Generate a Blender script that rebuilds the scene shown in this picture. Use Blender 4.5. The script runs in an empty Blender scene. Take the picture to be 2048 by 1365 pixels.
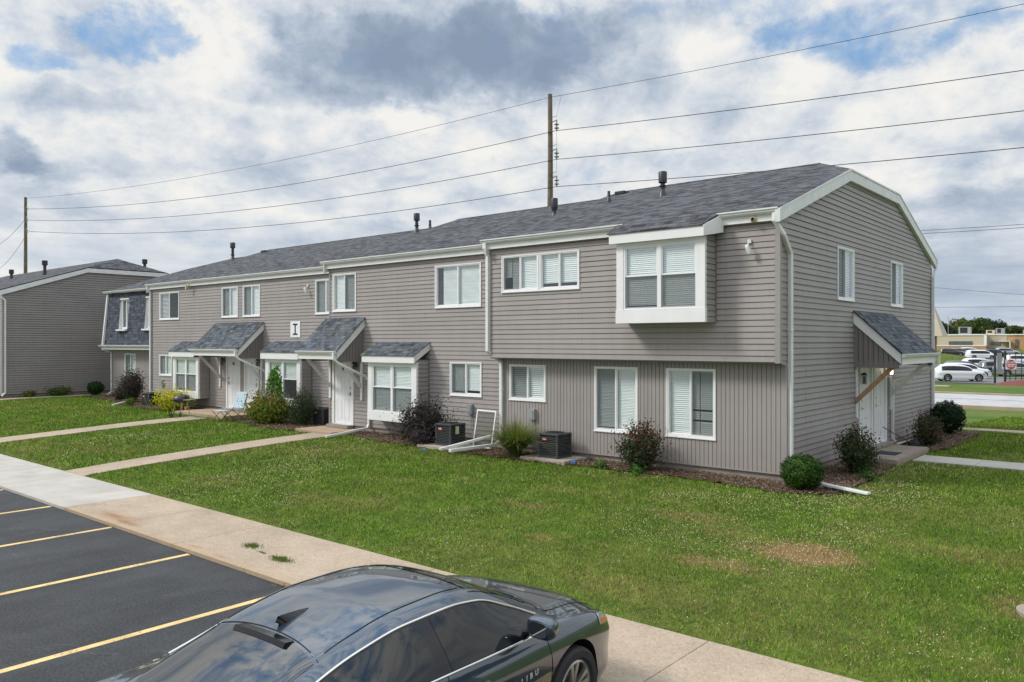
import bpy, bmesh, math, random
import numpy as np
from mathutils import Vector, Matrix
random.seed(7); RNG = np.random.default_rng(7)
C = bpy.context.scene.collection
sc = bpy.context.scene
R = math.radians

# ------------------------------------------------------------------ camera
cam = bpy.data.cameras.new('camera'); camo = bpy.data.objects.new('camera', cam); C.objects.link(camo)
camo.location = (0, 0, 3.2)
camo.rotation_euler = (R(90), 0, math.atan2(.647, .7625))
cam.sensor_width = 36; cam.lens = 36 * 1586 / 2048
cam.shift_y = 2.5 / 2048
cam.clip_start = .05; cam.clip_end = 3000
sc.camera = camo
sc.view_settings.view_transform = 'Standard'; sc.view_settings.look = 'None'
sc.view_settings.gamma = 1; sc.view_settings.use_curve_mapping = False
sc.view_settings.exposure = 0.93
sc.render.resolution_x = 1024; sc.render.resolution_y = 682

# ------------------------------------------------------------------ node helper
class NT:
    def __init__(s, tree): s.t = tree; s.n = tree.nodes; s.l = tree.links
    def node(s, typ, **kw):
        nd = s.n.new(typ)
        for k, v in kw.items(): setattr(nd, k, v)
        return nd
    def set(s, sock, v):
        if v is None: return
        if hasattr(v, 'is_linked') or isinstance(v, bpy.types.NodeSocket): s.l.new(v, sock)
        else:
            if sock.type == 'RGBA' and not isinstance(v, (int, float)) and len(v) == 3: v = (*v, 1)
            sock.default_value = v
    def math(s, op, a, b=None, c=None, clamp=False):
        nd = s.node('ShaderNodeMath', operation=op, use_clamp=clamp)
        s.set(nd.inputs[0], a); s.set(nd.inputs[1], b); s.set(nd.inputs[2], c); return nd.outputs[0]
    def vmath(s, op, a, b=None, scale=None):
        nd = s.node('ShaderNodeVectorMath', operation=op)
        s.set(nd.inputs[0], a); s.set(nd.inputs[1], b)
        if scale is not None: s.set(nd.inputs['Scale'], scale)
        return nd.outputs['Value'] if op in ('LENGTH', 'DOT_PRODUCT', 'DISTANCE') else nd.outputs[0]
    def noise(s, vec, scale, detail=4, rough=.5, dist=0, lac=2.0, col=False):
        nd = s.node('ShaderNodeTexNoise')
        s.set(nd.inputs['Vector'], vec); nd.inputs['Scale'].default_value = scale
        nd.inputs['Detail'].default_value = detail; nd.inputs['Roughness'].default_value = rough
        nd.inputs['Distortion'].default_value = dist; nd.inputs['Lacunarity'].default_value = lac
        return nd.outputs['Color'] if col else nd.outputs['Fac']
    def ss(s, v, a, b, lo=0., hi=1., kind='SMOOTHSTEP'):
        nd = s.node('ShaderNodeMapRange', interpolation_type=kind)
        s.set(nd.inputs[0], v)
        for i, x in enumerate((a, b, lo, hi)): s.set(nd.inputs[i + 1], x)
        return nd.outputs[0]
    def mix(s, f, a, b, mode='MIX'):
        nd = s.node('ShaderNodeMix', data_type='RGBA', blend_type=mode)
        s.set(nd.inputs[0], f); s.set(nd.inputs[6], a); s.set(nd.inputs[7], b); return nd.outputs[2]
    def xyz(s, v):
        nd = s.node('ShaderNodeSeparateXYZ'); s.set(nd.inputs[0], v); return nd.outputs
    def comb(s, x, y, z):
        nd = s.node('ShaderNodeCombineXYZ')
        for i, a in enumerate((x, y, z)): s.set(nd.inputs[i], a)
        return nd.outputs[0]
    def mapping(s, v, scale=(1, 1, 1), loc=(0, 0, 0), rot=(0, 0, 0)):
        nd = s.node('ShaderNodeMapping'); s.set(nd.inputs[0], v)
        nd.inputs['Scale'].default_value = scale; nd.inputs['Location'].default_value = loc
        nd.inputs['Rotation'].default_value = rot; return nd.outputs[0]
    def bump(s, h, strength=.3, dist=.01):
        nd = s.node('ShaderNodeBump'); nd.inputs['Strength'].default_value = strength
        nd.inputs['Distance'].default_value = dist; s.set(nd.inputs['Height'], h); return nd.outputs[0]

# ------------------------------------------------------------------ sky + sun
SUN_AZ = math.atan2(-.62, -.55)        # towards the sun: from the front left
SUN_EL = R(42)
w = bpy.data.worlds.new('World'); sc.world = w; w.use_nodes = True
w.node_tree.nodes.clear(); nt = NT(w.node_tree)
sky = nt.node('ShaderNodeTexSky', sky_type='NISHITA', sun_disc=False, sun_elevation=SUN_EL,
              sun_rotation=SUN_AZ, air_density=1.2, dust_density=.6, ozone_density=1.5)
tc = nt.node('ShaderNodeTexCoord'); d = tc.outputs['Generated']
X_, Y_, Z_ = nt.xyz(d)
zc = nt.math('MAXIMUM', Z_, 0.0)
rot80 = R(80)
Xr = nt.math('ADD', nt.math('MULTIPLY', X_, math.cos(rot80)), nt.math('MULTIPLY', Y_, math.sin(rot80)))
Yr = nt.math('SUBTRACT', nt.math('MULTIPLY', Y_, math.cos(rot80)), nt.math('MULTIPLY', X_, math.sin(rot80)))
az = nt.math('SUBTRACT', nt.math('MULTIPLY', nt.math('ARCTAN2', Xr, Yr), 57.2958), 80.)      # compass bearing; -40 is where the photo looks
el = nt.math('MULTIPLY', nt.math('ARCSINE', Z_), 57.2958)
p = nt.comb(nt.math('MULTIPLY', az, .135), nt.math('MULTIPLY', nt.math('SQRT', nt.math('ADD', nt.math('MAXIMUM', el, 0.), 1.)), 1.55), 0.0)
warpn = nt.noise(p, .9, 7, .62, 0, col=True)
warp = nt.vmath('SCALE', nt.vmath('SUBTRACT', warpn, (.5, .5, .5)), scale=14.0)
wx, wy, wz = nt.xyz(warp)
azw = nt.math('ADD', az, wx); elw = nt.math('ADD', el, nt.math('MULTIPLY', wy, .55))
def blob(a0, e0, ra, re):
    dx = nt.math('DIVIDE', nt.math('SUBTRACT', azw, a0), ra)
    dy = nt.math('DIVIDE', nt.math('SUBTRACT', elw, e0), re)
    r2 = nt.math('ADD', nt.math('MULTIPLY', dx, dx), nt.math('MULTIPLY', dy, dy))
    return nt.ss(r2, 0., 2.6, 1., 0.)
def addall(lst):
    a = lst[0]
    for b in lst[1:]: a = nt.math('ADD', a, b)
    return a
n_big = nt.noise(p, .75, 7, .60, .2)
n_fine = nt.noise(nt.vmath('ADD', p, (7.3, 2.1, 3.0)), 2.1, 8, .62, .25)
n_shade = nt.noise(nt.vmath('ADD', p, (-3.1, 5.7, 1.0)), 1.0, 7, .60, .2)
holes = addall([nt.math('MULTIPLY', blob(*b[:4]), b[4]) for b in (
    (-65.1, 19.8, 2.4, 1.3, 0.46), (-70.3, 17.6, 2.4, 0.9, 0.34), (-72.6, 19.0, 1.5, 1.1, 0.14), (-19.1, 19.7, 2.8, 1.0, 0.14), (-14.2, 19.8, 7.6, 1.7, 0.26), (-9.8, 18.3, 3.8, 0.7, 0.2), (-25.3, 21.9, 6.7, 0.9, 0.22), (-17.2, 18.1, 3.7, 0.8, 0.14), (-41.2, 23.1, 2.9, 0.6, 0.1), (-11.9, 17.1, 2.2, 0.5, 0.12))])
darks = addall([nt.math('MULTIPLY', blob(*b[:4]), b[4]) for b in (
    (-48.3, 19.0, 8.8, 2.1, 0.46), (-43.7, 18.6, 5.4, 1.6, 0.22), (-39.0, 20.6, 5.8, 1.9, 0.3), (-51.8, 19.6, 5.2, 1.6, 0.22), (-53.9, 16.6, 6.8, 0.8, 0.18), (-34.7, 21.4, 7.8, 1.7, 0.28), (-42.6, 22.1, 9.3, 1.2, 0.24), (-72.4, 11.6, 2.3, 1.3, 0.42), (-70.0, 11.0, 2.5, 0.8, 0.22), (-68.9, 19.1, 2.0, 1.3, 0.12), (-71.1, 15.0, 2.4, 1.2, 0.16), (-61.1, 13.7, 3.5, 1.3, 0.2), (-59.2, 12.0, 6.4, 0.9, 0.16), (-51.8, 10.2, 9.6, 0.8, 0.16), (-66.3, 8.9, 5.2, 0.6, 0.12), (-32.2, 18.1, 4.2, 1.6, 0.16), (-32.9, 13.2, 7.1, 1.0, 0.1), (-9.8, 8.8, 3.2, 1.1, 0.26), (-9.8, 4.2, 3.8, 2.5, 0.26), (-12.8, 12.2, 5.7, 0.9, 0.12), (-55.3, 7.5, 8.4, 0.7, 0.1), (-72.1, 7.5, 2.1, 0.8, 0.14), (-66.9, 15.3, 3.5, 0.8, 0.16), (-26.3, 15.2, 6.8, 0.8, 0.12))])
brights = addall([nt.math('MULTIPLY', blob(*b[:4]), b[4]) for b in (
    (-68.6, 20.0, 1.7, 1.1, 0.34), (-60.5, 20.0, 3.8, 1.8, 0.3), (-63.9, 17.2, 3.6, 1.5, 0.22), (-61.8, 13.0, 1.9, 1.4, 0.34), (-49.4, 15.5, 3.9, 1.0, 0.36), (-56.6, 14.7, 3.0, 1.0, 0.2), (-40.4, 21.8, 1.1, 1.1, 0.3), (-37.6, 21.0, 2.2, 0.5, 0.22), (-30.4, 19.7, 5.2, 0.8, 0.2), (-21.6, 19.0, 6.5, 1.1, 0.24), (-15.7, 16.1, 7.5, 1.4, 0.2), (-8.7, 14.0, 3.9, 1.4, 0.16), (-23.6, 13.4, 6.6, 1.3, 0.18), (-14.2, 11.1, 5.8, 0.9, 0.2), (-43.0, 14.3, 5.4, 1.0, 0.22), (-32.5, 14.5, 2.5, 0.7, 0.2), (-69.2, 13.8, 3.3, 0.9, 0.2), (-71.6, 16.9, 1.8, 1.1, 0.18), (-47.6, 10.1, 3.2, 0.6, 0.2), (-58.6, 9.7, 6.5, 0.5, 0.12), (-10.0, 6.7, 4.0, 0.6, 0.12), (-64.8, 10.6, 1.8, 0.6, 0.2))])
cov = nt.ss(nt.math('SUBTRACT', nt.math('ADD', nt.math('MULTIPLY', n_big, .55), nt.math('MULTIPLY', n_fine, .45)), nt.math('ADD', nt.math('MULTIPLY', holes, .60), nt.ss(el, 25., 36., 0., .14))), .14, .46, .12, 1.)
lowhaze = nt.ss(el, 1., 13., 1., 0.)
cov = nt.math('MAXIMUM', cov, nt.math('MULTIPLY', lowhaze, .80))
strk = nt.noise(nt.comb(nt.math('MULTIPLY', az, .035), nt.math('MULTIPLY', el, .32), 0.0), 1.6, 7, .58, .3)
puff = nt.math('ADD', nt.math('MULTIPLY', nt.math('SUBTRACT', n_fine, .5), 1.5), nt.math('MULTIPLY', nt.math('SUBTRACT', n_shade, .5), 1.6))
puff = nt.math('MULTIPLY', puff, nt.ss(lowhaze, 0., 1., .68, .20))
puff = nt.math('MULTIPLY', puff, nt.ss(el, 24., 34., 1., 2.4))
light = nt.math('ADD', puff, nt.ss(lowhaze, 0., 1., .77, .66))
light = nt.math('ADD', light, nt.math('MULTIPLY', nt.math('MULTIPLY', lowhaze, nt.math('SUBTRACT', strk, .46)), 1.3))
light = nt.math('ADD', nt.math('SUBTRACT', light, nt.math('MULTIPLY', darks, 1.0)), nt.math('MULTIPLY', brights, .5))
cr = nt.node('ShaderNodeValToRGB'); nt.set(cr.inputs[0], nt.ss(light, -.12, 1., kind='LINEAR'))
els = cr.color_ramp.elements
els[0].position = 0; els[0].color = (1.35, 1.72, 2.3, 1)
els[1].position = 1; els[1].color = (4.75, 4.68, 4.5, 1)
for pos, c in ((.25, (1.65, 2.05, 2.65)), (.5, (2.5, 2.88, 3.4)), (.70, (3.4, 3.66, 4.0)), (.85, (4.15, 4.26, 4.32))):
    e = els.new(pos); e.color = (*c, 1)
blue = nt.mix(.75, sky.outputs[0], (.62, 1.65, 3.2))
colr = nt.mix(cov, blue, cr.outputs[0])
# below the horizon the world is only ground bounce
colr = nt.mix(nt.ss(Z_, -.06, 0., 1., 0.), colr, (1.0, 1.05, .9))
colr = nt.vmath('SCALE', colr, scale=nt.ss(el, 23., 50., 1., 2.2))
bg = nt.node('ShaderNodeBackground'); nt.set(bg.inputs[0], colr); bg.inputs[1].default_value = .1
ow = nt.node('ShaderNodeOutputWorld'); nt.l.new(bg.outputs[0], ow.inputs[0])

sl = bpy.data.lights.new('sun', 'SUN'); sl.energy = 1.3; sl.angle = R(13); sl.color = (1, .955, .88)
so = bpy.data.objects.new('sun', sl); C.objects.link(so)
sdir = Vector((math.sin(SUN_AZ) * math.cos(SUN_EL), math.cos(SUN_AZ) * math.cos(SUN_EL), math.sin(SUN_EL)))
so.rotation_euler = sdir.to_track_quat('Z', 'Y').to_euler(); so.location = (-20, -20, 40)

# ------------------------------------------------------------------ materials
MAT = {}
def material(name):
    m = bpy.data.materials.new(name); m.use_nodes = True; m.node_tree.nodes.clear()
    n = NT(m.node_tree); out = n.node('ShaderNodeOutputMaterial'); MAT[name] = m
    return m, n, out
def principled(n, out, col, rough=.5, metal=0., bump=None, coat=0., spec=.5, alpha=None, **kw):
    b = n.node('ShaderNodeBsdfPrincipled')
    n.set(b.inputs['Base Color'], col); n.set(b.inputs['Roughness'], rough); n.set(b.inputs['Metallic'], metal)
    b.inputs['Specular IOR Level'].default_value = spec; b.inputs['Coat Weight'].default_value = coat
    b.inputs['Coat Roughness'].default_value = .03
    if bump is not None: n.set(b.inputs['Normal'], bump)
    n.l.new(b.outputs[0], out.inputs[0]); return b
def simple(name, col, rough=.5, metal=0., var=.08, vscale=6., coat=0., spec=.5, bump=0.):
    m, n, o = material(name)
    t = n.node('ShaderNodeTexCoord').outputs['Object']
    nz = n.noise(t, vscale, 5, .6); f = n.ss(nz, .3, .7, 1 - var, 1 + var, 'LINEAR')
    c = n.vmath('SCALE', col, scale=f)
    bm = n.bump(n.noise(t, vscale * 12, 3), bump, .004) if bump else None
    principled(n, o, c, rough, metal, bm, coat, spec); return m

def siding_mat(name, base, seams=True, ms=.0035, mc=.5):
    m, n, o = material(name)
    uv = n.node('ShaderNodeUVMap').outputs[0]
    ob = n.node('ShaderNodeTexCoord').outputs['Object']
    big = n.noise(n.mapping(ob, scale=(.35, .35, .6)), 1.6, 5, .6)
    streak = n.noise(n.mapping(ob, scale=(5., 5., .35)), 1.4, 4, .6)
    f = n.math('ADD', n.ss(big, .3, .7, .93, 1.06, 'LINEAR'), n.ss(streak, .35, .7, .03, -.05, 'LINEAR'))
    br = n.node('ShaderNodeTexBrick'); n.set(br.inputs['Vector'], uv)
    br.offset = .37; br.offset_frequency = 2; br.squash = 1.0
    n.set(br.inputs['Color1'], (.97, .97, .97)); n.set(br.inputs['Color2'], (1.03, 1.03, 1.03)); n.set(br.inputs['Mortar'], (mc, mc, mc))
    br.inputs['Scale'].default_value = 1; br.inputs['Mortar Size'].default_value = ms; br.inputs['Mortar Smooth'].default_value = .3
    br.inputs['Brick Width'].default_value = 3.66; br.inputs['Row Height'].default_value = .244; br.inputs['Bias'].default_value = 0
    c = n.vmath('SCALE', base, scale=f)
    if seams: c = n.mix(1., c, br.outputs[0], 'MULTIPLY')
    # dirt streaks high on the lap and splash near the ground
    z = n.xyz(ob)[2]
    splash = n.math('MULTIPLY', n.ss(z, .35, .85, .28, 0.), n.noise(ob, 3., 4))
    c = n.mix(splash, c, (.21, .17, .13))
    grain = n.noise(n.mapping(ob, scale=(2., 2., 14.)), 22, 3, .6)
    principled(n, o, c, .5, 0, n.bump(grain, .12, .003), spec=.35)
    return m
siding_mat('siding', (.335, .304, .287)); siding_mat('siding_panel', (.330, .301, .285), False)
siding_mat('siding_dark', (.20, .178, .168), False)
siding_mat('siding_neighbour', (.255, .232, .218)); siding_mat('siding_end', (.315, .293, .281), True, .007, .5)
simple('white', (.80, .80, .79), .42, var=.045, vscale=2.2)
simple('white_dirty', (.72, .73, .72), .5, var=.09, vscale=3)
simple('white_door', (.80, .81, .83), .38, var=.02)
simple('gutter_white', (.74, .75, .73), .35, var=.06, vscale=3.)
simple('vinyl', (.82, .82, .82), .35, var=.02)
simple('black_metal', (.025, .025, .028), .4, var=.2)
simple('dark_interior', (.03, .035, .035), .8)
simple('grey_box', (.33, .35, .35), .45, metal=.2)
simple('cedar', (.36, .215, .11), .6, var=.25, vscale=9)
simple('foundation', (.27, .235, .2), .9, var=.15, vscale=5, bump=.3)
simple('brass', (.5, .42, .25), .3, metal=.9)
simple('nickel', (.35, .33, .3), .3, metal=.9)
simple('bronze', (.05, .04, .035), .4, metal=.5)
simple('tyre', (.018, .018, .019), .75, var=.2)
simple('alloy', (.42, .41, .40), .28, metal=.9)
simple('chrome', (.78, .76, .72), .12, metal=1., var=.02)
simple('black_gloss', (.008, .008, .010), .12, spec=.5)
simple('rubber', (.015, .015, .015), .7)
simple('wood_pole', (.155, .125, .09), .85, var=.35, vscale=3, bump=.5)
simple('wire', (.03, .03, .032), .6)
simple('porcelain', (.30, .29, .25), .3)
simple('tan_panel', (.55, .46, .34), .7); simple('tan_brick', (.42, .25, .12), .85, var=.2, vscale=2)
simple('red_brick', (.30, .17, .10), .85, var=.2, vscale=2); simple('tan_metal', (.42, .36, .27), .5)
simple('sheathing_green', (.20, .42, .28), .7); simple('yellow_plastic', (.55, .46, .30), .6)
simple('sign_red', (.62, .03, .03), .4); simple('sign_white', (.8, .8, .8), .4)
simple('badge_red', (.55, .06, .05), .4); simple('label_yellow', (.55, .55, .32), .5)
simple('ac_grey', (.060, .068, .072), .45, var=.1); simple('ac_dark', (.012, .014, .016), .6)
simple('fabric_blue', (.42, .52, .56), .85); simple('fabric_black', (.02, .02, .022), .8)
simple('bucket_red', (.6, .03, .02), .4); simple('pot_orange', (.65, .28, .05), .5)
simple('blue_wrap', (.05, .15, .45), .4); simple('glass_grey', (.10, .12, .13), .1)
simple('mirror_glass', (.3, .32, .34), .03, metal=1., var=.0)
simple('badge_silver', (.62, .62, .60), .35, metal=.3)
simple('mat_blue', (.025, .03, .05), .95); simple('lamp_amber', (.6, .18, .02), .2, spec=.6)
simple('headlight', (.35, .36, .37), .08, spec=.7, coat=1.); simple('signal_dark', (.02, .02, .022), .5)

def lamp_lit():
    m, n, o = material('lit_bulb'); e = n.node('ShaderNodeEmission'); e.inputs[0].default_value = (1, .85, .6, 1); e.inputs[1].default_value = 3
    n.l.new(e.outputs[0], o.inputs[0])
lamp_lit()

def shingle_mat(name, base, scale_rows=.142, width=.33, contrast=1., streak=.4):
    m, n, o = material(name)
    uv = n.node('ShaderNodeUVMap').outputs[0]
    u, v, _ = n.xyz(uv)
    wob = n.noise(uv, 3., 3)
    br = n.node('ShaderNodeTexBrick'); n.set(br.inputs['Vector'], uv)
    br.offset = .43; br.offset_frequency = 2
    n.set(br.inputs['Color1'], (0, 0, 0)); n.set(br.inputs['Color2'], (1, 1, 1)); n.set(br.inputs['Mortar'], (.0, .0, .0))
    for k, val in (('Scale', 1), ('Mortar Size', .006), ('Mortar Smooth', .2), ('Brick Width', width), ('Row Height', scale_rows), ('Bias', 0)):
        br.inputs[k].default_value = val
    br2 = n.node('ShaderNodeTexBrick'); n.set(br2.inputs['Vector'], n.vmath('ADD', uv, (.11, 0., 0.)))
    br2.offset = .31; br2.offset_frequency = 3
    n.set(br2.inputs['Color1'], (0, 0, 0)); n.set(br2.inputs['Color2'], (1, 1, 1)); n.set(br2.inputs['Mortar'], (.5, .5, .5))
    for k, val in (('Scale', 1), ('Mortar Size', .0), ('Brick Width', width * .62), ('Row Height', scale_rows), ('Bias', 0)):
        br2.inputs[k].default_value = val
    t = n.math('ADD', n.math('MULTIPLY', n.xyz(br.outputs[0])[0], .5), n.math('MULTIPLY', n.xyz(br2.outputs[0])[0], .5))
    nz = n.noise(n.mapping(uv, scale=(1., 2.4, 1)), 3.5, 5, .65)
    gran = n.noise(uv, 160, 2, .7)
    tt = n.math('ADD', n.math('MULTIPLY', n.math('SUBTRACT', t, .5), contrast), n.math('MULTIPLY', n.math('SUBTRACT', nz, .5), 1.1))
    st = n.noise(n.mapping(uv, scale=(1.6, 7.2, 1)), 1.0, 4, .7)
    tt = n.math('ADD', tt, n.math('MULTIPLY', n.math('SUBTRACT', st, .5), streak))
    tt = n.math('ADD', tt, n.math('MULTIPLY', n.math('SUBTRACT', gran, .5), .5))
    f = n.ss(tt, -.6, .6, .42, 1.75, 'LINEAR')
    c = n.vmath('SCALE', base, scale=f)
    cool = n.noise(uv, 1.7, 4, .6)
    c = n.mix(n.ss(cool, .45, .6, 0, .35), c, n.vmath('SCALE', (base[0] * .85, base[1] * 1.0, base[2] * 1.28), scale=f))
    warm = n.noise(n.vmath('ADD', uv, (5., 9., 0.)), 2.3, 4, .6)
    c = n.mix(n.ss(warm, .52, .68, 0, .4), c, n.vmath('SCALE', (base[0] * 1.12, base[1] * .98, base[2] * .85), scale=f))
    c = n.mix(n.math('MULTIPLY', br.outputs['Fac'], .65), c, (.012, .012, .014))
    # butt edge: each course is thicker at its lower edge
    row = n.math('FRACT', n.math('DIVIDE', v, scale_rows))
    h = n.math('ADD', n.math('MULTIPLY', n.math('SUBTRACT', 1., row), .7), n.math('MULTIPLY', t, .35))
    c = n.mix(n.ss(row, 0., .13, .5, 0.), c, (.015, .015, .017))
    principled(n, o, c, .9, 0, n.bump(n.math('ADD', h, n.math('MULTIPLY', gran, .25)), .7, .008), spec=.25)
    return m
shingle_mat('shingles', (.070, .070, .074), contrast=1.9, streak=2.6)
shingle_mat('shingles_canopy', (.084, .093, .102), .135, .24, 1.35)
shingle_mat('shingles_mansard', (.070, .080, .100), .15, .2, 1.2)

def glass_mat(name, tint, refl=.12, dens=.2):
    m, n, o = material(name)
    fr = n.node('ShaderNodeLayerWeight'); fr.inputs[0].default_value = .5
    f = n.math('ADD', n.math('MULTIPLY', n.math('POWER', fr.outputs['Facing'], 4.), .8), refl, clamp=True)
    t = n.node('ShaderNodeBsdfTransparent'); n.set(t.inputs[0], tint)
    g = n.node('ShaderNodeBsdfGlossy'); g.inputs['Roughness'].default_value = .02; n.set(g.inputs[0], (.9, .95, 1.))
    ob = n.node('ShaderNodeTexCoord').outputs['Object']
    n.set(g.inputs['Normal'], n.bump(n.noise(ob, .9, 1), .06, .02))
    mx = n.node('ShaderNodeMixShader'); n.set(mx.inputs[0], f); n.l.new(t.outputs[0], mx.inputs[1]); n.l.new(g.outputs[0], mx.inputs[2])
    n.l.new(mx.outputs[0], o.inputs[0]); return m
glass_mat('pane_glass', (.93, .97, .96), .15)
m, n, o = material('insect_mesh')
t = n.node('ShaderNodeBsdfTransparent'); dd = n.node('ShaderNodeBsdfDiffuse'); n.set(dd.inputs[0], (.07, .08, .08))
mx = n.node('ShaderNodeMixShader'); mx.inputs[0].default_value = .42; n.l.new(t.outputs[0], mx.inputs[1]); n.l.new(dd.outputs[0], mx.inputs[2]); n.l.new(mx.outputs[0], o.inputs[0])
simple('blind_white', (.86, .89, .88), .5, var=.03)
m, n, o = material('car_glass')
ob = n.node('ShaderNodeTexCoord').outputs['Object']
b = principled(n, o, (.006, .008, .009), .02, 0, None, 0, .5); b.inputs['IOR'].default_value = 1.55
m, n, o = material('car_glass_top')
b = principled(n, o, (.006, .009, .012), .02, 0, None, 0, .5); b.inputs['IOR'].default_value = 2.1
m, n, o = material('car_paint')
ob = n.node('ShaderNodeTexCoord').outputs['Object']
fl = n.node('ShaderNodeTexVoronoi'); fl.inputs['Scale'].default_value = 900; n.set(fl.inputs['Vector'], ob)
cc = n.mix(n.ss(n.xyz(fl.outputs['Color'])[0], .0, 1., .0, .5), (.026, .045, .068), (.055, .085, .120))
b = principled(n, o, cc, .30, .75, None, 1., .5); b.inputs['Coat IOR'].default_value = 1.95
for nm, c, me in (('paint_white', (.75, .76, .77), 0), ('paint_grey', (.16, .18, .20), .5), ('paint_black', (.015, .016, .018), .2), ('paint_silver', (.4, .42, .44), .6), ('paint_darkblue', (.03, .05, .09), .4)):
    simple(nm, c, .3, metal=me, var=.01, coat=1.)

# ground materials
def mat_asphalt():
    m, n, o = material('asphalt'); ob = n.node('ShaderNodeTexCoord').outputs['Object']
    big = n.noise(ob, .8, 6, .65, .3); fine = n.noise(ob, 95, 4, .75); mid = n.noise(ob, 14, 4, .6)
    f = n.math('ADD', n.ss(big, .3, .7, .75, 1.25, 'LINEAR'), n.math('MULTIPLY', n.math('SUBTRACT', fine, .5), 2.6))
    f = n.math('ADD', f, n.math('MULTIPLY', n.math('SUBTRACT', mid, .5), .5))
    grit = n.noise(ob, 34, 3, .8); pat = n.noise(n.mapping(ob, scale=(1., .35, 1.)), 1.7, 5, .65, .5)
    f = n.math('ADD', f, n.math('MULTIPLY', n.math('SUBTRACT', grit, .5), 3.2)); f = n.math('ADD', f, n.math('MULTIPLY', n.math('SUBTRACT', pat, .5), 1.1))
    c = n.vmath('SCALE', (.041, .042, .044), scale=n.math('MAXIMUM', f, .15))
    sp = n.node('ShaderNodeTexVoronoi'); sp.inputs['Scale'].default_value = 34; n.set(sp.inputs['Vector'], ob)
    c = n.mix(n.math('MULTIPLY', n.ss(sp.outputs['Distance'], .0, .14, .5, 0), n.ss(n.xyz(sp.outputs['Color'])[0], .9, .93)), c, (.22, .2, .17))
    crk = n.node('ShaderNodeTexVoronoi', feature='DISTANCE_TO_EDGE'); crk.inputs['Scale'].default_value = .28
    n.set(crk.inputs['Vector'], n.vmath('ADD', ob, n.vmath('SCALE', n.noise(ob, 1.5, 5, .6, col=True), scale=1.3)))
    cm = n.math('MULTIPLY', n.ss(crk.outputs['Distance'], .0, .006, .55, 0), n.ss(n.noise(ob, .35, 2), .5, .6))
    c = n.mix(cm, c, (.11, .11, .11))
    principled(n, o, c, .82, 0, n.bump(fine, .5, .006), spec=.35)
mat_asphalt()
simple('asphalt_far', (.15, .15, .15), .9, var=.15, vscale=.5)
def mat_concrete(name, col, speck=.6, stain=0.):
    m, n, o = material(name); ob = n.node('ShaderNodeTexCoord').outputs['Object']
    big = n.noise(ob, .9, 6, .6); fine = n.noise(ob, 60, 4, .75)
    f = n.math('ADD', n.ss(big, .3, .7, .86, 1.12, 'LINEAR'), n.math('MULTIPLY', n.math('SUBTRACT', fine, .5), speck))
    f = n.math('ADD', f, n.math('MULTIPLY', n.math('SUBTRACT', n.noise(ob, 27, 3, .8), .5), speck * .8)); f = n.math('ADD', f, n.math('MULTIPLY', n.math('SUBTRACT', n.noise(ob, 3.5, 5, .7, .6), .5), .35))
    c = n.vmath('SCALE', col, scale=f)
    sp = n.node('ShaderNodeTexVoronoi'); sp.inputs['Scale'].default_value = 30; n.set(sp.inputs['Vector'], ob)
    c = n.mix(n.math('MULTIPLY', n.ss(sp.outputs['Distance'], .1, .3, .65, 0), n.ss(n.xyz(sp.outputs['Color'])[0], .7, .8)), c, (.58, .5, .42))
    if stain:
        for (x, y, rx, ry, dk) in ((-14.75, 6.3, .45, .10, (.07, .03, .02)), (-14.6, 6.3, .9, .22, (.33, .19, .10)), (-14.05, 6.2, .5, .09, (.22, .09, .04)), (-11.6, 6.15, .25, .05, (.35, .16, .07)), (-10.75, 6.12, .2, .05, (.35, .16, .07))):
            q = n.vmath('MULTIPLY', n.vmath('SUBTRACT', n.vmath('ADD', ob, n.vmath('SCALE', n.noise(ob, 6, 4, col=True), scale=.15)), (x + .07, y + .07, 0)), (1 / rx, 1 / ry, 0))
            c = n.mix(n.ss(n.vmath('LENGTH', q), .2, 1.3, .6, 0), c, dk)
        y_ = n.xyz(ob)[1]
        c = n.mix(n.math('MULTIPLY', n.ss(y_, 6.0, 6.3, .5, 0), n.noise(ob, 5, 4)), c, (.42, .27, .13))
    principled(n, o, c, .88, 0, n.bump(fine, .3, .005), spec=.25)
mat_concrete('concrete_old', (.39, .308, .225), 1.1, 1); mat_concrete('concrete_new', (.44, .41, .36), .25)
mat_concrete('concrete_porch', (.30, .25, .20), .5); mat_concrete('street_concrete', (.42, .42, .42), .2)
mat_concrete('pad', (.40, .34, .28), .4)
simple('joint_dark', (.10, .08, .06), .9)
m, n, o = material('line_paint'); ob = n.node('ShaderNodeTexCoord').outputs['Object']
wr = n.ss(n.math('ADD', n.math('MULTIPLY', n.noise(ob, 30, 5, .75), .7), n.math('MULTIPLY', n.noise(ob, 2.2, 3), .3)), .38, .47, .8, 0.)
principled(n, o, n.mix(wr, n.vmath('SCALE', (.70, .50, .21), scale=n.ss(n.noise(ob, 2.5, 4), .3, .7, .85, 1.1)), (.07, .07, .07)), .7)

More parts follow.
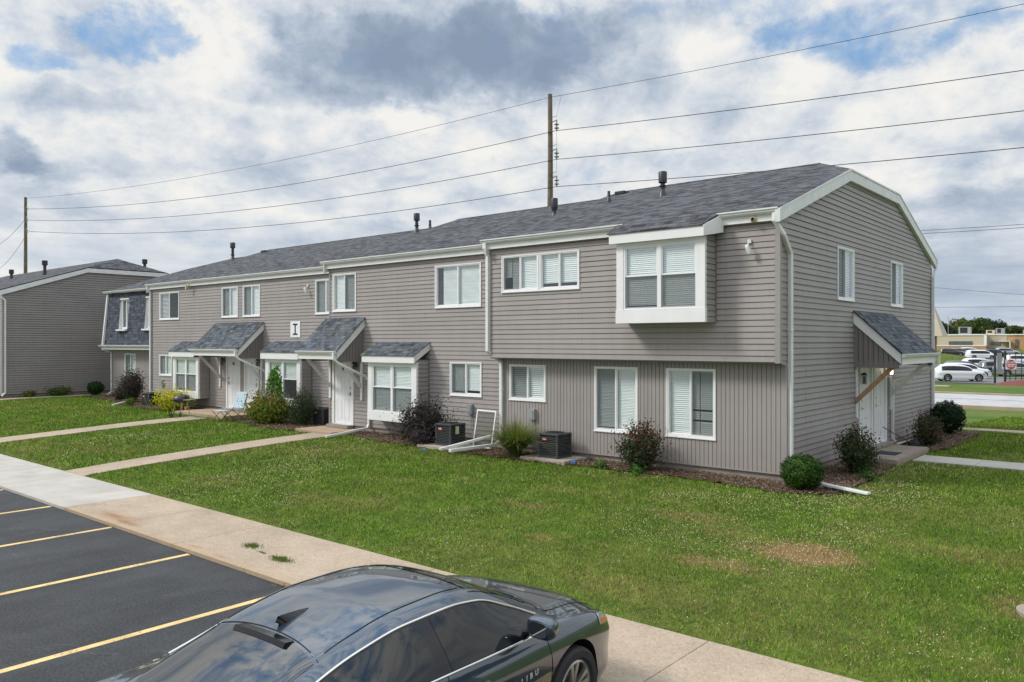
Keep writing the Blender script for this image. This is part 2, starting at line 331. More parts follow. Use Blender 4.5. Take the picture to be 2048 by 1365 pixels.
DRY = [(-4.1, 11.2, 1.0, .55, 1.1), (-4.9, 10.1, .8, .32, .75), (-5.6, 11.6, .5, .25, .5), (-7.7, 9.7, .5, .2, .5), (-9.2, 11.3, .8, .3, .45), (-6.4, 12.2, .8, .35, .5),
       (-2.2, 12.5, 1.2, .5, .35), (-16.5, 9.2, 1.2, .5, .3), (-12.5, 9.5, 1.6, .5, .25), (-5.5, 8.6, 1.2, .4, .35), (-1.3, 10.6, .6, .35, .7), (-24, 9.6, 1.5, .6, .35), (-18.5, 12.8, 2., .5, .3)]
def mat_lawn():
    m, n, o = material('lawn_soil'); ob = n.node('ShaderNodeTexCoord').outputs['Object']
    big = n.noise(ob, .35, 6, .6); mid = n.noise(ob, 2.2, 5, .6); fine = n.noise(ob, 22, 4, .7)
    g = n.mix(n.ss(mid, .3, .7), (.055, .095, .014), (.11, .155, .024))
    g = n.mix(n.ss(big, .45, .7, 0, .45), g, (.14, .135, .04))
    g = n.vmath('SCALE', g, scale=n.ss(fine, .25, .75, .55, 1.45, 'LINEAR'))
    q = n.vmath('ADD', ob, n.vmath('SCALE', n.vmath('SUBTRACT', n.noise(ob, 2.5, 4, col=True), (.5, .5, .5)), scale=.9))
    for (x, y, rx, ry, k) in DRY:
        v = n.vmath('MULTIPLY', n.vmath('SUBTRACT', q, (x, y, 0)), (1 / rx, 1 / ry, 0))
        g = n.mix(n.ss(n.vmath('LENGTH', v), .3, 1.3, k, 0), g, (.22, .14, .065))
    principled(n, o, g, .95, 0, n.bump(fine, .6, .03), spec=.15)
mat_lawn()
m, n, o = material('far_grass'); ob = n.node('ShaderNodeTexCoord').outputs['Object']
g = n.mix(n.ss(n.noise(ob, .12, 6, .65, .5), .35, .65), (.055, .12, .02), (.12, .15, .035))
g = n.vmath('SCALE', g, scale=n.ss(n.noise(ob, 3, 4, .7), .25, .75, .7, 1.3, 'LINEAR')); principled(n, o, g, .95, spec=.1)
m, n, o = material('mulch_soil'); ob = n.node('ShaderNodeTexCoord').outputs['Object']
g = n.mix(n.noise(ob, 45, 5, .7), (.04, .025, .016), (.19, .125, .08)); principled(n, o, g, .95, 0, n.bump(n.noise(ob, 45, 5, .7), .8, .03), spec=.1)
m, n, o = material('leafy'); at = n.node('ShaderNodeAttribute', attribute_name='Col')
b = principled(n, o, at.outputs['Color'], .6, spec=.14)
tr = n.node('ShaderNodeBsdfTranslucent'); n.set(tr.inputs[0], n.vmath('MULTIPLY', at.outputs['Color'], (1.1, 1.3, .6)))
mx = n.node('ShaderNodeMixShader'); mx.inputs[0].default_value = .28; n.l.new(b.outputs[0], mx.inputs[1]); n.l.new(tr.outputs[0], mx.inputs[2]); n.l.new(mx.outputs[0], o.inputs[0])
m, n, o = material('petal'); at = n.node('ShaderNodeAttribute', attribute_name='Col'); principled(n, o, at.outputs['Color'], .8, spec=.2)
simple('twig', (.10, .07, .05), .9); simple('bark', (.13, .10, .075), .95, var=.3, vscale=4)

# ------------------------------------------------------------------ mesh helpers
class MB:
    """collects shapes and links them as ONE mesh object"""
    def __init__(s): s.v = []; s.f = []; s.m = []; s.uv = []
    def add(s, vs, fs, mi=0, uvs=None):
        o = len(s.v); s.v.extend([tuple(map(float, q)) for q in vs])
        for k, f in enumerate(fs):
            s.f.append(tuple(i + o for i in f)); s.m.append(mi)
            s.uv.append(uvs[k] if uvs else None)
    def box(s, x0, x1, y0, y1, z0, z1, mi=0):
        s.hexa([(x0, y0, z0), (x1, y0, z0), (x1, y1, z0), (x0, y1, z0), (x0, y0, z1), (x1, y0, z1), (x1, y1, z1), (x0, y1, z1)], mi)
    def hexa(s, vs, mi=0):
        s.add(vs, [(0, 3, 2, 1), (4, 5, 6, 7), (0, 1, 5, 4), (1, 2, 6, 5), (2, 3, 7, 6), (3, 0, 4, 7)], mi)
    def fbox(s, F, a0, a1, d0, d1, z0, z1, mi=0):
        s.hexa([F(a0, d0, z0), F(a1, d0, z0), F(a1, d1, z0), F(a0, d1, z0), F(a0, d0, z1), F(a1, d0, z1), F(a1, d1, z1), F(a0, d1, z1)], mi)
    def fquad(s, F, a0, a1, d, z0, z1, mi=0):
        s.add([F(a0, d, z0), F(a1, d, z0), F(a1, d, z1), F(a0, d, z1)], [(0, 1, 2, 3)], mi)
    def tube(s, pts, r, n=8, mi=0, caps=True, flat=1.):
        pts = [Vector(q) for q in pts]; rs = r if isinstance(r, (list, tuple)) else [r] * len(pts)
        vs = []; up0 = None
        for i, q in enumerate(pts):
            t = (pts[min(i + 1, len(pts) - 1)] - pts[max(i - 1, 0)]).normalized()
            if up0 is None:
                up0 = Vector((0, 0, 1)) if abs(t.z) < .9 else Vector((1, 0, 0))
            a = t.cross(up0).normalized(); b = a.cross(t).normalized(); up0 = b
            for k in range(n):
                an = 2 * math.pi * (k + .5) / n
                vs.append(q + a * math.cos(an) * rs[i] + b * math.sin(an) * rs[i] * flat)
        fs = [(i * n + k, i * n + (k + 1) % n, (i + 1) * n + (k + 1) % n, (i + 1) * n + k) for i in range(len(pts) - 1) for k in range(n)]
        if caps: fs += [tuple(range(n - 1, -1, -1)), tuple((len(pts) - 1) * n + k for k in range(n))]
        s.add(vs, fs, mi)
    def rect_tube(s, pts, wd, hd, side, mi=0):
        """rectangular duct along pts; 'side' = world axis of its width"""
        pts = [Vector(q) for q in pts]; side = Vector(side).normalized(); vs = []
        for i, q in enumerate(pts):
            tin = (q - pts[i - 1]).normalized() if i else None
            tout = (pts[i + 1] - q).normalized() if i < len(pts) - 1 else None
            t = ((tin or tout) + (tout or tin)).normalized()
            nrm = side.cross(t).normalized(); k = 1.
            if tin and tout: k = 1 / max(.5, math.sqrt((1 + tin.dot(tout)) / 2))
            for sa, sb in ((-1, -1), (1, -1), (1, 1), (-1, 1)): vs.append(q + side * sa * wd / 2 + nrm * sb * hd / 2 * k)
        fs = [(i * 4 + k, i * 4 + (k + 1) % 4, (i + 1) * 4 + (k + 1) % 4, (i + 1) * 4 + k) for i in range(len(pts) - 1) for k in range(4)]
        fs += [(3, 2, 1, 0), tuple((len(pts) - 1) * 4 + k for k in range(4))]
        s.add(vs, fs, mi)
    def lathe(s, prof, n=24, c=(0, 0, 0), axis='z', mi=0, caps=True):
        vs = []
        for r, h in prof:
            for k in range(n):
                a = 2 * math.pi * k / n; q = (r * math.cos(a), r * math.sin(a), h)
                if axis == 'x': q = (h, q[0], q[1])
                if axis == 'y': q = (q[0], h, q[1])
                vs.append((q[0] + c[0], q[1] + c[1], q[2] + c[2]))
        fs = [(i * n + k, i * n + (k + 1) % n, (i + 1) * n + (k + 1) % n, (i + 1) * n + k) for i in range(len(prof) - 1) for k in range(n)]
        if caps: fs += [tuple(range(n - 1, -1, -1)), tuple((len(prof) - 1) * n + k for k in range(n))]
        s.add(vs, fs, mi)
    def slab(s, poly, th, mi=0, uvf=None):
        """planar polygon thickened downwards; uv in metres from uvf"""
        n = len(poly); lo = [(q[0], q[1], q[2] - th) for q in poly]
        fs = [tuple(range(n)), tuple(range(2 * n - 1, n - 1, -1))] + [(i, i + n, (i + 1) % n + n, (i + 1) % n) for i in range(n)]
        uvs = None
        if uvf:
            al = list(poly) + lo; uvs = [[uvf(al[i]) for i in f] for f in fs]
        s.add(list(poly) + lo, fs, mi, uvs)
    def build(s, name, mats, parent=None, org=None, bevel=0., smooth=None, loc=None, rot=0., fix=True):
        org = Vector(org) if org is not None else Vector((0, 0, 0))
        me = bpy.data.meshes.new(name)
        me.from_pydata([tuple(Vector(q) - org) for q in s.v], [], s.f)
        if not isinstance(mats, (list, tuple)): mats = [mats]
        for k in mats: me.materials.append(MAT[k])
        me.polygons.foreach_set('material_index', s.m)
        if any(u is not None for u in s.uv):
            lay = me.uv_layers.new(name='UVMap'); arr = []
            for f, u in zip(s.f, s.uv): arr += [c for q in (u if u else [(0, 0)] * len(f)) for c in q]
            lay.data.foreach_set('uv', arr)
        me.update()
        if fix or bevel:
            bm = bmesh.new(); bm.from_mesh(me)
            if fix: bmesh.ops.recalc_face_normals(bm, faces=bm.faces)
            if bevel: bmesh.ops.bevel(bm, geom=[e for e in bm.edges if len(e.link_faces) == 2 and e.calc_face_angle(0) > .5], offset=bevel, segments=2, affect='EDGES', clamp_overlap=True)
            bm.to_mesh(me); bm.free()
        if smooth is not None:
            me.shade_smooth(); me.set_sharp_from_angle(angle=R(smooth))
        o = bpy.data.objects.new(name, me); C.objects.link(o)
        if parent is not None: o.parent = parent
        if loc is not None: o.location = loc
        o.rotation_euler.z = rot
        return o
def tag(o, label=None, cat=None, group=None, kind=None):
    if label: o['label'] = label
    if cat: o['category'] = cat
    if group: o['group'] = group
    if kind: o['kind'] = kind
    return o
def thing(name, label, cat, loc=(0, 0, 0), group=None, rot=0.):
    o = bpy.data.objects.new(name, None); C.objects.link(o); o.location = loc; o.rotation_euler.z = rot
    o.empty_display_size = .2
    return tag(o, label, cat, group)
def npmesh(name, verts, faces, mat, colors=None, parent=None, loc=None, smooth=False):
    """bulk mesh from numpy arrays, per-vertex colours"""
    me = bpy.data.meshes.new(name); nv = len(verts); nf, k = faces.shape
    me.vertices.add(nv); me.vertices.foreach_set('co', verts.astype(np.float32).ravel())
    me.loops.add(nf * k); me.loops.foreach_set('vertex_index', faces.astype(np.int32).ravel())
    me.polygons.add(nf); me.polygons.foreach_set('loop_start', np.arange(0, nf * k, k, dtype=np.int32))
    me.materials.append(MAT[mat])
    if colors is not None:
        ca = me.color_attributes.new('Col', 'FLOAT_COLOR', 'POINT')
        c4 = np.ones((nv, 4), np.float32); c4[:, :3] = colors; ca.data.foreach_set('color', c4.ravel())
    me.update(); me.validate()
    if smooth: me.shade_smooth()
    o = bpy.data.objects.new(name, me); C.objects.link(o)
    if parent is not None: o.parent = parent
    if loc is not None: o.location = loc
    return o

# ------------------------------------------------------------------ terrain
_gy = [-60, 5.9, 6.0, 7.7, 7.8, 10, 12.5, 14.5, 30, 48, 63, 86, 110, 177, 250, 900]
_gz = [-.06, -.06, -.03, -.03, .06, .16, .27, .33, .34, -.35, -.35, -.78, -.6, .1, 1.0, 1.6]
def gz(x, y): return np.interp(y, _gy, _gz)

def ground():
    ys = sorted(set([-60, -30, 0] + _gy + list(np.arange(8, 40, 1.)) + [200, 300, 400, 600]))
    xs = [-900, -500, -300, -200, -140, -100] + list(range(-80, 41, 4)) + [60, 100, 200, 400]
    V = []; F = []
    for y in ys:
        for x in xs: V.append((x, y, float(gz(x, y))))
    n = len(xs)
    for j in range(len(ys) - 1):
        for i in range(n - 1): F.append((j * n + i, j * n + i + 1, (j + 1) * n + i + 1, (j + 1) * n + i))
    mb = MB(); mb.add(V, F)
    for k, f in enumerate(mb.f):
        if V[f[0]][1] >= 30: mb.m[k] = 1
    o = mb.build('ground', ['lawn_soil', 'far_grass'], smooth=180); tag(o, kind='structure')
ground()
def sheet(name, mat, x0, x1, y0, y1, z, th=.05):
    mb = MB(); mb.box(x0, x1, y0, y1, z - th, z); o = mb.build(name, mat); tag(o, kind='structure'); return o
# parking lot
sheet('parking_lot', 'asphalt', -70, 25, -40, 6.0, 0., .1)
mb = MB()
for k, x in enumerate([-35.8, -33.1, -30.4, -27.7, -25.0, -22.3, -19.55, -16.85, -14.15, -11.46, -8.77, -6.05, -3.3, -.6, 2.1]):
    # photo: stripe ends at the kerb
    mb.box(x - .05, x + .05, .9, 5.97, .0, .004)
o = mb.build('parking_stripes', 'line_paint'); tag(o, kind='structure')
# sidewalk slabs with open joints
JX = [-60, -52, -44, -36, -34, -32, -30, -28, -26, -24, -22, -20, -18.1, -16.3, -14.15, -12.05, -9.98, -7.93, -5.88, -3.82, -1.8, .25, 2.3, 4.3, 12]
mb = MB()
for a, b_ in zip(JX[:-1], JX[1:]):
    new = b_ <= -16.25
    dz = RNG.uniform(-.003, .003)
    mb.box(a + .006, b_ - .006, 6.0, 7.7, -.03, .055 + dz, 1 if new else 0)
mb.box(-60, 12, 6.02, 7.68, -.04, .035, 2)
o = mb.build('sidewalk', ['concrete_old', 'concrete_new', 'joint_dark'], bevel=.0); tag(o, kind='structure')
# garden paths (follow the terrain)
def path(name, mat, a0, a1, c0, c1, axis='y', step=1.35, th=.06, lift=.035):
    """a = running coordinate, c = across"""
    mb = MB(); n = max(1, round((a1 - a0) / step)); e = np.linspace(a0, a1, n + 1)
    for p0, p1 in zip(e[:-1], e[1:]):
        p0 += .005; p1 -= .005
        if axis == 'y':
            z0 = max(.062, float(gz(0, p0)) + lift); z1 = max(.062, float(gz(0, p1)) + lift)
            mb.hexa([(c0, p0, z0 - th), (c1, p0, z0 - th), (c1, p1, z1 - th), (c0, p1, z1 - th), (c0, p0, z0), (c1, p0, z0), (c1, p1, z1), (c0, p1, z1)])
        else:
            z = float(gz(0, (c0 + c1) / 2)) + lift
            mb.box(p0, p1, c0, c1, z - th, z)
    o = mb.build(name, mat); tag(o, kind='structure'); return o
path('path', 'concrete_old', 7.69, 14.95, -20.85, -19.75)
path('path', 'concrete_old', 7.69, 15.2, -29.0, -27.8)
path('path', 'concrete_old', 7.69, 26, -45.6, -44.8)
path('path', 'concrete_new', -5.0, 20, 20.75, 21.9, 'x')
path('path', 'concrete_old', -8.0, 25, 29.1, 29.85, 'x')
# street beyond
sheet('street', 'street_concrete', -250, 120, 48.6, 60.6, -.30, .06)
mb = MB(); mb.box(-250, 120, 48.0, 48.55, -.42, -.17); mb.box(-250, 120, 60.65, 61.1, -.42, -.2)
o = mb.build('kerb', 'concrete_old'); tag(o, kind='structure')
mb = MB(); mb.box(-250, 120, 55.5, 55.62, -.3, -.294); o = mb.build('street_line', 'joint_dark'); tag(o, kind='structure')
sheet('car_lot', 'asphalt_far', -60, 60, 86.2, 112, -.66, .1)

# ------------------------------------------------------------------ walls
def front(Y): return lambda a, d, z: (a, Y - d, z)          # faces the lawn (-Y)
def endw(X): return lambda a, d, z: (X + d, a, z)            # faces +X
def cut(iv, holes):
    out = [iv]
    for h0, h1 in holes:
        nx = []
        for a, b in out:
            if h1 <= a or h0 >= b: nx.append((a, b)); continue
            if h0 > a: nx.append((a, h0))
            if h1 < b: nx.append((h1, b))
        out = nx
    return [q for q in out if q[1] - q[0] > 1e-4]
def lap_wall(mb, F, z0, z1, L, Rr, holes=(), c=.122, lip=.015, mi=0, kinks=(), slot=.011):
    Lf = L if callable(L) else (lambda z: L); Rf = Rr if callable(Rr) else (lambda z: Rr)
    nco = int(math.ceil((z1 - z0) / c - 1e-6))
    for i in range(nco):
        zb, zt = z0 + i * c, min(z0 + (i + 1) * c, z1)
        zs_ = zb + c - slot
        brk = sorted({zb, zt} | ({zs_} if zs_ < zt - 1e-4 else set()) | {q for h in holes for q in h[2:4] if zb < q < zt} | {q for q in kinks if zb < q < zt})
        dz = lambda z: lip * (1 - (z - zb) / c) + .002
        jit = RNG.uniform(-.0012, .0012)
        for za, zc in zip(brk[:-1], brk[1:]):
            hs = [(h[0], h[1]) for h in holes if h[2] < zc - 1e-5 and h[3] > za + 1e-5]
            lo, hi = (Lf(za), Rf(za)), (Lf(zc), Rf(zc))
            ivs = cut((min(lo[0], hi[0]), max(lo[1], hi[1])), hs)
            for a, b in ivs:
                al = lo[0] if a <= min(lo[0], hi[0]) + 1e-6 else a; ah = hi[0] if a <= min(lo[0], hi[0]) + 1e-6 else a
                bl = lo[1] if b >= max(lo[1], hi[1]) - 1e-6 else b; bh = hi[1] if b >= max(lo[1], hi[1]) - 1e-6 else b
                d0, d1 = dz(za) + jit, dz(zc)
                if za >= zs_ - 1e-6: d0 = d1 = -.016
                if bl - al < .005 and bh - ah < .005: continue
                mb.add([F(al, d0, za), F(bl, d0, za), F(bh, d1, zc), F(ah, d1, zc)], [(0, 1, 2, 3)], mi, [[(al, za), (bl, za), (bh, zc), (ah, zc)]])
                if za == zb: mb.add([F(al, -.004, za), F(bl, -.004, za), F(bl, d0, za), F(al, d0, za)], [(0, 1, 2, 3)], mi, [[(al, za)] * 4])
def groove_wall(mb, F, z0, z1, a0, a1, holes=(), w_=.0995, g=.013, dep=.016, mi=0, bottom=None):
    n = max(1, round((a1 - a0) / w_)); w2 = (a1 - a0) / n
    segs = []
    for i in range(n):
        s = a0 + i * w2; segs += [(s, s + w2 - g, dep), (s + w2 - g, s + w2, 0.)]
    for s0, s1, dd in segs:
        br = sorted({s0, s1} | {q for h in holes for q in h[:2] if s0 < q < s1})
        for x0, x1 in zip(br[:-1], br[1:]):
            hs = [(h[2], h[3]) for h in holes if h[0] < x1 - 1e-5 and h[1] > x0 + 1e-5]
            for b0, t0 in cut((z0, z1), hs):
                q0 = bottom(x0) if bottom else b0; q1 = bottom(x1) if bottom else b0
                mb.add([F(x0, dd, q0), F(x1, dd, q1), F(x1, dd, t0), F(x0, dd, t0)], [(0, 1, 2, 3)], mi, [[(x0, b0), (x1, b0), (x1, t0), (x0, t0)]])
                if dd == 0.:
                    for x in (x0, x1): mb.add([F(x, 0, q0), F(x, dep, q0), F(x, dep, t0), F(x, 0, t0)], [(0, 1, 2, 3)], mi, [[(x, b0)] * 4])

BORG = (-21, 22, .34)
def blind(parent, F, a0, a1, z0, z1, d=-.068, s=.042, org=BORG, tilt=.95, mat='blind_white', skip=()):
    mb = MB(); z = z1 - .03; H0 = z1 - z0
    mb.fbox(F, a0, a1, d - .03, d + .012, z1 - .045, z1)
    while z - s > z0:
        z -= s; j = RNG.uniform(-.003, .003)
        if any(a_ < (z1 - z) / H0 < b_ for a_, b_ in skip): continue
        mb.add([F(a0, d + .012 + j, z), F(a1, d + .012 + j, z), F(a1, d - .004, z + s * tilt), F(a0, d - .004, z + s * tilt)], [(0, 1, 2, 3)])
    mb.fbox(F, a0, a1, d - .01, d + .012, z0, z0 + .02)
    return mb.build('blind', mat, parent, org, fix=False)
def pane(parent, F, a0, a1, z0, z1, d, org=BORG, name='pane', mat='pane_glass'):
    mb = MB(); mb.fquad(F, a0, a1, d, z0, z1); return mb.build(name, mat, parent, org, fix=False)
def frame_ring(mb, F, a0, a1, z0, z1, w_, d0, d1, mi=0):
    mb.fbox(F, a0, a0 + w_, d0, d1, z0, z1, mi); mb.fbox(F, a1 - w_, a1, d0, d1, z0, z1, mi)
    mb.fbox(F, a0 + w_, a1 - w_, d0 + .001, d1 - .001, z0, z0 + w_, mi); mb.fbox(F, a0 + w_, a1 - w_, d0 + .001, d1 - .001, z1 - w_, z1, mi)
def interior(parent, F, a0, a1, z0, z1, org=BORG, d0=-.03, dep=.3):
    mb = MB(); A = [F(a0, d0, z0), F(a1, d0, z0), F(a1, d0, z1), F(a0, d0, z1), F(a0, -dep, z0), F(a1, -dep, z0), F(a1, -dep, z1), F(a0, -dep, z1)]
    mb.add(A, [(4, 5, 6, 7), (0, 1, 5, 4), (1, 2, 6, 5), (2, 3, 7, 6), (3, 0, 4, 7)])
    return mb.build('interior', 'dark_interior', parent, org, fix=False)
def slider(parent, F, a0, a1, z0, z1, screen='L', blinds=((0, 1, 0.),), s=.042, org=BORG, label=None, tilt=.95, openw=False, skip=()):
    """sliding window; blinds = (fraction from, to, raised fraction)"""
    mb = MB(); W = .042
    frame_ring(mb, F, a0, a1, z0, z1, W, -.055, .022)
    frame_ring(mb, F, a0 - .022, a1 + .022, z0 - .03, z1 + .012, .028, -.005, .032)   # trim collar
    mb.fbox(F, a0 - .03, a1 + .03, .0, .045, z0 - .038, z0 - .012)                      # sill nose
    mid = (a0 + a1) / 2; mb.fbox(F, mid - .02, mid + .02, -.05, .012, z0 + W, z1 - W)
    for q0, q1, dd in ((a0 + W, mid - .02, -.03), (mid + .02, a1 - W, -.012)):
        frame_ring(mb, F, q0, q1, z0 + W, z1 - W, .02, dd - .012, dd + .01)
    o = mb.build('window', 'vinyl', parent, org)
    if label: o['label'] = label
    pane(o, F, a0 + W + .02, mid - .04, z0 + W + .02, z1 - W - .02, -.03, org)
    pane(o, F, mid + .04, a1 - W - .02, z0 + W + .02, z1 - W - .02, -.013, org)
    sa = (a0 + W, mid - .02) if screen == 'L' else (mid + .02, a1 - W)
    if screen: pane(o, F, sa[0] + .008, sa[1] - .008, z0 + W, z1 - W, .006, org, 'insect_screen', 'insect_mesh')
    iw = a1 - a0 - 2 * W
    for f0, f1, rz in blinds:
        blind(o, F, a0 + W + iw * f0 + .01, a0 + W + iw * f1 - .01, z0 + W + (z1 - z0) * rz, z1 - W, org=org, s=s, tilt=tilt, skip=skip if f0 >= .5 else ())
    interior(o, F, a0 + .01, a1 - .01, z0 + .01, z1 - .01, org)
    return o
def double_hung_pair(parent, F, a0, a1, z0, z1, s=.042, org=BORG, raised=(0, 0), name='window', low_screen=True, tilt=.95):
    mb = MB(); mid = (a0 + a1) / 2; zm = (z0 + z1) / 2 + .04
    frame_ring(mb, F, a0, a1, z0, z1, .035, -.05, .012); mb.fbox(F, mid - .045, mid + .045, -.05, .013, z0 + .035, z1 - .035)
    cols = ((a0 + .035, mid - .045), (mid + .045, a1 - .035))
    for q0, q1 in cols:
        frame_ring(mb, F, q0, q1, zm - .02, z1 - .035, .028, -.03, .0)
        frame_ring(mb, F, q0, q1, z0 + .035, zm + .02, .028, -.048, -.02)
    o = mb.build(name, 'vinyl', parent, org)
    for (q0, q1), rz in zip(cols, raised):
        pane(o, F, q0 + .028, q1 - .028, zm + .01, z1 - .06, -.015, org)
        pane(o, F, q0 + .028, q1 - .028, z0 + .06, zm - .01, -.034, org)
        if low_screen: pane(o, F, q0 + .004, q1 - .004, z0 + .036, zm - .02, -.006, org, 'insect_screen', 'insect_mesh')
        blind(o, F, q0 + .005, q1 - .005, z0 + .04 + rz * (z1 - z0), z1 - .04, org=org, s=s, tilt=tilt)
    interior(o, F, a0 + .005, a1 - .005, z0 + .005, z1 - .005, org, -.05)
    return o
def text_mesh(name, body, size, F, a, d, z, mat, parent, org, sx=1., depth=.006, align='CENTER', label=None, spacing=1., bold=0.):
    cu = bpy.data.curves.new(name, 'FONT'); cu.body = body; cu.size = size; cu.extrude = depth; cu.align_x = align
    cu.align_y = 'CENTER'; cu.space_character = spacing; cu.offset = bold
    to = bpy.data.objects.new('tmp', cu); C.objects.link(to)
    dg = bpy.context.evaluated_depsgraph_get(); me = bpy.data.meshes.new_from_object(to.evaluated_get(dg))
    bpy.data.objects.remove(to)
    for v in me.vertices:
        q = F(a + v.co.x * sx, d + v.co.z, z + v.co.y); v.co = Vector(q) - Vector(org)
    me.name = name; me.materials.clear(); me.materials.append(MAT[mat])
    o = bpy.data.objects.new(name, me); C.objects.link(o); o.parent = parent
    if label: o['label'] = label
    return o

def six_panel_door(parent, F, a0, a1, z0, z1, number, org=BORG, knob='L', label=None, numcol='bronze', trims=.11, nsize=.13):
    mb = MB()
    mb.fbox(F, a0, a1, -.05, .004, z0, z1)
    w_ = a1 - a0; m_ = .11 * w_ / .86; pw = (w_ - 3 * m_) / 2
    for zz0, zz1 in ((.12, .80), (.92, 1.50), (1.60, 1.86)):
        for k in range(2):
            p0 = a0 + m_ + k * (pw + m_); k2 = (z1 - z0) / 2.0
            frame_ring(mb, F, p0, p0 + pw, z0 + zz0 * k2, z0 + zz1 * k2, .022, .0, .011)
            mb.fbox(F, p0 + .045, p0 + pw - .045, .0, .010, z0 + zz0 * k2 + .045, z0 + zz1 * k2 - .045)
    o = mb.build('door', 'white_door', parent, org, bevel=.004)
    if label: o['label'] = label
    mb = MB()  # casing
    mb.fbox(F, a0 - trims, a0 - .004, -.03, .035, z0 - .02, z1 + .1); mb.fbox(F, a1 + .004, a1 + trims, -.03, .035, z0 - .02, z1 + .1)
    mb.fbox(F, a0 - .004, a1 + .004, -.03, .034, z1 + .003, z1 + .1)
    mb.fbox(F, a0, a1, -.03, .05, z0 - .035, z0 - .003)
    mb.build('casing', 'white', o, org, bevel=.004)
    ka = a0 + .07 if knob == 'L' else a1 - .07
    mb = MB(); mb.fbox(F, ka - .022, ka + .022, .003, .02, z0 + .93, z0 + 1.05); mb.fbox(F, ka - .03, ka + .07 * (1 if knob == 'L' else -1), .04, .055, z0 + .97, z0 + .99)
    mb.fbox(F, ka - .008, ka + .008, .02, .045, z0 + .97, z0 + .99); mb.fbox(F, ka - .025, ka + .025, .003, .03, z0 + 1.16, z0 + 1.21)
    mb.build('handle', 'nickel', o, org, bevel=.004)
    if number: text_mesh('door_number', number, nsize, F, (a0 + a1) / 2, .012, z1 - .27, numcol, o, org, bold=.004)
    return o

# ------------------------------------------------------------------ the apartment row
PITCH = .336
row = thing('apartment_building', 'long two-storey grey-brown apartment row with stepped dark shingle roof beside the lawn', 'building', BORG)
def bb(name, mb, mats, parent=row, **k): return mb.build(name, mats, parent, BORG, **k)
ZE = 5.88
class Sec: pass
secs = []
#        x0, x1, wall Y
for x0, x1, yw in ((-13.88, -6.17, 15.52), (-21.72, -13.88, 16.20), (-36.55, -21.72, 17.22), (-43.3, -36.55, 18.25)):
    s = Sec(); s.x0, s.x1, s.y = x0, x1, yw; s.ye = yw - .2; s.yr = s.ye + 6.45; s.yb = s.ye + 12.9; s.zr = ZE + PITCH * 6.45; secs.append(s)
S4, S3, S2, S1 = secs
def roof_uv(ye): return lambda q: (q[0] + 60, 1.42 + math.hypot(q[1] - ye, (q[1] - ye) * PITCH) * (1 if q[1] >= ye else -1))
def roof_uvb(yb): return lambda q: (q[0] + 31.7, math.hypot(yb - q[1], (yb - q[1]) * PITCH))
HIP = 4.35                      # run from the eave to the clipped gable's flat top
for s in secs:
    mb = MB(); uf, ub = roof_uv(s.ye), roof_uvb(s.yb)
    zt = ZE + PITCH * HIP; xl, xr = s.x0 - .08, s.x1 + .02
    def zf(y): return ZE + PITCH * (y - s.ye)
    if s is S4:
        xr = s.x1 + .10; xh = s.x1 - 1.35
        fr = [(xl, s.ye, ZE), (xr, s.ye, ZE), (xr, s.ye + HIP, zt), (xh, s.yr, s.zr), (xl, s.yr, s.zr)]
        bk = [(xl, s.yr, s.zr), (xh, s.yr, s.zr), (xr, s.yb - HIP, zt), (xr, s.yb, ZE), (xl, s.yb, ZE)]
        mb.slab([(xr, s.ye + HIP, zt), (xr, s.yb - HIP, zt), (xh, s.yr, s.zr)], .05, 0, lambda q: (q[1], (xr - q[0]) * 1.12))
        # roof runs on down over the upper bay
        yb_ = s.ye - .47
        zy = lambda y: ZE - .262 * (s.ye - y) / .45
        yb_ = s.ye - .45
        mb.slab([(-9.84, yb_, zy(yb_)), (-7.53, yb_, zy(yb_)), (-7.34, s.ye + .06, ZE + .035), (-9.84, s.ye + .06, ZE + .035)], .03, 0, uf)
    elif s is S1:
        xl = s.x0 - .1; xh = s.x0 + 1.35
        fr = [(xl, s.ye, ZE), (xr, s.ye, ZE), (xr, s.yr, s.zr), (xh, s.yr, s.zr), (xl, s.ye + HIP, zt)]
        bk = [(xh, s.yr, s.zr), (xr, s.yr, s.zr), (xr, s.yb, ZE), (xl, s.yb, ZE), (xl, s.yb - HIP, zt)]
        mb.slab([(xl, s.yb - HIP, zt), (xl, s.ye + HIP, zt), (xh, s.yr, s.zr)], .05, 0, lambda q: (q[1], (q[0] - xl) * 1.12))
    else:
        fr = [(xl, s.ye, ZE), (xr, s.ye, ZE), (xr, s.yr, s.zr), (xl, s.yr, s.zr)]
        bk = [(xl, s.yr, s.zr), (xr, s.yr, s.zr), (xr, s.yb, ZE), (xl, s.yb, ZE)]
    mb.slab(fr, .05, 0, uf); mb.slab(bk, .05, 0, ub)
    # ridge cap
    x0r, x1r = (xh if s is S1 else xl), (xh if s is S4 else xr)
    mb.slab([(x0r, s.yr - .13, s.zr - .13 * PITCH + .012), (x1r, s.yr - .13, s.zr - .13 * PITCH + .012), (x1r, s.yr, s.zr + .014), (x0r, s.yr, s.zr + .014)], .01, 0, lambda q: (q[1] * 3, q[0]))
    s.roof = bb('roof', mb, 'shingles')
    # step closures at the left rake
    mb = MB(); pr = [(xl + .02, s.ye, ZE - .05), (xl + .02, s.yr, s.zr - .05), (xl + .02, s.yb, ZE - .05), (xl + .02, s.yb, ZE - .4), (xl + .02, s.yr, s.zr - .4), (xl + .02, s.ye, ZE - .4)]
    mb.add(pr + [(q[0] + .03, q[1], q[2]) for q in pr], [(0, 1, 4, 5), (1, 2, 3, 4), (6, 7, 10, 11), (7, 8, 9, 10), (0, 5, 11, 6), (0, 6, 7, 1), (1, 7, 8, 2)])
    if s is not S1: bb('rake_board', mb, 'white_dirty')

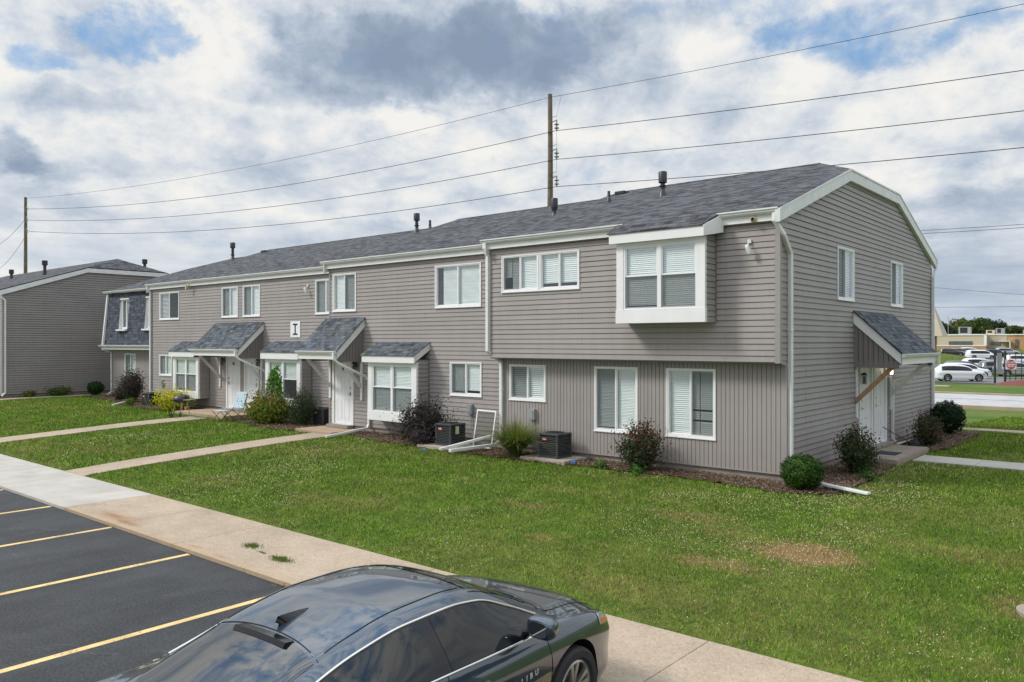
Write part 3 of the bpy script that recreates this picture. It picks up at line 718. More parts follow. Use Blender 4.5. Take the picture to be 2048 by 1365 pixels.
def gutter_run(x0, x1, yw, parent, z=ZE, org=BORG, name='gutter'):
    """K-style gutter in front of a fascia board"""
    mb = MB(); yo, yi = yw - .235, yw - .115
    pr = [(yi, z - .005), (yi, z - .115), (yi - .055, z - .115), (yo + .028, z - .075), (yo + .028, z - .05), (yo, z - .032), (yo, z - .005), (yo + .014, z - .005), (yo + .016, z - .03), (yi - .01, z - .1)]
    n = len(pr); vs = [(x0, a, b) for a, b in pr] + [(x1, a, b) for a, b in pr]
    mb.add(vs, [(i, i + 1, i + 1 + n, i + n) for i in range(n - 1)])
    for x in (x0, x1):
        mb.add([(x, a, b) for a, b in pr[:7]], [tuple(range(7))])
    return mb.build(name, 'gutter_white', parent, org, fix=False)
def fascia(x0, x1, yw, parent=row, z=ZE, h=.25, **k):
    mb = MB(); mb.box(x0, x1, yw - .112, yw - .085, z - h, z - .03); mb.box(x0, x1, yw - .085, yw, z - h + .02, z - h + .035)
    return mb.build('fascia', 'white', parent, BORG)
# --- S4 (nearest)
F4 = front(S4.y)
fascia(-14.02, -9.80, S4.y); fascia(-7.42, -6.17, S4.y)
gutter_run(-14.08, -9.70, S4.y, row); gutter_run(-7.42, -6.12, S4.y, row)
mb = MB(); W4 = (-13.48, -11.06, 4.51, 5.41); BAY4 = (-9.68, -7.53)
lap_wall(mb, F4, 2.80, ZE - .22, S4.x0 + .0, -6.24, [W4, (BAY4[0] + .02, BAY4[1] - .02, 3.66, 6.)])
mb.fbox(F4, S4.x0 - .0, -6.24, -.36, -.004, 2.775, 2.80)
mb.fbox(F4, -6.25, -6.165, -.40, .028, 2.775, ZE - .23, 1)       # corner board wraps the overhang
mb.fbox(F4, S4.x0 - .02, S4.x0 + .0, -.6, .022, 2.775, ZE - .23, 1)
bb('wall', mb, ['siding', 'siding_panel'], fix=False)
# lower storey, vertical grooves
F4L = front(15.87); LW = [(-13.52, -12.35, 1.72, 2.61), (-10.83, -9.66, 1.10, 2.61), (-8.88, -7.72, 1.12, 2.61)]
mb = MB(); groove_wall(mb, F4L, .52, 2.785, S4.x0 + .02, -6.17, LW)
mb.fbox(F4L, S4.x0 + .02, -6.17, .0, .022, .50, .525); mb.fbox(F4L, S4.x0 + .02, -6.17, .0, .02, 2.74, 2.785)
bb('wall', mb, 'siding_panel', fix=False)
mb = MB(); mb.box(S4.x0 + .03, -6.195, 15.90, 16.0, .1, .50); bb('foundation', mb, 'foundation')
slider(row, F4, -13.48, -12.30, 4.51, 5.41, 'L', ((.0, .22, .35), (.22, 1, .0)))
slider(row, F4, -12.24, -11.06, 4.51, 5.41, None, ((0, 1, .12),), s=.05)
slider(row, F4L, *LW[0], 'L', ((0, 1, .02),), s=.05, tilt=.8)
slider(row, F4L, *LW[1], 'L', ((0, .5, .03), (.5, 1, .0)), s=.035)
slider(row, F4L, *LW[2], 'R', ((0, .5, .0), (.5, .68, .0), (.68, 1, .0)), s=.045, tilt=.9, skip=((.615, .66), (.775, .815)))
# --- end wall
FE = endw(-6.17)
def gR(z):   # right limit (towards the back) of the clipped gable
    return S4.yb - .3 if z < ZE - .2 else S4.yb - .3 - (z - ZE + .2) / PITCH
def gL(z):
    lo = 15.85 if z < 2.78 else S4.y
    return lo if z < ZE - .25 else max(lo, S4.ye + .1 + (z - ZE + .25) / PITCH)
EW = [(18.97, 20.12, 4.22, 5.43), (23.33, 24.48, 4.22, 5.43), (20.53, 21.68, .55, 2.62), (21.72, 22.95, .55, 2.62)]
mb = MB(); zcap = ZE + PITCH * HIP - .22
lap_wall(mb, FE, .52, zcap, gL, gR, EW, kinks=(2.78, ZE - .25, ZE - .2))
mb.fbox(FE, 15.84, 15.93, -.02, .024, .5, 2.78, 1); mb.fbox(FE, S4.y - .03, S4.y + .06, -.02, .026, 2.78, ZE - .3, 1)
mb.fbox(FE, 27.86, 27.95, -.05, .024, .5, ZE - .3, 1)
bb('wall', mb, ['siding_end', 'siding_panel'], fix=False)
mb = MB(); mb.fbox(FE, 15.905, 27.9, -.12, -.027, .05, .515); bb('foundation', mb, 'foundation')
# back, left and inner walls close the block
for b_ in ((-43.3, -36.6, 30.7, 30.8, .3, 5.7), (-36.6, -21.75, 29.5, 29.6, .3, 5.7), (-21.75, -13.9, 28.5, 28.6, .3, 5.7), (-13.9, -6.22, 27.85, 27.93, .3, 5.7),
           (-43.35, -43.28, 18.3, 30.8, .3, 5.8), (-36.6, -36.53, 17.25, 19., .3, 5.8), (-36.6, -36.53, 29., 31, .3, 5.8), (-21.75, -21.7, 16.25, 17.6, .3, 5.8), (-13.91, -13.85, 15.55, 16.6, 2.8, 5.8)):
    mb = MB(); mb.box(*b_); bb('back_wall', mb, 'siding_panel')
slider(row, FE, *EW[0], 'L', ((0, 1, .0),), tilt=.8); slider(row, FE, *EW[1], 'L', ((0, 1, .0),), tilt=.8)
# rake boards of the clipped gable
mb = MB(); xo = -6.17 + .10; h = .27; ya, yc = S4.ye - .02, S4.yb + .02
def prof(o): return [(ya, ZE + o - .02), (S4.ye + HIP, ZE + PITCH * HIP + o), (S4.yb - HIP, ZE + PITCH * HIP + o), (yc, ZE + o - .02)]
top, bot = prof(-.012), prof(-.012 - h)
for i in range(3):
    a, b_ = top[i], top[i + 1]; c_, d_ = bot[i + 1], bot[i]
    mb.hexa([(xo - .10, d_[0], d_[1]), (xo, d_[0], d_[1]), (xo, c_[0], c_[1]), (xo - .10, c_[0], c_[1]), (xo - .10, a[0], a[1]), (xo, a[0], a[1]), (xo, b_[0], b_[1]), (xo - .10, b_[0], b_[1])])
    mb.hexa([(xo, a[0], a[1] - .03), (xo + .012, a[0], a[1] - .03), (xo + .012, b_[0], b_[1] - .03), (xo, b_[0], b_[1] - .03), (xo, a[0], a[1] + .012), (xo + .012, a[0], a[1] + .012), (xo + .012, b_[0], b_[1] + .012), (xo, b_[0], b_[1] + .012)])
bb('rake_board', mb, 'white_dirty')
# back gutter end
mb = MB(); mb.box(-14, -6.05, S4.yb - .02, S4.yb + .10, ZE - .13, ZE - .01); bb('gutter', mb, 'gutter_white')

# --- upper bay of S4
def bay(parent, Fw, yw, a0, a1, z0, z1, proj, hz, head_over, roofz=None, apron=.26, raised=(0, 0), tilt=.95, side_mat='siding', bottomlip=.0, ha=(None, None)):
    """box bay: white front frame, lapped side cheeks; roofz = where its little roof meets the wall"""
    Ff = front(yw - proj); mb = MB(); jw = .18
    zt = hz
    mb.fbox(Ff, a0, a0 + jw, -.06, .02, z0 + apron, zt); mb.fbox(Ff, a1 - jw, a1, -.06, .02, z0 + apron, zt)
    mb.fbox(Ff, a0 - .012, a1 + .012, -.06, .032, z0, z0 + apron - .002)
    mb.fbox(Ff, a0 + jw, a1 - jw, -.06, .016, zt - .07, zt)
    mb.box(a0 + .01, a1 - .01, yw - proj + .02, yw, z0 + .002, z0 + .03)
    o = mb.build('bay_window', 'white', parent, BORG)
    # header fascia
    h0, h1 = hz - .015, hz + head_over; mb = MB(); l_, r_ = (ha[0] if ha[0] else a0 - .12), (ha[1] if ha[1] else a1 + .0)
    mb.box(l_, r_ , yw - proj - .14, yw - proj - .11, h0, h1)
    mb.box(l_, r_, yw - proj - .11, yw - proj + .05, h0 + .01, h0 + .025)
    if roofz:
        # right-hand rake board of the little shed roof
        mb.hexa([(r_, yw - proj - .14, h0), (r_ + .03, yw - proj - .14, h0), (r_ + .03, yw, roofz - .21), (r_, yw, roofz - .21), (r_, yw - proj - .14, h1), (r_ + .03, yw - proj - .14, h1), (r_ + .03, yw, roofz), (r_, yw, roofz)])
        mb.hexa([(l_ - .03, yw - proj - .14, h0), (l_, yw - proj - .14, h0), (l_, yw, roofz - .21), (l_ - .03, yw, roofz - .21), (l_ - .03, yw - proj - .14, h1), (l_, yw - proj - .14, h1), (l_, yw, roofz), (l_ - .03, yw, roofz)])
    else:
        mb.hexa([(r_, yw - proj - .14, h0), (r_ + .03, yw - proj - .14, h0), (r_ + .22, yw - .115, h0 + .1), (r_ + .19, yw - .115, h0 + .1), (r_, yw - proj - .14, h1), (r_ + .03, yw - proj - .14, h1), (r_ + .22, yw - .115, ZE - .01), (r_ + .19, yw - .115, ZE - .01)])
    mb.build('fascia', 'white', o, BORG)
    if roofz:
        mb = MB(); sl = (roofz - h1) / (proj + .14); L_ = math.hypot(1, sl)
        mb.slab([(l_ - .05, yw - proj - .17, h1 + .01), (r_ + .05, yw - proj - .17, h1 + .01), (r_ + .05, yw, roofz + .03), (l_ - .05, yw, roofz + .03)], .025, 0, lambda q: (q[0] + 60, 1.35 + (q[1] - yw) * L_))
        mb.build('roof', 'shingles_canopy', o, BORG)
    mb = MB(); Fs = endw(a1 - .015)
    lap_wall(mb, Fs, z0 + .0, hz + .08, yw - proj + .03, yw)
    mb.fbox(Fs, yw - .03, yw, .0, .03, z0, hz + .1)
    mb.build('cheek', side_mat, o, BORG, fix=False)
    mb = MB(); Fl = lambda a, d, z: (a0 + .015 - d, a, z); lap_wall(mb, Fl, z0 + .0, hz + .08, yw - proj + .03, yw)
    mb.build('cheek', side_mat, o, BORG, fix=False)
    double_hung_pair(o, Ff, a0 + jw + .005, a1 - jw - .005, z0 + apron + .002, zt - .075, raised=raised, tilt=tilt)
    return o
# bay children of the row must stay two levels deep, so windows of a bay hang on the row itself
def bay_flat(Fw, *a, **k):
    o = bay(row, Fw, *a, **k)
    for ch in list(o.children):
        if ch.name.startswith('window'): ch.parent = row
    return o
bay_flat(F4, S4.y, -9.68, -7.53, 3.62, None, .49, 5.40, .20, apron=.29, raised=(.04, .0))
# --- S3
F3 = front(S3.y); D3 = (-21.42, -20.53, .54, 2.60)
fascia(S3.x0 - .14, -13.9, S3.y); gutter_run(S3.x0 - .22, -13.95, S3.y, row)
mb = MB(); H3 = [(-21.49, -20.32, 4.23, 5.43), (-16.65, -14.87, 4.22, 5.41), (-16.04, -14.85, 1.71, 2.63), D3, (-19.08, -16.95, .90, 2.7)]
lap_wall(mb, F3, .52, ZE - .22, S3.x0 + .05, -13.86, H3)
mb.fbox(F3, S3.x0, S3.x0 + .06, -.3, .024, .5, ZE - .23, 1)
bb('wall', mb, ['siding', 'siding_panel'], fix=False)
mb = MB(); mb.box(S3.x0 + .03, -13.9, S3.y + .03, S3.y + .12, .1, .515); mb.box(S2.x0 + .03, S2.x1, S2.y + .03, S2.y + .12, .1, .515); mb.box(-43.2, -36.6, 18.31, 18.4, .1, .6); bb('foundation', mb, 'foundation')
slider(row, F3, *H3[0], 'R', ((0, .5, .0), (.5, 1, .0)))
slider(row, F3, *H3[1], None, ((.12, .5, .0), (.5, 1, .0)), s=.03)
slider(row, F3, *H3[2], 'L', ((0, .5, .06), (.5, 1, .1)))
six_panel_door(row, F3, *D3, '8', knob='R', label='white six panel door with the number 8')
bay_flat(F3, S3.y, -19.10, -16.93, .84, None, .50, 2.61, .20, roofz=3.19, raised=(0, 0))
# --- S2
F2 = front(S2.y); D10 = (-29.84, -28.98, .55, 2.60); D9 = (-28.48, -27.66, .55, 2.60)
fascia(S2.x0 - .1, -21.6, S2.y); gutter_run(S2.x0 - .2, -21.62, S2.y, row)
mb = MB(); H2 = [(-35.69, -33.91, 4.24, 5.44), (-30.28, -29.09, 4.24, 5.44), (-28.67, -27.49, 4.24, 5.44), (-23.87, -22.69, 4.23, 5.43), (-35.71, -34.57, 1.72, 2.62), D10, D9, (-33.42, -31.3, .9, 2.7), (-26.3, -24.12, .9, 2.7)]
lap_wall(mb, F2, .52, ZE - .22, S2.x0 + .07, -21.7, H2)
mb.fbox(F2, S2.x0, S2.x0 + .08, -.5, .024, .5, ZE - .23, 1)
bb('wall', mb, ['siding', 'siding_panel'], fix=False)
slider(row, F2, *H2[0], 'R', ((0, .5, .0),), tilt=.35, s=.06)
slider(row, F2, *H2[1], 'L', ((.0, .5, .0), (.5, 1, .0)))
slider(row, F2, *H2[2], 'L', ((.0, 1, .0),), s=.05)
slider(row, F2, *H2[3], 'L', ((.0, 1, .0),))
slider(row, F2, *H2[4], 'L', ((.0, 1, .0),))
six_panel_door(row, F2, *D10, '10', knob='L', label='white six panel door with the number 10', nsize=.15)
six_panel_door(row, F2, *D9, '9', knob='R', label='white six panel door with the number 9')
bay_flat(F2, S2.y, -33.44, -31.28, .85, None, .50, 2.60, .22, roofz=3.22, raised=(.06, 0), tilt=.85)
bay_flat(F2, S2.y, -26.31, -24.10, .86, None, .50, 2.60, .24, roofz=3.22, raised=(.5, .5), tilt=.75)
# building letter
sg = MB(); sg.fbox(F2, -25.42, -24.80, .018, .03, 3.38, 3.98); so_ = bb('letter_sign', sg, 'sign_white', bevel=.004); so_['label'] = 'white square board with a black serif letter I'
sg = MB(); sg.fbox(F2, -25.145, -25.075, .031, .036, 3.50, 3.86)
for zz in (3.47, 3.83): sg.fbox(F2, -25.25, -24.97, .031, .0358, zz, zz + .06)
sg.build('letter', 'black_gloss', so_, BORG)
# --- S1 with shingled mansard
YT, YB = 18.12, 17.87; ZB = 3.02
mb = MB(); FM = lambda a, d, z: (a, (YB + .02) + (YT - YB) * (z - ZB) / (5.72 - ZB) - d, z)
MW = [(-41.75, -40.75, 3.80, 5.42), (-38.9, -37.6, 3.80, 5.42)]
for (z0_, z1_) in ((ZB, 3.80), (3.80, 5.42), (5.42, 5.74)):
    ivs = cut((-43.25, -36.6), [(w_[0], w_[1]) for w_ in MW]) if z0_ == 3.80 else [(-43.25, -36.6)]
    for a, b_ in ivs:
        mb.add([FM(a, 0, z0_), FM(b_, 0, z0_), FM(b_, 0, z1_), FM(a, 0, z1_)], [(0, 1, 2, 3)], 0, [[(a, z0_), (b_, z0_), (b_, z1_), (a, z1_)]])
bb('mansard', mb, 'shingles_mansard', fix=False)
for w_ in MW:                                   # upright windows in sloping cheeks
    FW = front(YT + .02)
    o = slider(row, FW, w_[0] + .12, w_[1] - .02, 3.92, 5.36, 'L', ((0, 1, 0),))
    mb = MB()
    for xx in (w_[0], w_[1]):
        mb.add([(xx, YB + .06 + (YT - YB) * .29 - .03, 3.80), (xx, YT + .1, 3.80), (xx, YT + .1, 5.42), (xx, YT - .02, 5.42)], [(0, 1, 2, 3)])
        mb.add([(xx + .12, YT + .04, 3.80), (xx, YT + .1, 3.80), (xx, YT + .1, 5.42), (xx + .12, YT + .04, 5.42)], [(0, 1, 2, 3)])
    mb.box(w_[0] - .03, w_[1] + .03, YB - .03, YT + .1, 3.78, 3.86); mb.box(w_[0], w_[1], YT - .08, YT + .1, 5.38, 5.44)
    mb.build('window_cheek', 'white', o, BORG)
mb = MB(); mb.box(-43.40, -36.5, YB - .06, YB - .03, ZB - .19, ZB - .02); mb.box(-43.4, -36.5, YT - .12, YT - .09, ZE - .13, ZE - .03)
mb.hexa([(-43.36, YB - .08, ZB), (-43.24, YB - .08, ZB), (-43.24, YB + .02, ZB), (-43.36, YB + .02, ZB), (-43.36, YT - .06, 5.76), (-43.24, YT - .06, 5.76), (-43.24, YT + .03, 5.76), (-43.36, YT + .03, 5.76)])
bb('fascia', mb, 'white')
gutter_run(-43.55, -36.5, YB + .05, row, ZB + .04); gutter_run(-43.5, -36.5, YT + .02, row, ZE - .02)
F1 = front(18.27); mb = MB(); W1 = (-41.64, -40.45, 1.12, 2.61)
groove_wall(mb, F1, .5, ZB - .1, -43.25, -36.5, [W1]); bb('wall', mb, 'siding_panel', fix=False)
slider(row, F1, *W1, 'L', ((0, 1, .05),))
mb = MB(); mb.box(-43.3, -36.5, YB, 18.3, ZB - .16, ZB - .12); bb('soffit', mb, 'white')

# --- canopies
def canopy(name, Ff, L, a0, a1, proj, zl, zh, front_face, end=False):
    """steep shed roof on braces: Ff maps (along, out, up)"""
    h = .20
    mb = MB()   # fascia + rake boards
    mb.fbox(Ff, a0, a1, proj - .03, proj, zl - h - .06, zl - .03)
    for aa in (a0, a1 - .03):
        mb.hexa([Ff(aa, .0, zh - .30), Ff(aa + .03, .0, zh - .30), Ff(aa + .03, proj - .02, zl - h - .06), Ff(aa, proj - .02, zl - h - .06), Ff(aa, .0, zh - .01), Ff(aa + .03, .0, zh - .01), Ff(aa + .03, proj - .02, zl - .02), Ff(aa, proj - .02, zl - .02)])
    o = mb.build('canopy', 'white', row, BORG)
    if L: o['label'] = L
    mb = MB(); sl = math.hypot(proj, zh - zl); q = [Ff(a0 - .04, proj + .03, zl - .005), Ff(a1 + .04, proj + .03, zl - .005), Ff(a1 + .04, .0, zh + .02), Ff(a0 - .04, .0, zh + .02)]
    uvs = [(a0, 0), (a1, 0), (a1, sl), (a0, sl)]
    lo = [Vector(v) - Vector((0, 0, .03)) for v in q]; mb.add(q + lo, [(0, 1, 2, 3), (7, 6, 5, 4), (0, 4, 5, 1), (1, 5, 6, 2), (2, 6, 7, 3), (3, 7, 4, 0)], 0, [uvs] * 2 + [[(0, 0)] * 4] * 4)
    mb.build('shingle_roof', 'shingles_canopy', o, BORG)
    # grooved triangular side panels
    mb = MB()
    for aa, sg_ in ((a0 + .05, -1), (a1 - .05, 1)):
        n = 9
        for i in range(n):
            d0 = proj * .93 * i / n; d1 = proj * .93 * (i + 1) / n - .012; zb = zl - h - .12
            zt0 = zh - .12 - (zh - zl) * d0 / proj; zt1 = zh - .12 - (zh - zl) * d1 / proj
            mb.hexa([Ff(aa - .01, d0, zb), Ff(aa + .01, d0, zb), Ff(aa + .01, d1, zb), Ff(aa - .01, d1, zb), Ff(aa - .01, d0, zt0), Ff(aa + .01, d0, zt0), Ff(aa + .01, d1, zt1), Ff(aa - .01, d1, zt1)])
        mb.fbox(Ff, aa - .004, aa + .004, 0, proj * .92, zl - h - .12, zl - .2)
        mb.fbox(Ff, aa - .012, aa + .012, 0, proj * .93, zl - h - .145, zl - h - .12)
    mb.fbox(Ff, a0 + .06, a1 - .06, 0.0, proj - .03, zl - h - .05, zl - h - .03)
    mb.build('side_panel', 'siding_dark', o, BORG)
    # gutter
    mb = MB(); pr = [(proj, zl), (proj, zl - .095), (proj + .06, zl - .095), (proj + .085, zl - .06), (proj + .085, zl - .045), (proj + .11, zl - .025), (proj + .11, zl), (proj + .098, zl), (proj + .095, zl - .02), (proj + .01, zl - .08)]
    n = len(pr); vs = [Ff(a0 - .05, a, b_) for a, b_ in pr] + [Ff(a1 + .03, a, b_) for a, b_ in pr]
    mb.add(vs, [(i, i + 1, i + 1 + n, i + n) for i in range(n - 1)])
    for aa in (a0 - .05, a1 + .03): mb.add([Ff(aa, a, b_) for a, b_ in pr[:7]], [tuple(range(7))])
    mb.build('gutter', 'gutter_white', o, BORG, fix=False)
    return o
def brace(canopy_o, Ff, a, proj, zl, mat='white_dirty', drop=1.0, label=None):
    mb = MB(); w_ = .05; zt, zb = zl - .27, zl - .25 - drop; dd = proj - .18
    mb.hexa([Ff(a - w_ / 2, .03, zb), Ff(a + w_ / 2, .03, zb), Ff(a + w_ / 2, dd + .05, zt), Ff(a - w_ / 2, dd + .05, zt), Ff(a - w_ / 2, .03, zb + .15), Ff(a + w_ / 2, .03, zb + .15), Ff(a + w_ / 2, dd - .08, zt + .02), Ff(a - w_ / 2, dd - .08, zt + .02)])
    o = mb.build('brace', mat, canopy_o, BORG, bevel=.004)
    if label: o['label'] = label
def cleat(canopy_o, Ff, a, zl, drop=1.25, w_=.1):
    mb = MB(); mb.fbox(Ff, a - w_ / 2, a + w_ / 2, .016, .06, zl - .33 - drop, zl - .33); mb.build('wall_post', 'white_dirty', canopy_o, BORG, bevel=.004)
c3 = canopy('canopy', F3, 'single-door shed canopy next to the letter sign', -21.86, -19.88, 1.12, 2.93, 3.99, 1)
for a in (-21.63, -20.0): brace(c3, F3, a, 1.12, 2.93); cleat(c3, F3, a, 2.93)
c2 = canopy('canopy', F2, 'wide double-door shed canopy', -30.74, -27.22, 1.12, 2.93, 3.99, 1)
for a in (-30.4, -27.35): brace(c2, F2, a, 1.12, 2.93); cleat(c2, F2, a, 2.93)
ce = canopy('canopy', FE, 'shed canopy over the end doors with one bare timber brace', 20.12, 23.42, 1.12, 2.93, 3.97, 1)
brace(ce, FE, 20.25, 1.12, 2.93, 'cedar', label='unpainted timber brace'); brace(ce, FE, 23.2, 1.12, 2.93)
for a in (20.30, 23.22): cleat(ce, FE, a, 2.93)
six_panel_door(row, FE, 20.68, 21.52, .56, 2.60, '7', knob='L', label='white six panel door with the number 7', trims=.13)
six_panel_door(row, FE, 21.86, 22.76, .56, 2.60, None, knob='L', trims=.13)
# lanterns
def lantern(Ff, a, z, lit=False):
    mb = MB(); mb.fbox(Ff, a - .04, a + .04, .01, .03, z, z + .14); mb.fbox(Ff, a - .01, a + .01, .03, .13, z + .12, z + .14)
    mb.fbox(Ff, a - .05, a + .05, .07, .17, z + .1, z + .13); mb.fbox(Ff, a - .035, a + .035, .085, .155, z + .13, z + .17)
    for da in (-.045, .04):
        for dd in (.075, .16): mb.fbox(Ff, a + da, a + da + .006, dd, dd + .006, z - .1, z + .1)
    mb.fbox(Ff, a - .045, a + .045, .075, .165, z - .115, z - .1)
    o = bb('wall_lantern', mb, 'bronze')
    mb = MB(); mb.fbox(Ff, a - .03, a + .03, .09, .15, z - .09, z + .08); mb.build('lamp_glass', 'lit_bulb' if lit else 'glass_grey', o, BORG)
lantern(F3, -20.30, 2.40); lantern(F2, -30.12, 2.38); lantern(F2, -27.5, 2.38); lantern(FE, 20.62, 2.28)
lantern(FE, 23.02, 2.42, True)
# security lights, cameras
def flood(x, y, z, body='grey_box', lab=None):
    mb = MB(); mb.box(x - .04, x + .04, y - .03, y, z + .12, z + .2); mb.tube([(x, y - .03, z + .14), (x, y - .1, z + .08)], .012)
    mb.lathe([(.0, -.10), (.045, -.10), (.05, .02), (.04, .07), (.02, .09), (0, .09)], 14, (0, 0, 0))
    n0 = 8 + 16 + 2 * 0
    k = len(mb.v) - 14 * 6
    M = Matrix.Translation((x + .02, y - .13, z)) @ Matrix.Rotation(R(-16), 4, 'Y') @ Matrix.Rotation(R(14), 4, 'X')
    for i in range(k, len(mb.v)): mb.v[i] = tuple(M @ Vector(mb.v[i]))
    o = bb('flood_light', mb, body, smooth=40)
    if lab: o['label'] = lab
flood(-6.78, 15.50, 5.10, 'white_dirty', 'white canister light near the corner'); flood(-24.33, 17.20, 5.10, 'white_dirty')
mb = MB(); mb.lathe([(.068, 0), (.068, -.02), (.056, -.03), (.04, -.05), (.02, -.065), (0, -.068)], 20, (-6.66, 15.405, 5.69), 'y'); bb('dome_camera', mb, 'yellow_plastic', smooth=40)
mb = MB(); mb.lathe([(.044, -.035), (.032, -.065), (.02, -.08), (0, -.082)], 16, (-6.66, 15.405, 5.69), 'y'); bb('camera_lens', mb, 'black_gloss', smooth=40)
mb = MB(); mb.box(-32.90, -32.82, 16.96, 17.04, 5.46, 5.66); mb.box(-32.80, -32.68, 17.0, 17.06, 5.60, 5.70); bb('eave_light', mb, 'yellow_plastic', bevel=.01)
# meter / disconnect boxes with conduit
for x, y, z, zz in ((-12.73, 15.87, 1.22, 1), (-15.23, 16.20, 1.20, 1), (-35.37, 17.22, 1.22, 0)):
    mb = MB(); mb.box(x - .095, x + .095, y - .11, y - .012, z, z + .27); mb.box(x - .05, x + .06, y - .12, y - .11, z + .04, z + .22)
    o = bb('junction_box', mb, 'grey_box', bevel=.008)
    mb = MB(); mb.tube([(x + .04, y - .06, z), (x + .03, y - .06, z - .3), (x + .07, y - .08, z - .42), (x + .12, y - .07, z - .62), (x + .2, y - .1, .48), (x + .34, y - .22, .45)], .013, 6); mb.build('conduit', 'grey_box', o, BORG, smooth=60)

# --- downspouts
def downspout(pts, side, label=None, w_=.085, h_=.062, parent=row):
    mb = MB(); mb.rect_tube(pts, w_, h_, side)
    for q0, q1 in zip(pts[:-1], pts[1:]):                          # joint sleeves
        q0, q1 = Vector(q0), Vector(q1)
        if (q1 - q0).length > 1.5:
            for t in (.35,):
                c = q0.lerp(q1, t); dr = (q1 - q0).normalized(); mb.rect_tube([c - dr * .03, c + dr * .03], w_ + .01, h_ + .01, side)
    o = mb.build('downspout', 'gutter_white', parent, BORG, bevel=.006)
    if label: o['label'] = label
    return o
Xv, Yv = (1, 0, 0), (0, 1, 0)
# corner: from the gutter end round onto the end wall
downspout([(-6.21, 15.37, 5.80), (-6.21, 15.37, 5.62), (-6.10, 15.55, 5.36), (-6.10, 15.92, 5.0), (-6.10, 15.93, .55)], (1, -.35, 0), None, .09, .07)
downspout([(-6.10, 28.28, 5.85), (-6.10, 28.28, 5.60), (-6.10, 27.86, 5.25), (-6.10, 27.86, .5), (-6.10, 27.9, .42)], Xv)
# step between S4 and S3
downspout([(-13.98, 15.36, 5.80), (-13.98, 15.36, 5.66), (-13.96, 15.46, 5.46), (-13.96, 15.46, 2.98), (-13.78, 15.80, 2.68), (-13.78, 15.80, .62), (-13.86, 15.62, .50), (-14.25, 14.35, .44)], Xv, 'tall downspout at the roof step', .095, .075)
downspout([(-13.98, 15.75, .78), (-13.98, 15.62, .72), (-14.55, 14.30, .46)], Xv, None)
# S1 / S2 step and S1's left edge
downspout([(-36.62, 17.06, 5.80), (-36.62, 17.06, 5.66), (-36.5, 17.15, 5.5), (-36.5, 17.15, .45)], Xv)
downspout([(-43.3, 17.83, ZB - .05), (-43.3, 17.83, ZB - .2), (-43.12, 18.2, ZB - .38), (-43.12, 18.2, .6), (-43.15, 18.0, .45)], Xv)
# canopy spouts
for Ff, a, s_, lb in ((F3, -20.0, Xv, 'bent spout from the single-door canopy'), (F2, -27.35, Xv, None)):
    pts = [Ff(a + .07, 1.19, 2.86), Ff(a + .07, 1.19, 2.68), Ff(a + .12, 1.06, 2.56), Ff(a + .36, .12, 2.10), Ff(a + .40, .07, 2.02), Ff(a + .40, .07, .62)]
    if lb: pts += [Ff(a + .40, .13, .50), Ff(a + .58, 1.85, .40)]
    else: pts += [Ff(a + .40, .1, .50)]
    downspout(pts, s_, lb)
downspout([FE(23.40, 1.18, 2.86), FE(23.40, 1.18, 2.62), FE(23.36, 1.05, 2.52), FE(23.36, .14, 2.14), FE(23.30, .07, 2.04), FE(23.30, .07, .55), FE(23.38, .12, .47)], Yv)
mb = MB(); mb.hexa([(-6.0, 23.35, .36), (-6.0, 23.5, .36), (-6.0, 25.0, .36), (-6.04, 23.35, .36)] + [(-5.9, 23.35, .44), (-5.9, 23.5, .44), (-5.92, 25.0, .44), (-6.04, 23.35, .44)]); bb('splash_spout', mb, 'gutter_white')
# --- roof furniture
def roofz(s, y): return ZE + PITCH * (y - s.ye) if y < s.yr else s.zr - PITCH * (y - s.yr)
def flue(s, x, y, r, h, cap, lab=None):
    z = roofz(s, y); mb = MB()
    mb.lathe([(r * 2.1, z - .05), (r * 1.15, z + .16), (r, z + .17), (r, z + h)], 18, (x, y, 0))
    if cap:
        mb.lathe([(r * 1.15, z + .24), (r * 1.6, z + .25), (r * 1.6, z + .28), (r, z + .29)], 18, (x, y, 0))
        mb.lathe([(r * 1.25, z + h - .02), (r * 1.9, z + h), (r * 1.9, z + h + .28), (r * 1.7, z + h + .30), (0, z + h + .30)], 20, (x, y, 0))
    else: mb.lathe([(r * 1.2, z + .18), (r * 1.2, z + .22), (r, z + .23)], 14, (x, y, 0))
    o = bb('flue' if cap else 'vent_pipe', mb, 'black_metal', smooth=40)
flue(S4, -11.0, 19.4, .062, .36, True); flue(S4, -12.9, 19.6, .042, .32, False)
flue(S3, -14.72, 19.35, .058, .30, True)
def ridge_box(s, x, y):
    z = roofz(s, y); mb = MB()
    mb.box(x - .18, x + .18, y - .2, y + .15, z - .05, z + .045); bb('roof_vent', mb, 'black_metal', bevel=.01)
ridge_box(S4, -13.5, 21.3); ridge_box(S2, -36.1, 22.95)
flue(S2, -24.7, 22.9, .068, .48, True); flue(S2, -24.0, 23.0, .05, .4, False)
flue(S1, -41.1, 24.0, .075, .66, True)

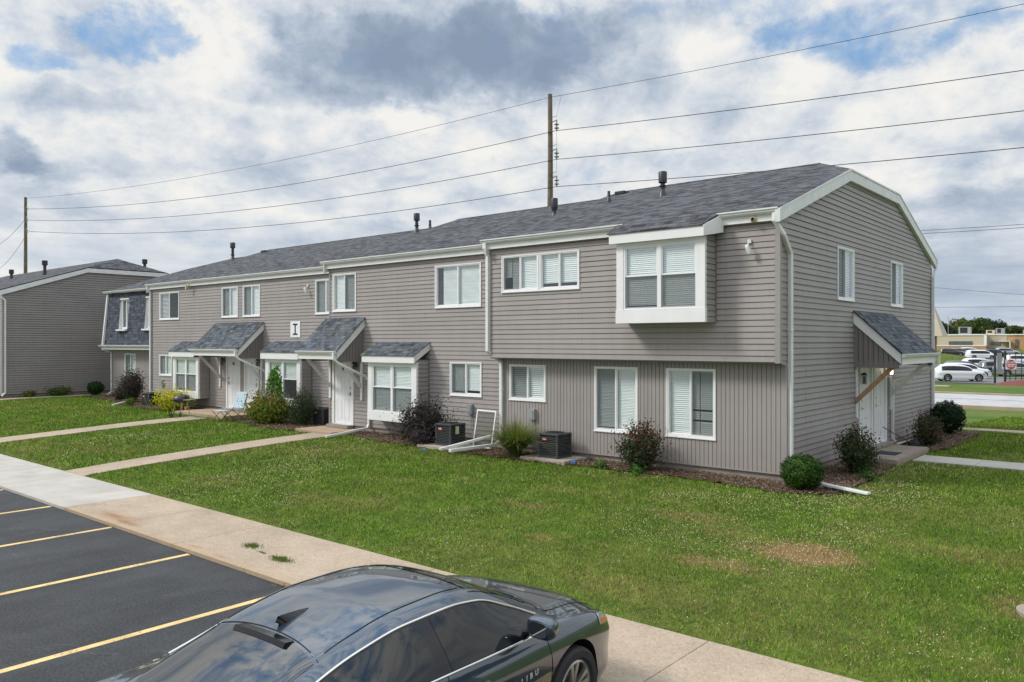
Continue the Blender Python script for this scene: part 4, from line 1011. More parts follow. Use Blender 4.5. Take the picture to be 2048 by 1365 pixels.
# ------------------------------------------------------------------ neighbouring building (its clipped gable faces right)
NORG = (-52, 20.3, .34); nb = thing('apartment_building', 'separate dark grey-brown apartment house at the left edge, its blank gable facing right', 'building', NORG)
def nbb(name, mb, mats, **k): return mb.build(name, mats, nb, NORG, **k)
NX, NY0, NY1 = -46.3, 14.1, 26.7; FN = endw(NX); ne, nbk = NY0 - .2, NY1 + .3; nyr = (ne + nbk) / 2; nzr = ZE + PITCH * (nyr - ne)
mb = MB(); xr = NX + .1; xh = xr - 1.45; zt = ZE + PITCH * HIP; xl = -66
uf = lambda q: (q[0] + 80, 1.42 + (q[1] - ne) * 1.055); ub = lambda q: (q[0] + 80, (nbk - q[1]) * 1.055)
mb.slab([(xl, ne, ZE), (xr, ne, ZE), (xr, ne + HIP, zt), (xh, nyr, nzr), (xl, nyr, nzr)], .05, 0, uf)
mb.slab([(xl, nyr, nzr), (xh, nyr, nzr), (xr, nbk - HIP, zt), (xr, nbk, ZE), (xl, nbk, ZE)], .05, 0, ub)
mb.slab([(xr, ne + HIP, zt), (xr, nbk - HIP, zt), (xh, nyr, nzr)], .05, 0, lambda q: (q[1] + 5, (xr - q[0]) * 1.12))
nbb('roof', mb, 'shingles')
mb = MB()
lap_wall(mb, FN, .52, ZE + PITCH * HIP - .2, lambda z: NY0 if z < ZE - .25 else max(NY0, ne + .1 + (z - ZE + .25) / PITCH), lambda z: NY1 if z < ZE - .25 else min(NY1, nbk - .1 - (z - ZE + .25) / PITCH), (), lip=.028, slot=.02, kinks=(ZE - .25,))
mb.fbox(FN, NY0 - .01, NY0 + .08, -.02, .024, .5, ZE - .3, 1)
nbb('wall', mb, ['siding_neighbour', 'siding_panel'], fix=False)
mb = MB(); lap_wall(mb, front(NY0), .52, ZE - .2, -66, NX); nbb('wall', mb, 'siding', fix=False)
mb = MB(); mb.fbox(FN, 22.9, 25.6, .018, .03, 6.55, 6.82); o = nbb('sheathing_patch', mb, 'sheathing_green'); o['label'] = 'green sheathing showing where siding is missing'
mb = MB(); mb.fbox(FN, NY0 + .05, NY1, -.12, -.03, .05, .515); nbb('foundation', mb, 'foundation')
mb = MB(); xo = NX + .10; top = [(ne, ZE - .03), (ne + HIP, zt - .012), (nbk - HIP, zt - .012), (nbk, ZE - .03)]; h = .27
for i in range(3):
    a, b_ = top[i], top[i + 1]
    mb.hexa([(xo - .1, a[0], a[1] - h), (xo, a[0], a[1] - h), (xo, b_[0], b_[1] - h), (xo - .1, b_[0], b_[1] - h), (xo - .1, a[0], a[1]), (xo, a[0], a[1]), (xo, b_[0], b_[1]), (xo - .1, b_[0], b_[1])])
nbb('rake_board', mb, 'white_dirty')
o = gutter_run(-66, NX + .08, NY0 + .02, nb, org=NORG)
mb = MB(); mb.rect_tube([(NX + .05, NY0 - .16, 5.8), (NX + .05, NY0 - .16, 5.62), (NX + .07, NY0 + .12, 5.35), (NX + .07, NY0 + .12, .6), (NX + .2, NY0 - .1, .45)], .09, .065, Xv); nbb('downspout', mb, 'gutter_white')
for (x, y, r, h_, cap) in ((-50.6, 17.6, .085, .55, 1), (-50.2, 21.0, .05, .3, 0), (-48.4, 22.4, .085, .55, 1), (-58, 18.2, .08, .3, 1)):
    z = ZE + PITCH * (min(y, 2 * nyr - y) - ne); mb = MB(); mb.lathe([(r * 1.5, z - .05), (r, z + .15), (r, z + h_)], 14, (x, y, 0))
    if cap: mb.lathe([(r * 1.2, z + h_), (r * 1.8, z + h_ + .02), (r * 1.8, z + h_ + .28), (0, z + h_ + .3)], 14, (x, y, 0))
    nbb('flue' if cap else 'vent_pipe', mb, 'black_metal', smooth=40)

# ------------------------------------------------------------------ porch slabs, pads, beds
def slab_thing(name, lab, cat, x0, x1, y0, y1, z0, z1, mat='concrete_porch', group=None):
    mb = MB(); mb.box(x0, x1, y0, y1, z0, z1); o = mb.build(name, mat, None, (x0, y0, z0), bevel=.015); o.location = (x0, y0, z0); tag(o, lab, cat, group); return o
slab_thing('porch_slab', 'raised concrete porch slab at the gable-end doors', 'porch', -6.14, -5.08, 19.75, 22.75, .15, .47)
slab_thing('porch_slab', 'low concrete porch slab below door 8', 'porch', -21.9, -20.0, 14.98, 16.16, .2, .42, 'concrete_old')
slab_thing('porch_slab', 'wide concrete porch slab below doors 9 and 10', 'porch', -31.0, -27.3, 15.55, 17.18, .2, .44, 'concrete_old')
slab_thing('door_step', 'grey stone step under door 8', 'step', -21.55, -20.42, 15.92, 16.17, .42, .52, 'foundation')
slab_thing('door_step', 'grey stone step under doors 9 and 10', 'step', -29.95, -27.6, 16.96, 17.19, .44, .53, 'foundation')
slab_thing('door_step', 'grey step at the gable-end doors', 'step', -6.16, -5.94, 20.6, 22.9, .47, .545, 'foundation')
slab_thing('door_mat', 'dark blue door mat on the end porch slab', 'mat', -5.85, -5.32, 20.55, 21.15, .471, .482, 'mat_blue')
cv = MB(); cv.lathe([(.33, -.03), (.33, .012), (.28, .016), (0, .017)], 28, (0, 0, 0)); o = cv.build('utility_cover', 'concrete_porch', smooth=40, loc=(-1.12, 10.5, float(gz(0, 10.6)) + .02)); tag(o, 'round concrete utility cover in the lawn at the right edge', 'cover')
BED = [(-43.6, 17.2), (-41, 17.0), (-38.6, 16.6), (-36.3, 15.9), (-34.4, 15.75), (-32.5, 15.9), (-31.05, 15.9), (-31.05, 17.3), (-43.6, 18.4)]
BED2 = [(-27.3, 15.6), (-25.6, 15.3), (-24.2, 14.95), (-22.9, 14.75), (-21.9, 14.9), (-21.9, 17.25), (-27.3, 17.3)]
BED3 = [(-20.0, 15.5), (-19.0, 15.2), (-17.6, 14.95), (-16.2, 14.85), (-14.9, 14.75), (-13.6, 14.72), (-12.4, 14.75), (-11.2, 14.78), (-10.2, 15.1), (-9.2, 14.95), (-8.4, 15.12), (-7.3, 15.0), (-6.4, 14.85), (-5.6, 14.8), (-5.0, 15.25), (-4.95, 16.4), (-4.9, 17.6), (-5.05, 19.0), (-5.1, 19.8), (-6.3, 19.8), (-6.3, 15.95), (-13.7, 15.95), (-20., 16.3)]
BED4 = [(-6.3, 22.7), (-5.1, 22.7), (-4.8, 23.6), (-4.75, 25), (-4.9, 26.5), (-4.75, 28.2), (-6.3, 28.4)]
BED5 = [(-46.35, 14.0), (-45.65, 14.1), (-45.7, 17), (-45.7, 22), (-46.35, 22)]
BEDS = [BED, BED2, BED3, BED4, BED5]
def inside(px, py, poly):
    r = np.zeros(len(px), bool); n = len(poly)
    for i in range(n):
        x0, y0 = poly[i]; x1, y1 = poly[(i + 1) % n]
        c = ((y0 > py) != (y1 > py)); 
        if y0 != y1: r ^= c & (px < (x1 - x0) * (py - y0) / (y1 - y0) + x0)
    return r
def bed_mesh(poly):
    # fine grid clipped to a wobbly outline, following the terrain
    xs = [q[0] for q in poly]; ys = [q[1] for q in poly]; g = .12
    X = np.arange(min(xs) - .2, max(xs) + .2, g); Y = np.arange(min(ys) - .2, max(ys) + .2, g)
    V = []; Fc = []; idx = {}
    cx, cy = np.meshgrid((X[:-1] + X[1:]) / 2, (Y[:-1] + Y[1:]) / 2)
    wob = .05 * np.sin(cx * 7.1 + cy * 3) + .04 * np.sin(cx * 17 + 1)
    ins = inside(cx.ravel(), (cy + wob).ravel(), poly).reshape(cx.shape)
    def vid(i, j):
        if (i, j) not in idx:
            idx[(i, j)] = len(V); V.append((X[i], Y[j], float(gz(0, Y[j])) + .028 + .02 * math.sin(X[i] * 5 + Y[j] * 9) * math.cos(X[i] * 11)))
        return idx[(i, j)]
    for j in range(cx.shape[0]):
        for i in range(cx.shape[1]):
            if ins[j, i]: Fc.append((vid(i, j), vid(i + 1, j), vid(i + 1, j + 1), vid(i, j + 1)))
    mb = MB(); mb.add(V, Fc); o = mb.build('planting_bed', 'mulch_soil', smooth=180, fix=False); tag(o, kind='structure')
for b_ in BEDS: bed_mesh(b_)
def scatter(poly, dens):
    xs = [q[0] for q in poly]; ys = [q[1] for q in poly]; n = int((max(xs) - min(xs)) * (max(ys) - min(ys)) * dens)
    px, py = RNG.uniform(min(xs), max(xs), n), RNG.uniform(min(ys), max(ys), n); k = inside(px, py, poly); return px[k], py[k]
P_ = [scatter(b_, 900) for b_ in BEDS]; px = np.concatenate([q[0] for q in P_]); py = np.concatenate([q[1] for q in P_]); n = len(px)
sz = RNG.uniform(.007, .022, n); an = RNG.uniform(0, 6.28, n); tl = RNG.normal(0, .35, (n, 2))
loc = np.stack([px, py, gz(0, py) + .045 + RNG.uniform(0, .02, n)], 1)
ux = np.stack([np.cos(an), np.sin(an), tl[:, 0]], 1) * sz[:, None]; uy = np.stack([-np.sin(an), np.cos(an), tl[:, 1]], 1) * sz[:, None] * .45
V = np.stack([loc - ux - uy, loc + ux - uy, loc + ux + uy, loc - ux + uy], 1).reshape(-1, 3)
base = np.array([[.17, .12, .08], [.11, .075, .052], [.27, .21, .15], [.07, .05, .036], [.20, .14, .09]])[RNG.integers(0, 5, n)] * RNG.uniform(.7, 1.25, (n, 1))
o = npmesh('mulch_chips', V, np.arange(n * 4).reshape(-1, 4), 'petal', np.repeat(base, 4, 0)); tag(o, kind='stuff')

# ------------------------------------------------------------------ air conditioner units
def ac_unit(lab, x, y, z, rot=0., first=[None]):
    if first[0] is None:
        t = thing('air_conditioner', lab, 'air conditioner', (0, 0, 0), 'condenser units along the wall')
        S = .33; H_ = .68
        mb = MB(); mb.box(-S + .035, S - .035, -S + .035, S - .035, .03, H_ - .05); mb.build('core', 'ac_dark', t, bevel=.01)
        mb = MB()
        nz = 11
        for i in range(nz):
            z0 = .06 + i * (H_ - .14) / nz
            for sx, sy in ((0, -1), (0, 1), (1, 0), (-1, 0)):
                if sy: mb.hexa([(-S + .03, sy * S, z0), (S - .03, sy * S, z0), (S - .03, sy * (S - .03), z0 + .006), (-S + .03, sy * (S - .03), z0 + .006), (-S + .03, sy * S, z0 + .016), (S - .03, sy * S, z0 + .016), (S - .03, sy * (S - .03), z0 + .02), (-S + .03, sy * (S - .03), z0 + .02)])
                else: mb.hexa([(sx * S, -S + .03, z0), (sx * S, S - .03, z0), (sx * (S - .03), S - .03, z0 + .006), (sx * (S - .03), -S + .03, z0 + .006), (sx * S, -S + .03, z0 + .016), (sx * S, S - .03, z0 + .016), (sx * (S - .03), S - .03, z0 + .02), (sx * (S - .03), -S + .03, z0 + .02)])
        mb.build('louvre', 'ac_grey', t)
        mb = MB()
        for sx in (-1, 1):
            for sy in (-1, 1): mb.box(sx * S - .045 * (sx > 0) - .004, sx * S + .045 * (sx < 0) + .004, sy * S - .045 * (sy > 0) - .004, sy * S + .045 * (sy < 0) + .004, .0, H_ - .03)
        mb.box(-S - .005, S + .005, -S - .005, S + .005, .0, .05); mb.build('casing', 'ac_grey', t, bevel=.006)
        mb = MB(); mb.box(-S - .012, S + .012, -S - .012, S + .012, H_ - .06, H_ - .005); o = mb.build('lid', 'ac_grey', t, bevel=.015)
        mb = MB()
        for k in range(9): r = .27 * (k + 1) / 9; mb.tube([(r * math.cos(a), r * math.sin(a), H_ + .005) for a in np.linspace(0, 6.283, 25)], .004, 4, caps=False)
        for k in range(8): a = k * math.pi / 4; mb.tube([(.04 * math.cos(a), .04 * math.sin(a), H_ + .008), (.28 * math.cos(a), .28 * math.sin(a), H_)], .004, 4)
        mb.build('fan_grille', 'black_metal', t)
        mb = MB(); mb.box(-.19, -.03, -S - .014, -S - .006, H_ - .20, H_ - .13); b1 = mb.build('badge', 'badge_red', t)
        mb = MB(); mb.box(-.17, -.05, -S - .0165, -S - .0145, H_ - .175, H_ - .155); mb.build('badge_strip', 'sign_white', b1)
        first[0] = t; t.scale = (.87, .87, .87); t.location = (x, y, z); t.rotation_euler.z = rot; return t
    t0 = first[0]; t = t0.copy(); C.objects.link(t); t['label'] = lab; t.location = (x, y, z); t.rotation_euler.z = rot
    for ch in t0.children:
        c = ch.copy(); C.objects.link(c); c.parent = t
        for g in ch.children: d_ = g.copy(); C.objects.link(d_); d_.parent = c
    return t
slab_thing('concrete_pad', 'concrete pad under the condenser near the ornamental grass', 'pad', -12.35, -11.0, 14.84, 15.8, .25, .425, 'pad', None)
slab_thing('concrete_pad', 'concrete pad under the condenser next to the leaning screen', 'pad', -15.95, -14.6, 14.78, 15.78, .25, .425, 'pad', None)
ac_unit('dark louvred condenser on a pad between the ornamental grass and the red-tipped bush', -11.64, 15.33, .425)
a2 = ac_unit('dark louvred condenser with a yellow label next to the leaning screen frame', -15.17, 15.3, .425)
mb = MB(); mb.box(.335, .342, -.12, .03, .36, .60); mb.build('sticker', 'label_yellow', a2)
ac_unit('dark louvred condenser left of door 8 below the green bush', -22.62, 16.68, .34)
ac_unit('dark louvred condenser by the dark straggly bush at the row\'s recessed far end', -35.5, 16.72, .34, .1)
mb = MB(); mb.box(-.06, .06, -.04, .04, 0, .01); mb.tube([(-.05, 0, .02), (.0, .01, .035), (.06, 0, .02)], .022, 6); o = mb.build('crumpled_wrapper', 'blue_wrap', loc=(-10.85, 15.0, .39)); tag(o, 'small blue wrapper lying beside the condenser pad', 'litter')
mb = MB(); mb.tube([(-.12, 0, .02), (.0, .03, .03), (.1, -.02, .02)], .015, 6); o = mb.build('crumpled_wrapper', 'blue_wrap', loc=(-15.2, 14.35, .35)); tag(o, 'tiny blue scrap lying on the grass in front of the screen frame', 'litter')

# leaning screen frame
t = thing('window_screen', 'white framed insect screen leaning against the wall beside the downspout', 'screen', (-14.25, 15.55, .40), rot=R(-6))
ang = R(10); ft = lambda a, z, d: (a, d + z * math.sin(ang), z * math.cos(ang))
mb = MB()
for a0, a1, z0, z1 in ((-.38, -.345, 0, 1.0), (.345, .38, 0, 1.0), (-.345, .345, 0, .035), (-.345, .345, .965, 1.0)):
    mb.hexa([ft(a0, z0, 0), ft(a1, z0, 0), ft(a1, z0, .02), ft(a0, z0, .02), ft(a0, z1, 0), ft(a1, z1, 0), ft(a1, z1, .02), ft(a0, z1, .02)])
mb.build('frame', 'white', t)
mb = MB(); mb.add([ft(-.35, .02, .01), ft(.35, .02, .01), ft(.35, .98, .01), ft(-.35, .98, .01)], [(0, 1, 2, 3)]); mb.build('mesh_panel', 'insect_mesh', t, fix=False)
# loose gutter extensions on the grass
def spout_ext(lab, p0, p1, w_=.10, h_=.07):
    mb = MB(); mb.rect_tube([p0, p1], w_, h_, Vector((p1[1] - p0[1], p0[0] - p1[0], 0))); o = mb.build('downspout_extension', 'gutter_white', bevel=.008); tag(o, lab, 'downspout extension', 'loose spout lengths on the ground'); return o
spout_ext('loose white spout length on the grass beside the round boxwood at the corner', (-5.85, 15.75, .47), (-4.45, 15.45, .40), .13, .045)
spout_ext('loose white spout length on the grass at the far end of the row', (-38.0, 16.8, .42), (-36.6, 15.5, .38), .1)

# ------------------------------------------------------------------ plants
def jitter_cols(cols, n, v=.25):
    c = np.array(cols)[RNG.integers(0, len(cols), n)]; return np.clip(c * RNG.uniform(1 - v, 1 + v, (n, 1)), 0, 1)
def leaves(cen, nrm, size, cols, aspect=.5, fold=.0):
    """rhombic leaves at cen with outward normals nrm"""
    n = len(cen); nrm = nrm / np.maximum(np.linalg.norm(nrm, axis=1, keepdims=True), 1e-6)
    r = RNG.normal(0, 1, (n, 3)); a = np.cross(nrm, r); a /= np.maximum(np.linalg.norm(a, axis=1, keepdims=True), 1e-6); b = np.cross(nrm, a)
    s = (size * RNG.uniform(.6, 1.3, n))[:, None]
    V = np.stack([cen - a * s, cen + b * s * aspect, cen + a * s, cen - b * s * aspect], 1).reshape(-1, 3)
    return V, np.arange(n * 4).reshape(-1, 4), np.repeat(cols, 4, 0)
def stems_mb(tips, base_r=.012, mid=.35, spread=.05):
    mb = MB()
    for q in tips:
        b = Vector((random.uniform(-spread, spread), random.uniform(-spread, spread), -.03)); q = Vector(q)
        m_ = Vector((q.x * .35, q.y * .35, q.z * .5)); mb.tube([b, m_, q], [base_r, base_r * .7, base_r * .3], 5)
    return mb
def plant(name, lab, cat, loc, group=None): return thing(name, lab, cat, loc, group)
def clipped_ball(lab, x, y, r, h, n, cols, leaf=.022):
    z = float(gz(0, y)) + .02; t = plant('boxwood_bush', lab, 'bush', (x, y, z), 'clipped round bushes')
    d = RNG.normal(0, 1, (n, 3)); d /= np.linalg.norm(d, axis=1, keepdims=True)
    lump = 1 + .08 * np.sin(d[:, 0] * 9 + 1) * np.cos(d[:, 2] * 8) + .07 * np.sin(d[:, 1] * 14 + d[:, 0] * 5) + .05 * np.sin(d[:, 2] * 23 + d[:, 0] * 19)
    rr = lump * (1 - np.abs(RNG.normal(0, .08, n)))
    P = d * rr[:, None] * np.array([r, r, h / 2]) + np.array([0, 0, h / 2 + .02]); P = P[P[:, 2] > .0]
    d = d[:len(P)]; k = P - np.array([0, 0, h / 2]); nr = k + RNG.normal(0, .25 * r, k.shape)
    V, F_, Cc = leaves(P, nr, leaf, jitter_cols(cols, len(P), .35), .6); npmesh('foliage', V, F_, 'leafy', Cc, t)
    mb = stems_mb([(random.uniform(-.7, .7) * r, random.uniform(-.7, .7) * r, h * .7) for _ in range(14)]); mb.build('stems', 'twig', t)
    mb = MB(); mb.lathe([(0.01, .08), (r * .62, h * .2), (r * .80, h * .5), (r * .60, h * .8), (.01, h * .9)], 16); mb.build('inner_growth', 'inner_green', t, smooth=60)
def loose_bush(name, lab, x, y, rx, ry, h, n, cols, leaf=.03, nst=26, group=None, base=.25, tipcols=None, spiky=.15, cat='bush', aspect=.45, dz=0., fill=.35):
    z = float(gz(0, y)) + .02 + dz; t = plant(name, lab, cat, (x, y, z), group)
    # clumps of leaves held on stems
    tips = []; P = []; N = []; T = []
    for i in range(nst):
        u = random.random(); a = random.uniform(0, 6.283); rad = math.sqrt(u)
        hh = h * (base + (1 - base) * (random.random() ** .6) * (1 - .45 * rad * rad)); q = np.array([rx * rad * math.cos(a), ry * rad * math.sin(a), hh])
        tips.append(q); m_ = n // nst; tt = RNG.uniform(.25, 1.05, m_)
        mid = np.array([q[0] * .35, q[1] * .35, q[2] * .5]); pos = (1 - tt[:, None]) ** 2 * np.array([0, 0, 0.]) + 2 * (1 - tt[:, None]) * tt[:, None] * mid + tt[:, None] ** 2 * q
        wd = (.10 + .16 * tt)[:, None] * (1 - spiky) * max(rx, .35) * 1.3
        off = RNG.normal(0, 1, (m_, 3)) * wd * np.array([1, 1, .8]); P.append(pos + off); N.append(off + np.array([0, 0, .02]) + RNG.normal(0, .04, (m_, 3))); T.append(tt + RNG.normal(0, .1, m_))
    if fill:
        m_ = int(n * fill); q = RNG.normal(0, 1, (m_, 3)); q /= np.linalg.norm(q, axis=1, keepdims=True); rr_ = RNG.uniform(.45, 1.0, (m_, 1)) ** .6 * (1 + .12 * np.sin(q[:, :1] * 7 + q[:, 2:] * 9 + x) + .08 * np.sin(q[:, 1:2] * 15))
        P.append(q * rr_ * np.array([rx * .92, ry * .92, h * .44]) + np.array([0, 0, h * .47])); N.append(q + RNG.normal(0, .4, (m_, 3))); T.append(RNG.uniform(0, 1, m_))
    P = np.concatenate(P); N = np.concatenate(N); T = np.concatenate(T); k = P[:, 2] > .02; P, N, T = P[k], N[k], T[k]
    cc = jitter_cols(cols, len(P), .3)
    if tipcols is not None:
        tc_ = jitter_cols(tipcols, len(P), .3); hot = (P[:, 2] / h + RNG.normal(0, .22, len(P))) > .72; cc[hot] = tc_[hot]
    V, F_, Cc = leaves(P, N, leaf, cc, aspect); npmesh('foliage', V, F_, 'leafy', Cc, t)
    stems_mb(tips, .014).build('stems', 'twig', t); return t
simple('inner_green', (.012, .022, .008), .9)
GR = [(.022, .062, .010), (.035, .09, .014), (.085, .17, .022), (.012, .035, .007)]
clipped_ball('bright green clipped boxwood ball at the front corner', -5.62, 15.28, .40, .66, 12000, GR, .017)
clipped_ball('very dark clipped round bush at the back corner of the gable end', -5.60, 27.45, .50, 1.0, 6000, [(.012, .030, .012), (.02, .045, .016), (.008, .02, .01)], .03)
clipped_ball('small clipped dark green ball by the neighbouring house', -45.0, 18.15, .42, .72, 2600, [(.02, .06, .015), (.03, .08, .02)], .035)
RED = [(.16, .045, .045), (.20, .065, .055), (.08, .035, .03), (.05, .06, .03), (.12, .06, .045)]
DG = [(.03, .055, .022), (.045, .075, .03), (.02, .04, .018), (.06, .075, .035)]
loose_bush('photinia_bush', 'red-tipped bush standing between the two tall ground-floor windows', -9.22, 15.28, .50, .42, 1.20, 4200, DG + RED[2:3], .038, 50, None, .12, RED, .08, fill=.18)
loose_bush('rose_bush', 'large straggly rose bush beside the end porch slab', -5.45, 18.0, .40, .60, 1.12, 4600, DG + [(.09, .10, .05)], .036, 54, 'rose bushes', .1, RED + DG, .1, fill=.15)
loose_bush('rose_bush', 'smaller reddish rose bush near the back end of the gable wall', -5.45, 24.2, .40, .85, .95, 3200, DG + DG + RED[:2], .038, 44, 'rose bushes', .12, RED + DG + DG, .08, fill=.15)
PU = [(.045, .032, .040), (.03, .022, .028), (.065, .045, .05), (.035, .035, .025)]
loose_bush('smokebush', 'dark purple-brown bush between the white bay and the condenser', -16.35, 15.35, .85, .45, 1.3, 5200, PU + [(.035, .045, .025)], .04, 44, None, .15, PU)
loose_bush('low_shrub', 'low mauve-grey clump in front of the dark purple bush', -16.0, 14.98, .38, .28, .55, 1400, [(.09, .065, .075), (.06, .045, .055)], .03, 18)
YG = [(.36, .36, .02), (.5, .46, .03), (.16, .22, .02), (.55, .47, .05)]
loose_bush('spirea_bush', 'rounded yellow spirea bush below the left bay window', -32.2, 16.15, .82, .6, .82, 3800, YG, .045, 60, 'yellow-green spirea bushes', .3, YG[1:2] + YG[3:], 0., aspect=.6, fill=1.1)
loose_bush('spirea_bush', 'yellow-green spirea bush in front of the bay with the tall weed', -24.55, 15.75, .85, .6, 1.0, 5600, [(.10, .17, .02), (.06, .11, .02), (.17, .22, .03), (.2, .2, .03)], .045, 60, 'yellow-green spirea bushes', .25, [(.25, .14, .03), (.12, .16, .03)], 0., aspect=.6, fill=1.1)
loose_bush('privet_bush', 'dark green twiggy bush between the bay window and the condenser', -23.1, 16.1, .62, .5, 1.35, 5200, [(.035, .065, .025), (.05, .08, .035), (.025, .045, .02), (.08, .10, .05)], .026, 50, None, .15)
loose_bush('barberry_bush', 'dark straggly purple-green bush in the recess at the far end of the row', -37.9, 16.95, .72, .55, 1.75, 4200, [(.05, .04, .04), (.07, .055, .05), (.04, .045, .03)], .045, 40, None, .1)
loose_bush('low_shrub', 'low brownish shrub left of the dark straggly bush', -39.7, 17.2, .5, .4, .75, 1500, [(.09, .06, .045), (.06, .05, .035)], .045, 20)
loose_bush('low_shrub', 'low yellow-green shrub beside the clipped ball by the neighbouring house', -45.6, 16.6, .5, .6, .5, 1300, [(.10, .13, .03), (.05, .09, .02)], .05, 22)
loose_bush('low_shrub', 'small yellowish shrub at the foot of the neighbouring gable', -45.7, 15.2, .28, .35, .36, 700, [(.15, .15, .03), (.07, .1, .02)], .045, 12)
loose_bush('low_shrub', 'small green weed clump beside the far condenser', -36.25, 16.1, .25, .2, .35, 500, [(.12, .2, .03), (.07, .13, .02)], .04, 10)
for x, y, l_ in ((-10.05, 15.0, 'small green weed on the mulch below the middle ground-floor window'), (-9.0, 14.75, 'weed sprouting at the foot of the red-tipped bush'), (-5.0, 17.3, 'light green weed in front of the rose bush')):
    loose_bush('weed', l_, x, y, .16, .12, .22, 220, [(.08, .18, .03), (.05, .12, .02)], .03, 6, cat='weed')
# tall drooping weed tree in front of the bay
t = plant('tree_of_heaven', 'bright green drooping sapling growing in front of the bay window', 'sapling', (-24.75, 16.05, .36)); mb = MB(); P = []; N = []
stemp = [(0, 0, 0), (.03, -.02, .8), (.0, .0, 1.5), (.12, 0, 1.86)]; mb.tube(stemp, [.02, .018, .014, .008], 6)
for k in range(15):
    z0 = random.uniform(1.15, 1.85); a = random.uniform(0, 6.28); L_ = random.uniform(.35, .62)
    pts = [Vector((.05, 0, z0)) + Vector((math.cos(a) * L_ * s_, .5 * math.sin(a) * L_ * s_, .16 * math.sin(s_ * 3.1) - .72 * L_ * 1.6 * s_ ** 2.4)) for s_ in np.linspace(0, 1, 9)]
    mb.tube(pts, .005, 4)
    for j, q in enumerate(pts[1:]):
        for sd in range(7): P.append(np.array(q) + RNG.normal(0, .035, 3)); N.append(RNG.normal(0, 1, 3))
P = np.array(P); V, F_, Cc = leaves(P, np.array(N), .062, jitter_cols([(.10, .27, .03), (.14, .33, .04), (.07, .18, .02)], len(P)), .42)
npmesh('foliage', V, F_, 'leafy', Cc, t); mb.build('stem', 'twig', t)
# ornamental grass
t = plant('ornamental_grass', 'arching clump of ornamental grass with tan tips beside the downspout', 'ornamental grass', (-12.72, 15.12, .38)); nb_ = 1500
seg = 6; a = RNG.uniform(0, 6.283, nb_); L_ = RNG.uniform(.6, 1.1, nb_); lean = np.abs(RNG.normal(.75, .38, nb_)); s_ = np.linspace(0, 1, seg)
r0 = RNG.uniform(0, .13, nb_); out = (r0[:, None] + (lean * L_)[:, None] * s_[None] ** 1.5 * 1.1); zz = L_[:, None] * (s_[None] - .42 * lean[:, None] * s_[None] ** 2.6)
cx = np.cos(a)[:, None] * out; cy = np.sin(a)[:, None] * out * .9; wv = .006 * (1 - s_ ** 2)[None] + .0012
sx = -np.sin(a)[:, None] * wv; sy = np.cos(a)[:, None] * wv
V = np.stack([np.stack([cx - sx, cy - sy, zz], 2), np.stack([cx + sx, cy + sy, zz], 2)], 2).reshape(nb_, seg * 2, 3)
F_ = []; 
for i in range(seg - 1): F_.append([2 * i, 2 * i + 1, 2 * i + 3, 2 * i + 2])
F_ = (np.array(F_)[None] + (np.arange(nb_) * seg * 2)[:, None, None]).reshape(-1, 4)
g0 = jitter_cols([(.08, .15, .03), (.12, .20, .04), (.16, .20, .06)], nb_); tipc = np.array([.36, .26, .12]); f = np.clip((s_ - .45) * 1.5, 0, .85)[None, :, None] * RNG.uniform(.2, 1, (nb_, 1, 1))
col = (g0[:, None] * (1 - f) + tipc * f); col = np.repeat(col, 2, 1).reshape(-1, 3)
npmesh('blades', V.reshape(-1, 3), F_, 'leafy', col, t)

# ------------------------------------------------------------------ porch things
t = thing('camp_chair', 'pale blue folding camp chair with a foot rest on the wide porch', 'camp chair', (-26.6, 15.75, .37), rot=R(8))
mb = MB()
mb.hexa([(-.28, .0, .42), (.28, .0, .42), (.28, .03, .40), (-.28, .03, .40), (-.27, .2, 1.0), (.27, .2, 1.0), (.27, .23, .99), (-.27, .23, .99)]); mb.build('backrest', 'fabric_blue', t)
mb = MB(); mb.hexa([(-.27, -.5, .43), (.27, -.5, .43), (.27, .02, .37), (-.27, .02, .37), (-.27, -.5, .45), (.27, -.5, .45), (.27, .02, .39), (-.27, .02, .39)]); mb.build('seat', 'fabric_blue', t)
mb = MB(); mb.box(-.24, .24, -.95, -.55, .36, .375); mb.build('foot_rest', 'fabric_blue', t)
for s_ in (-1, 1):
    for p0, p1 in (((s_ * .28, -.5, .41), (s_ * .28, .05, 0)), ((s_ * .28, -.52, 0), (s_ * .28, .05, .41)), ((s_ * .28, .0, .4), (s_ * .28, .23, .92)), ((s_ * .22, -.95, .37), (s_ * .22, -.6, 0)), ((s_ * .22, -.58, .37), (s_ * .22, -.93, 0))):
        mb = MB(); mb.tube([p0, p1], .011, 6); mb.build('leg', 'black_metal', t)
t = thing('camp_chair', 'black folding camp chair behind the pale blue one', 'camp chair', (-26.15, 16.2, .37), rot=R(25))
mb = MB(); mb.box(-.25, .25, -.25, .22, .40, .42); mb.build('seat', 'fabric_black', t)
mb = MB(); mb.tube([(-.27, .2, .4), (-.27, .32, .78), (.27, .32, .78), (.27, .2, .4)], .013, 6); mb.tube([(-.27, -.22, .58), (-.27, .26, .6)], .016, 6); mb.tube([(.27, -.22, .58), (.27, .26, .6)], .016, 6); mb.build('armrest_frame', 'black_metal', t)
for s_ in (-1, 1):
    for p0, p1 in (((s_ * .27, -.25, .58), (s_ * .27, .25, 0)), ((s_ * .27, -.27, 0), (s_ * .27, .22, .58)), ((s_ * .27, -.27, 0), (-s_ * .27, -.25, .4))):
        mb = MB(); mb.tube([p0, p1], .012, 6); mb.build('leg', 'black_metal', t)
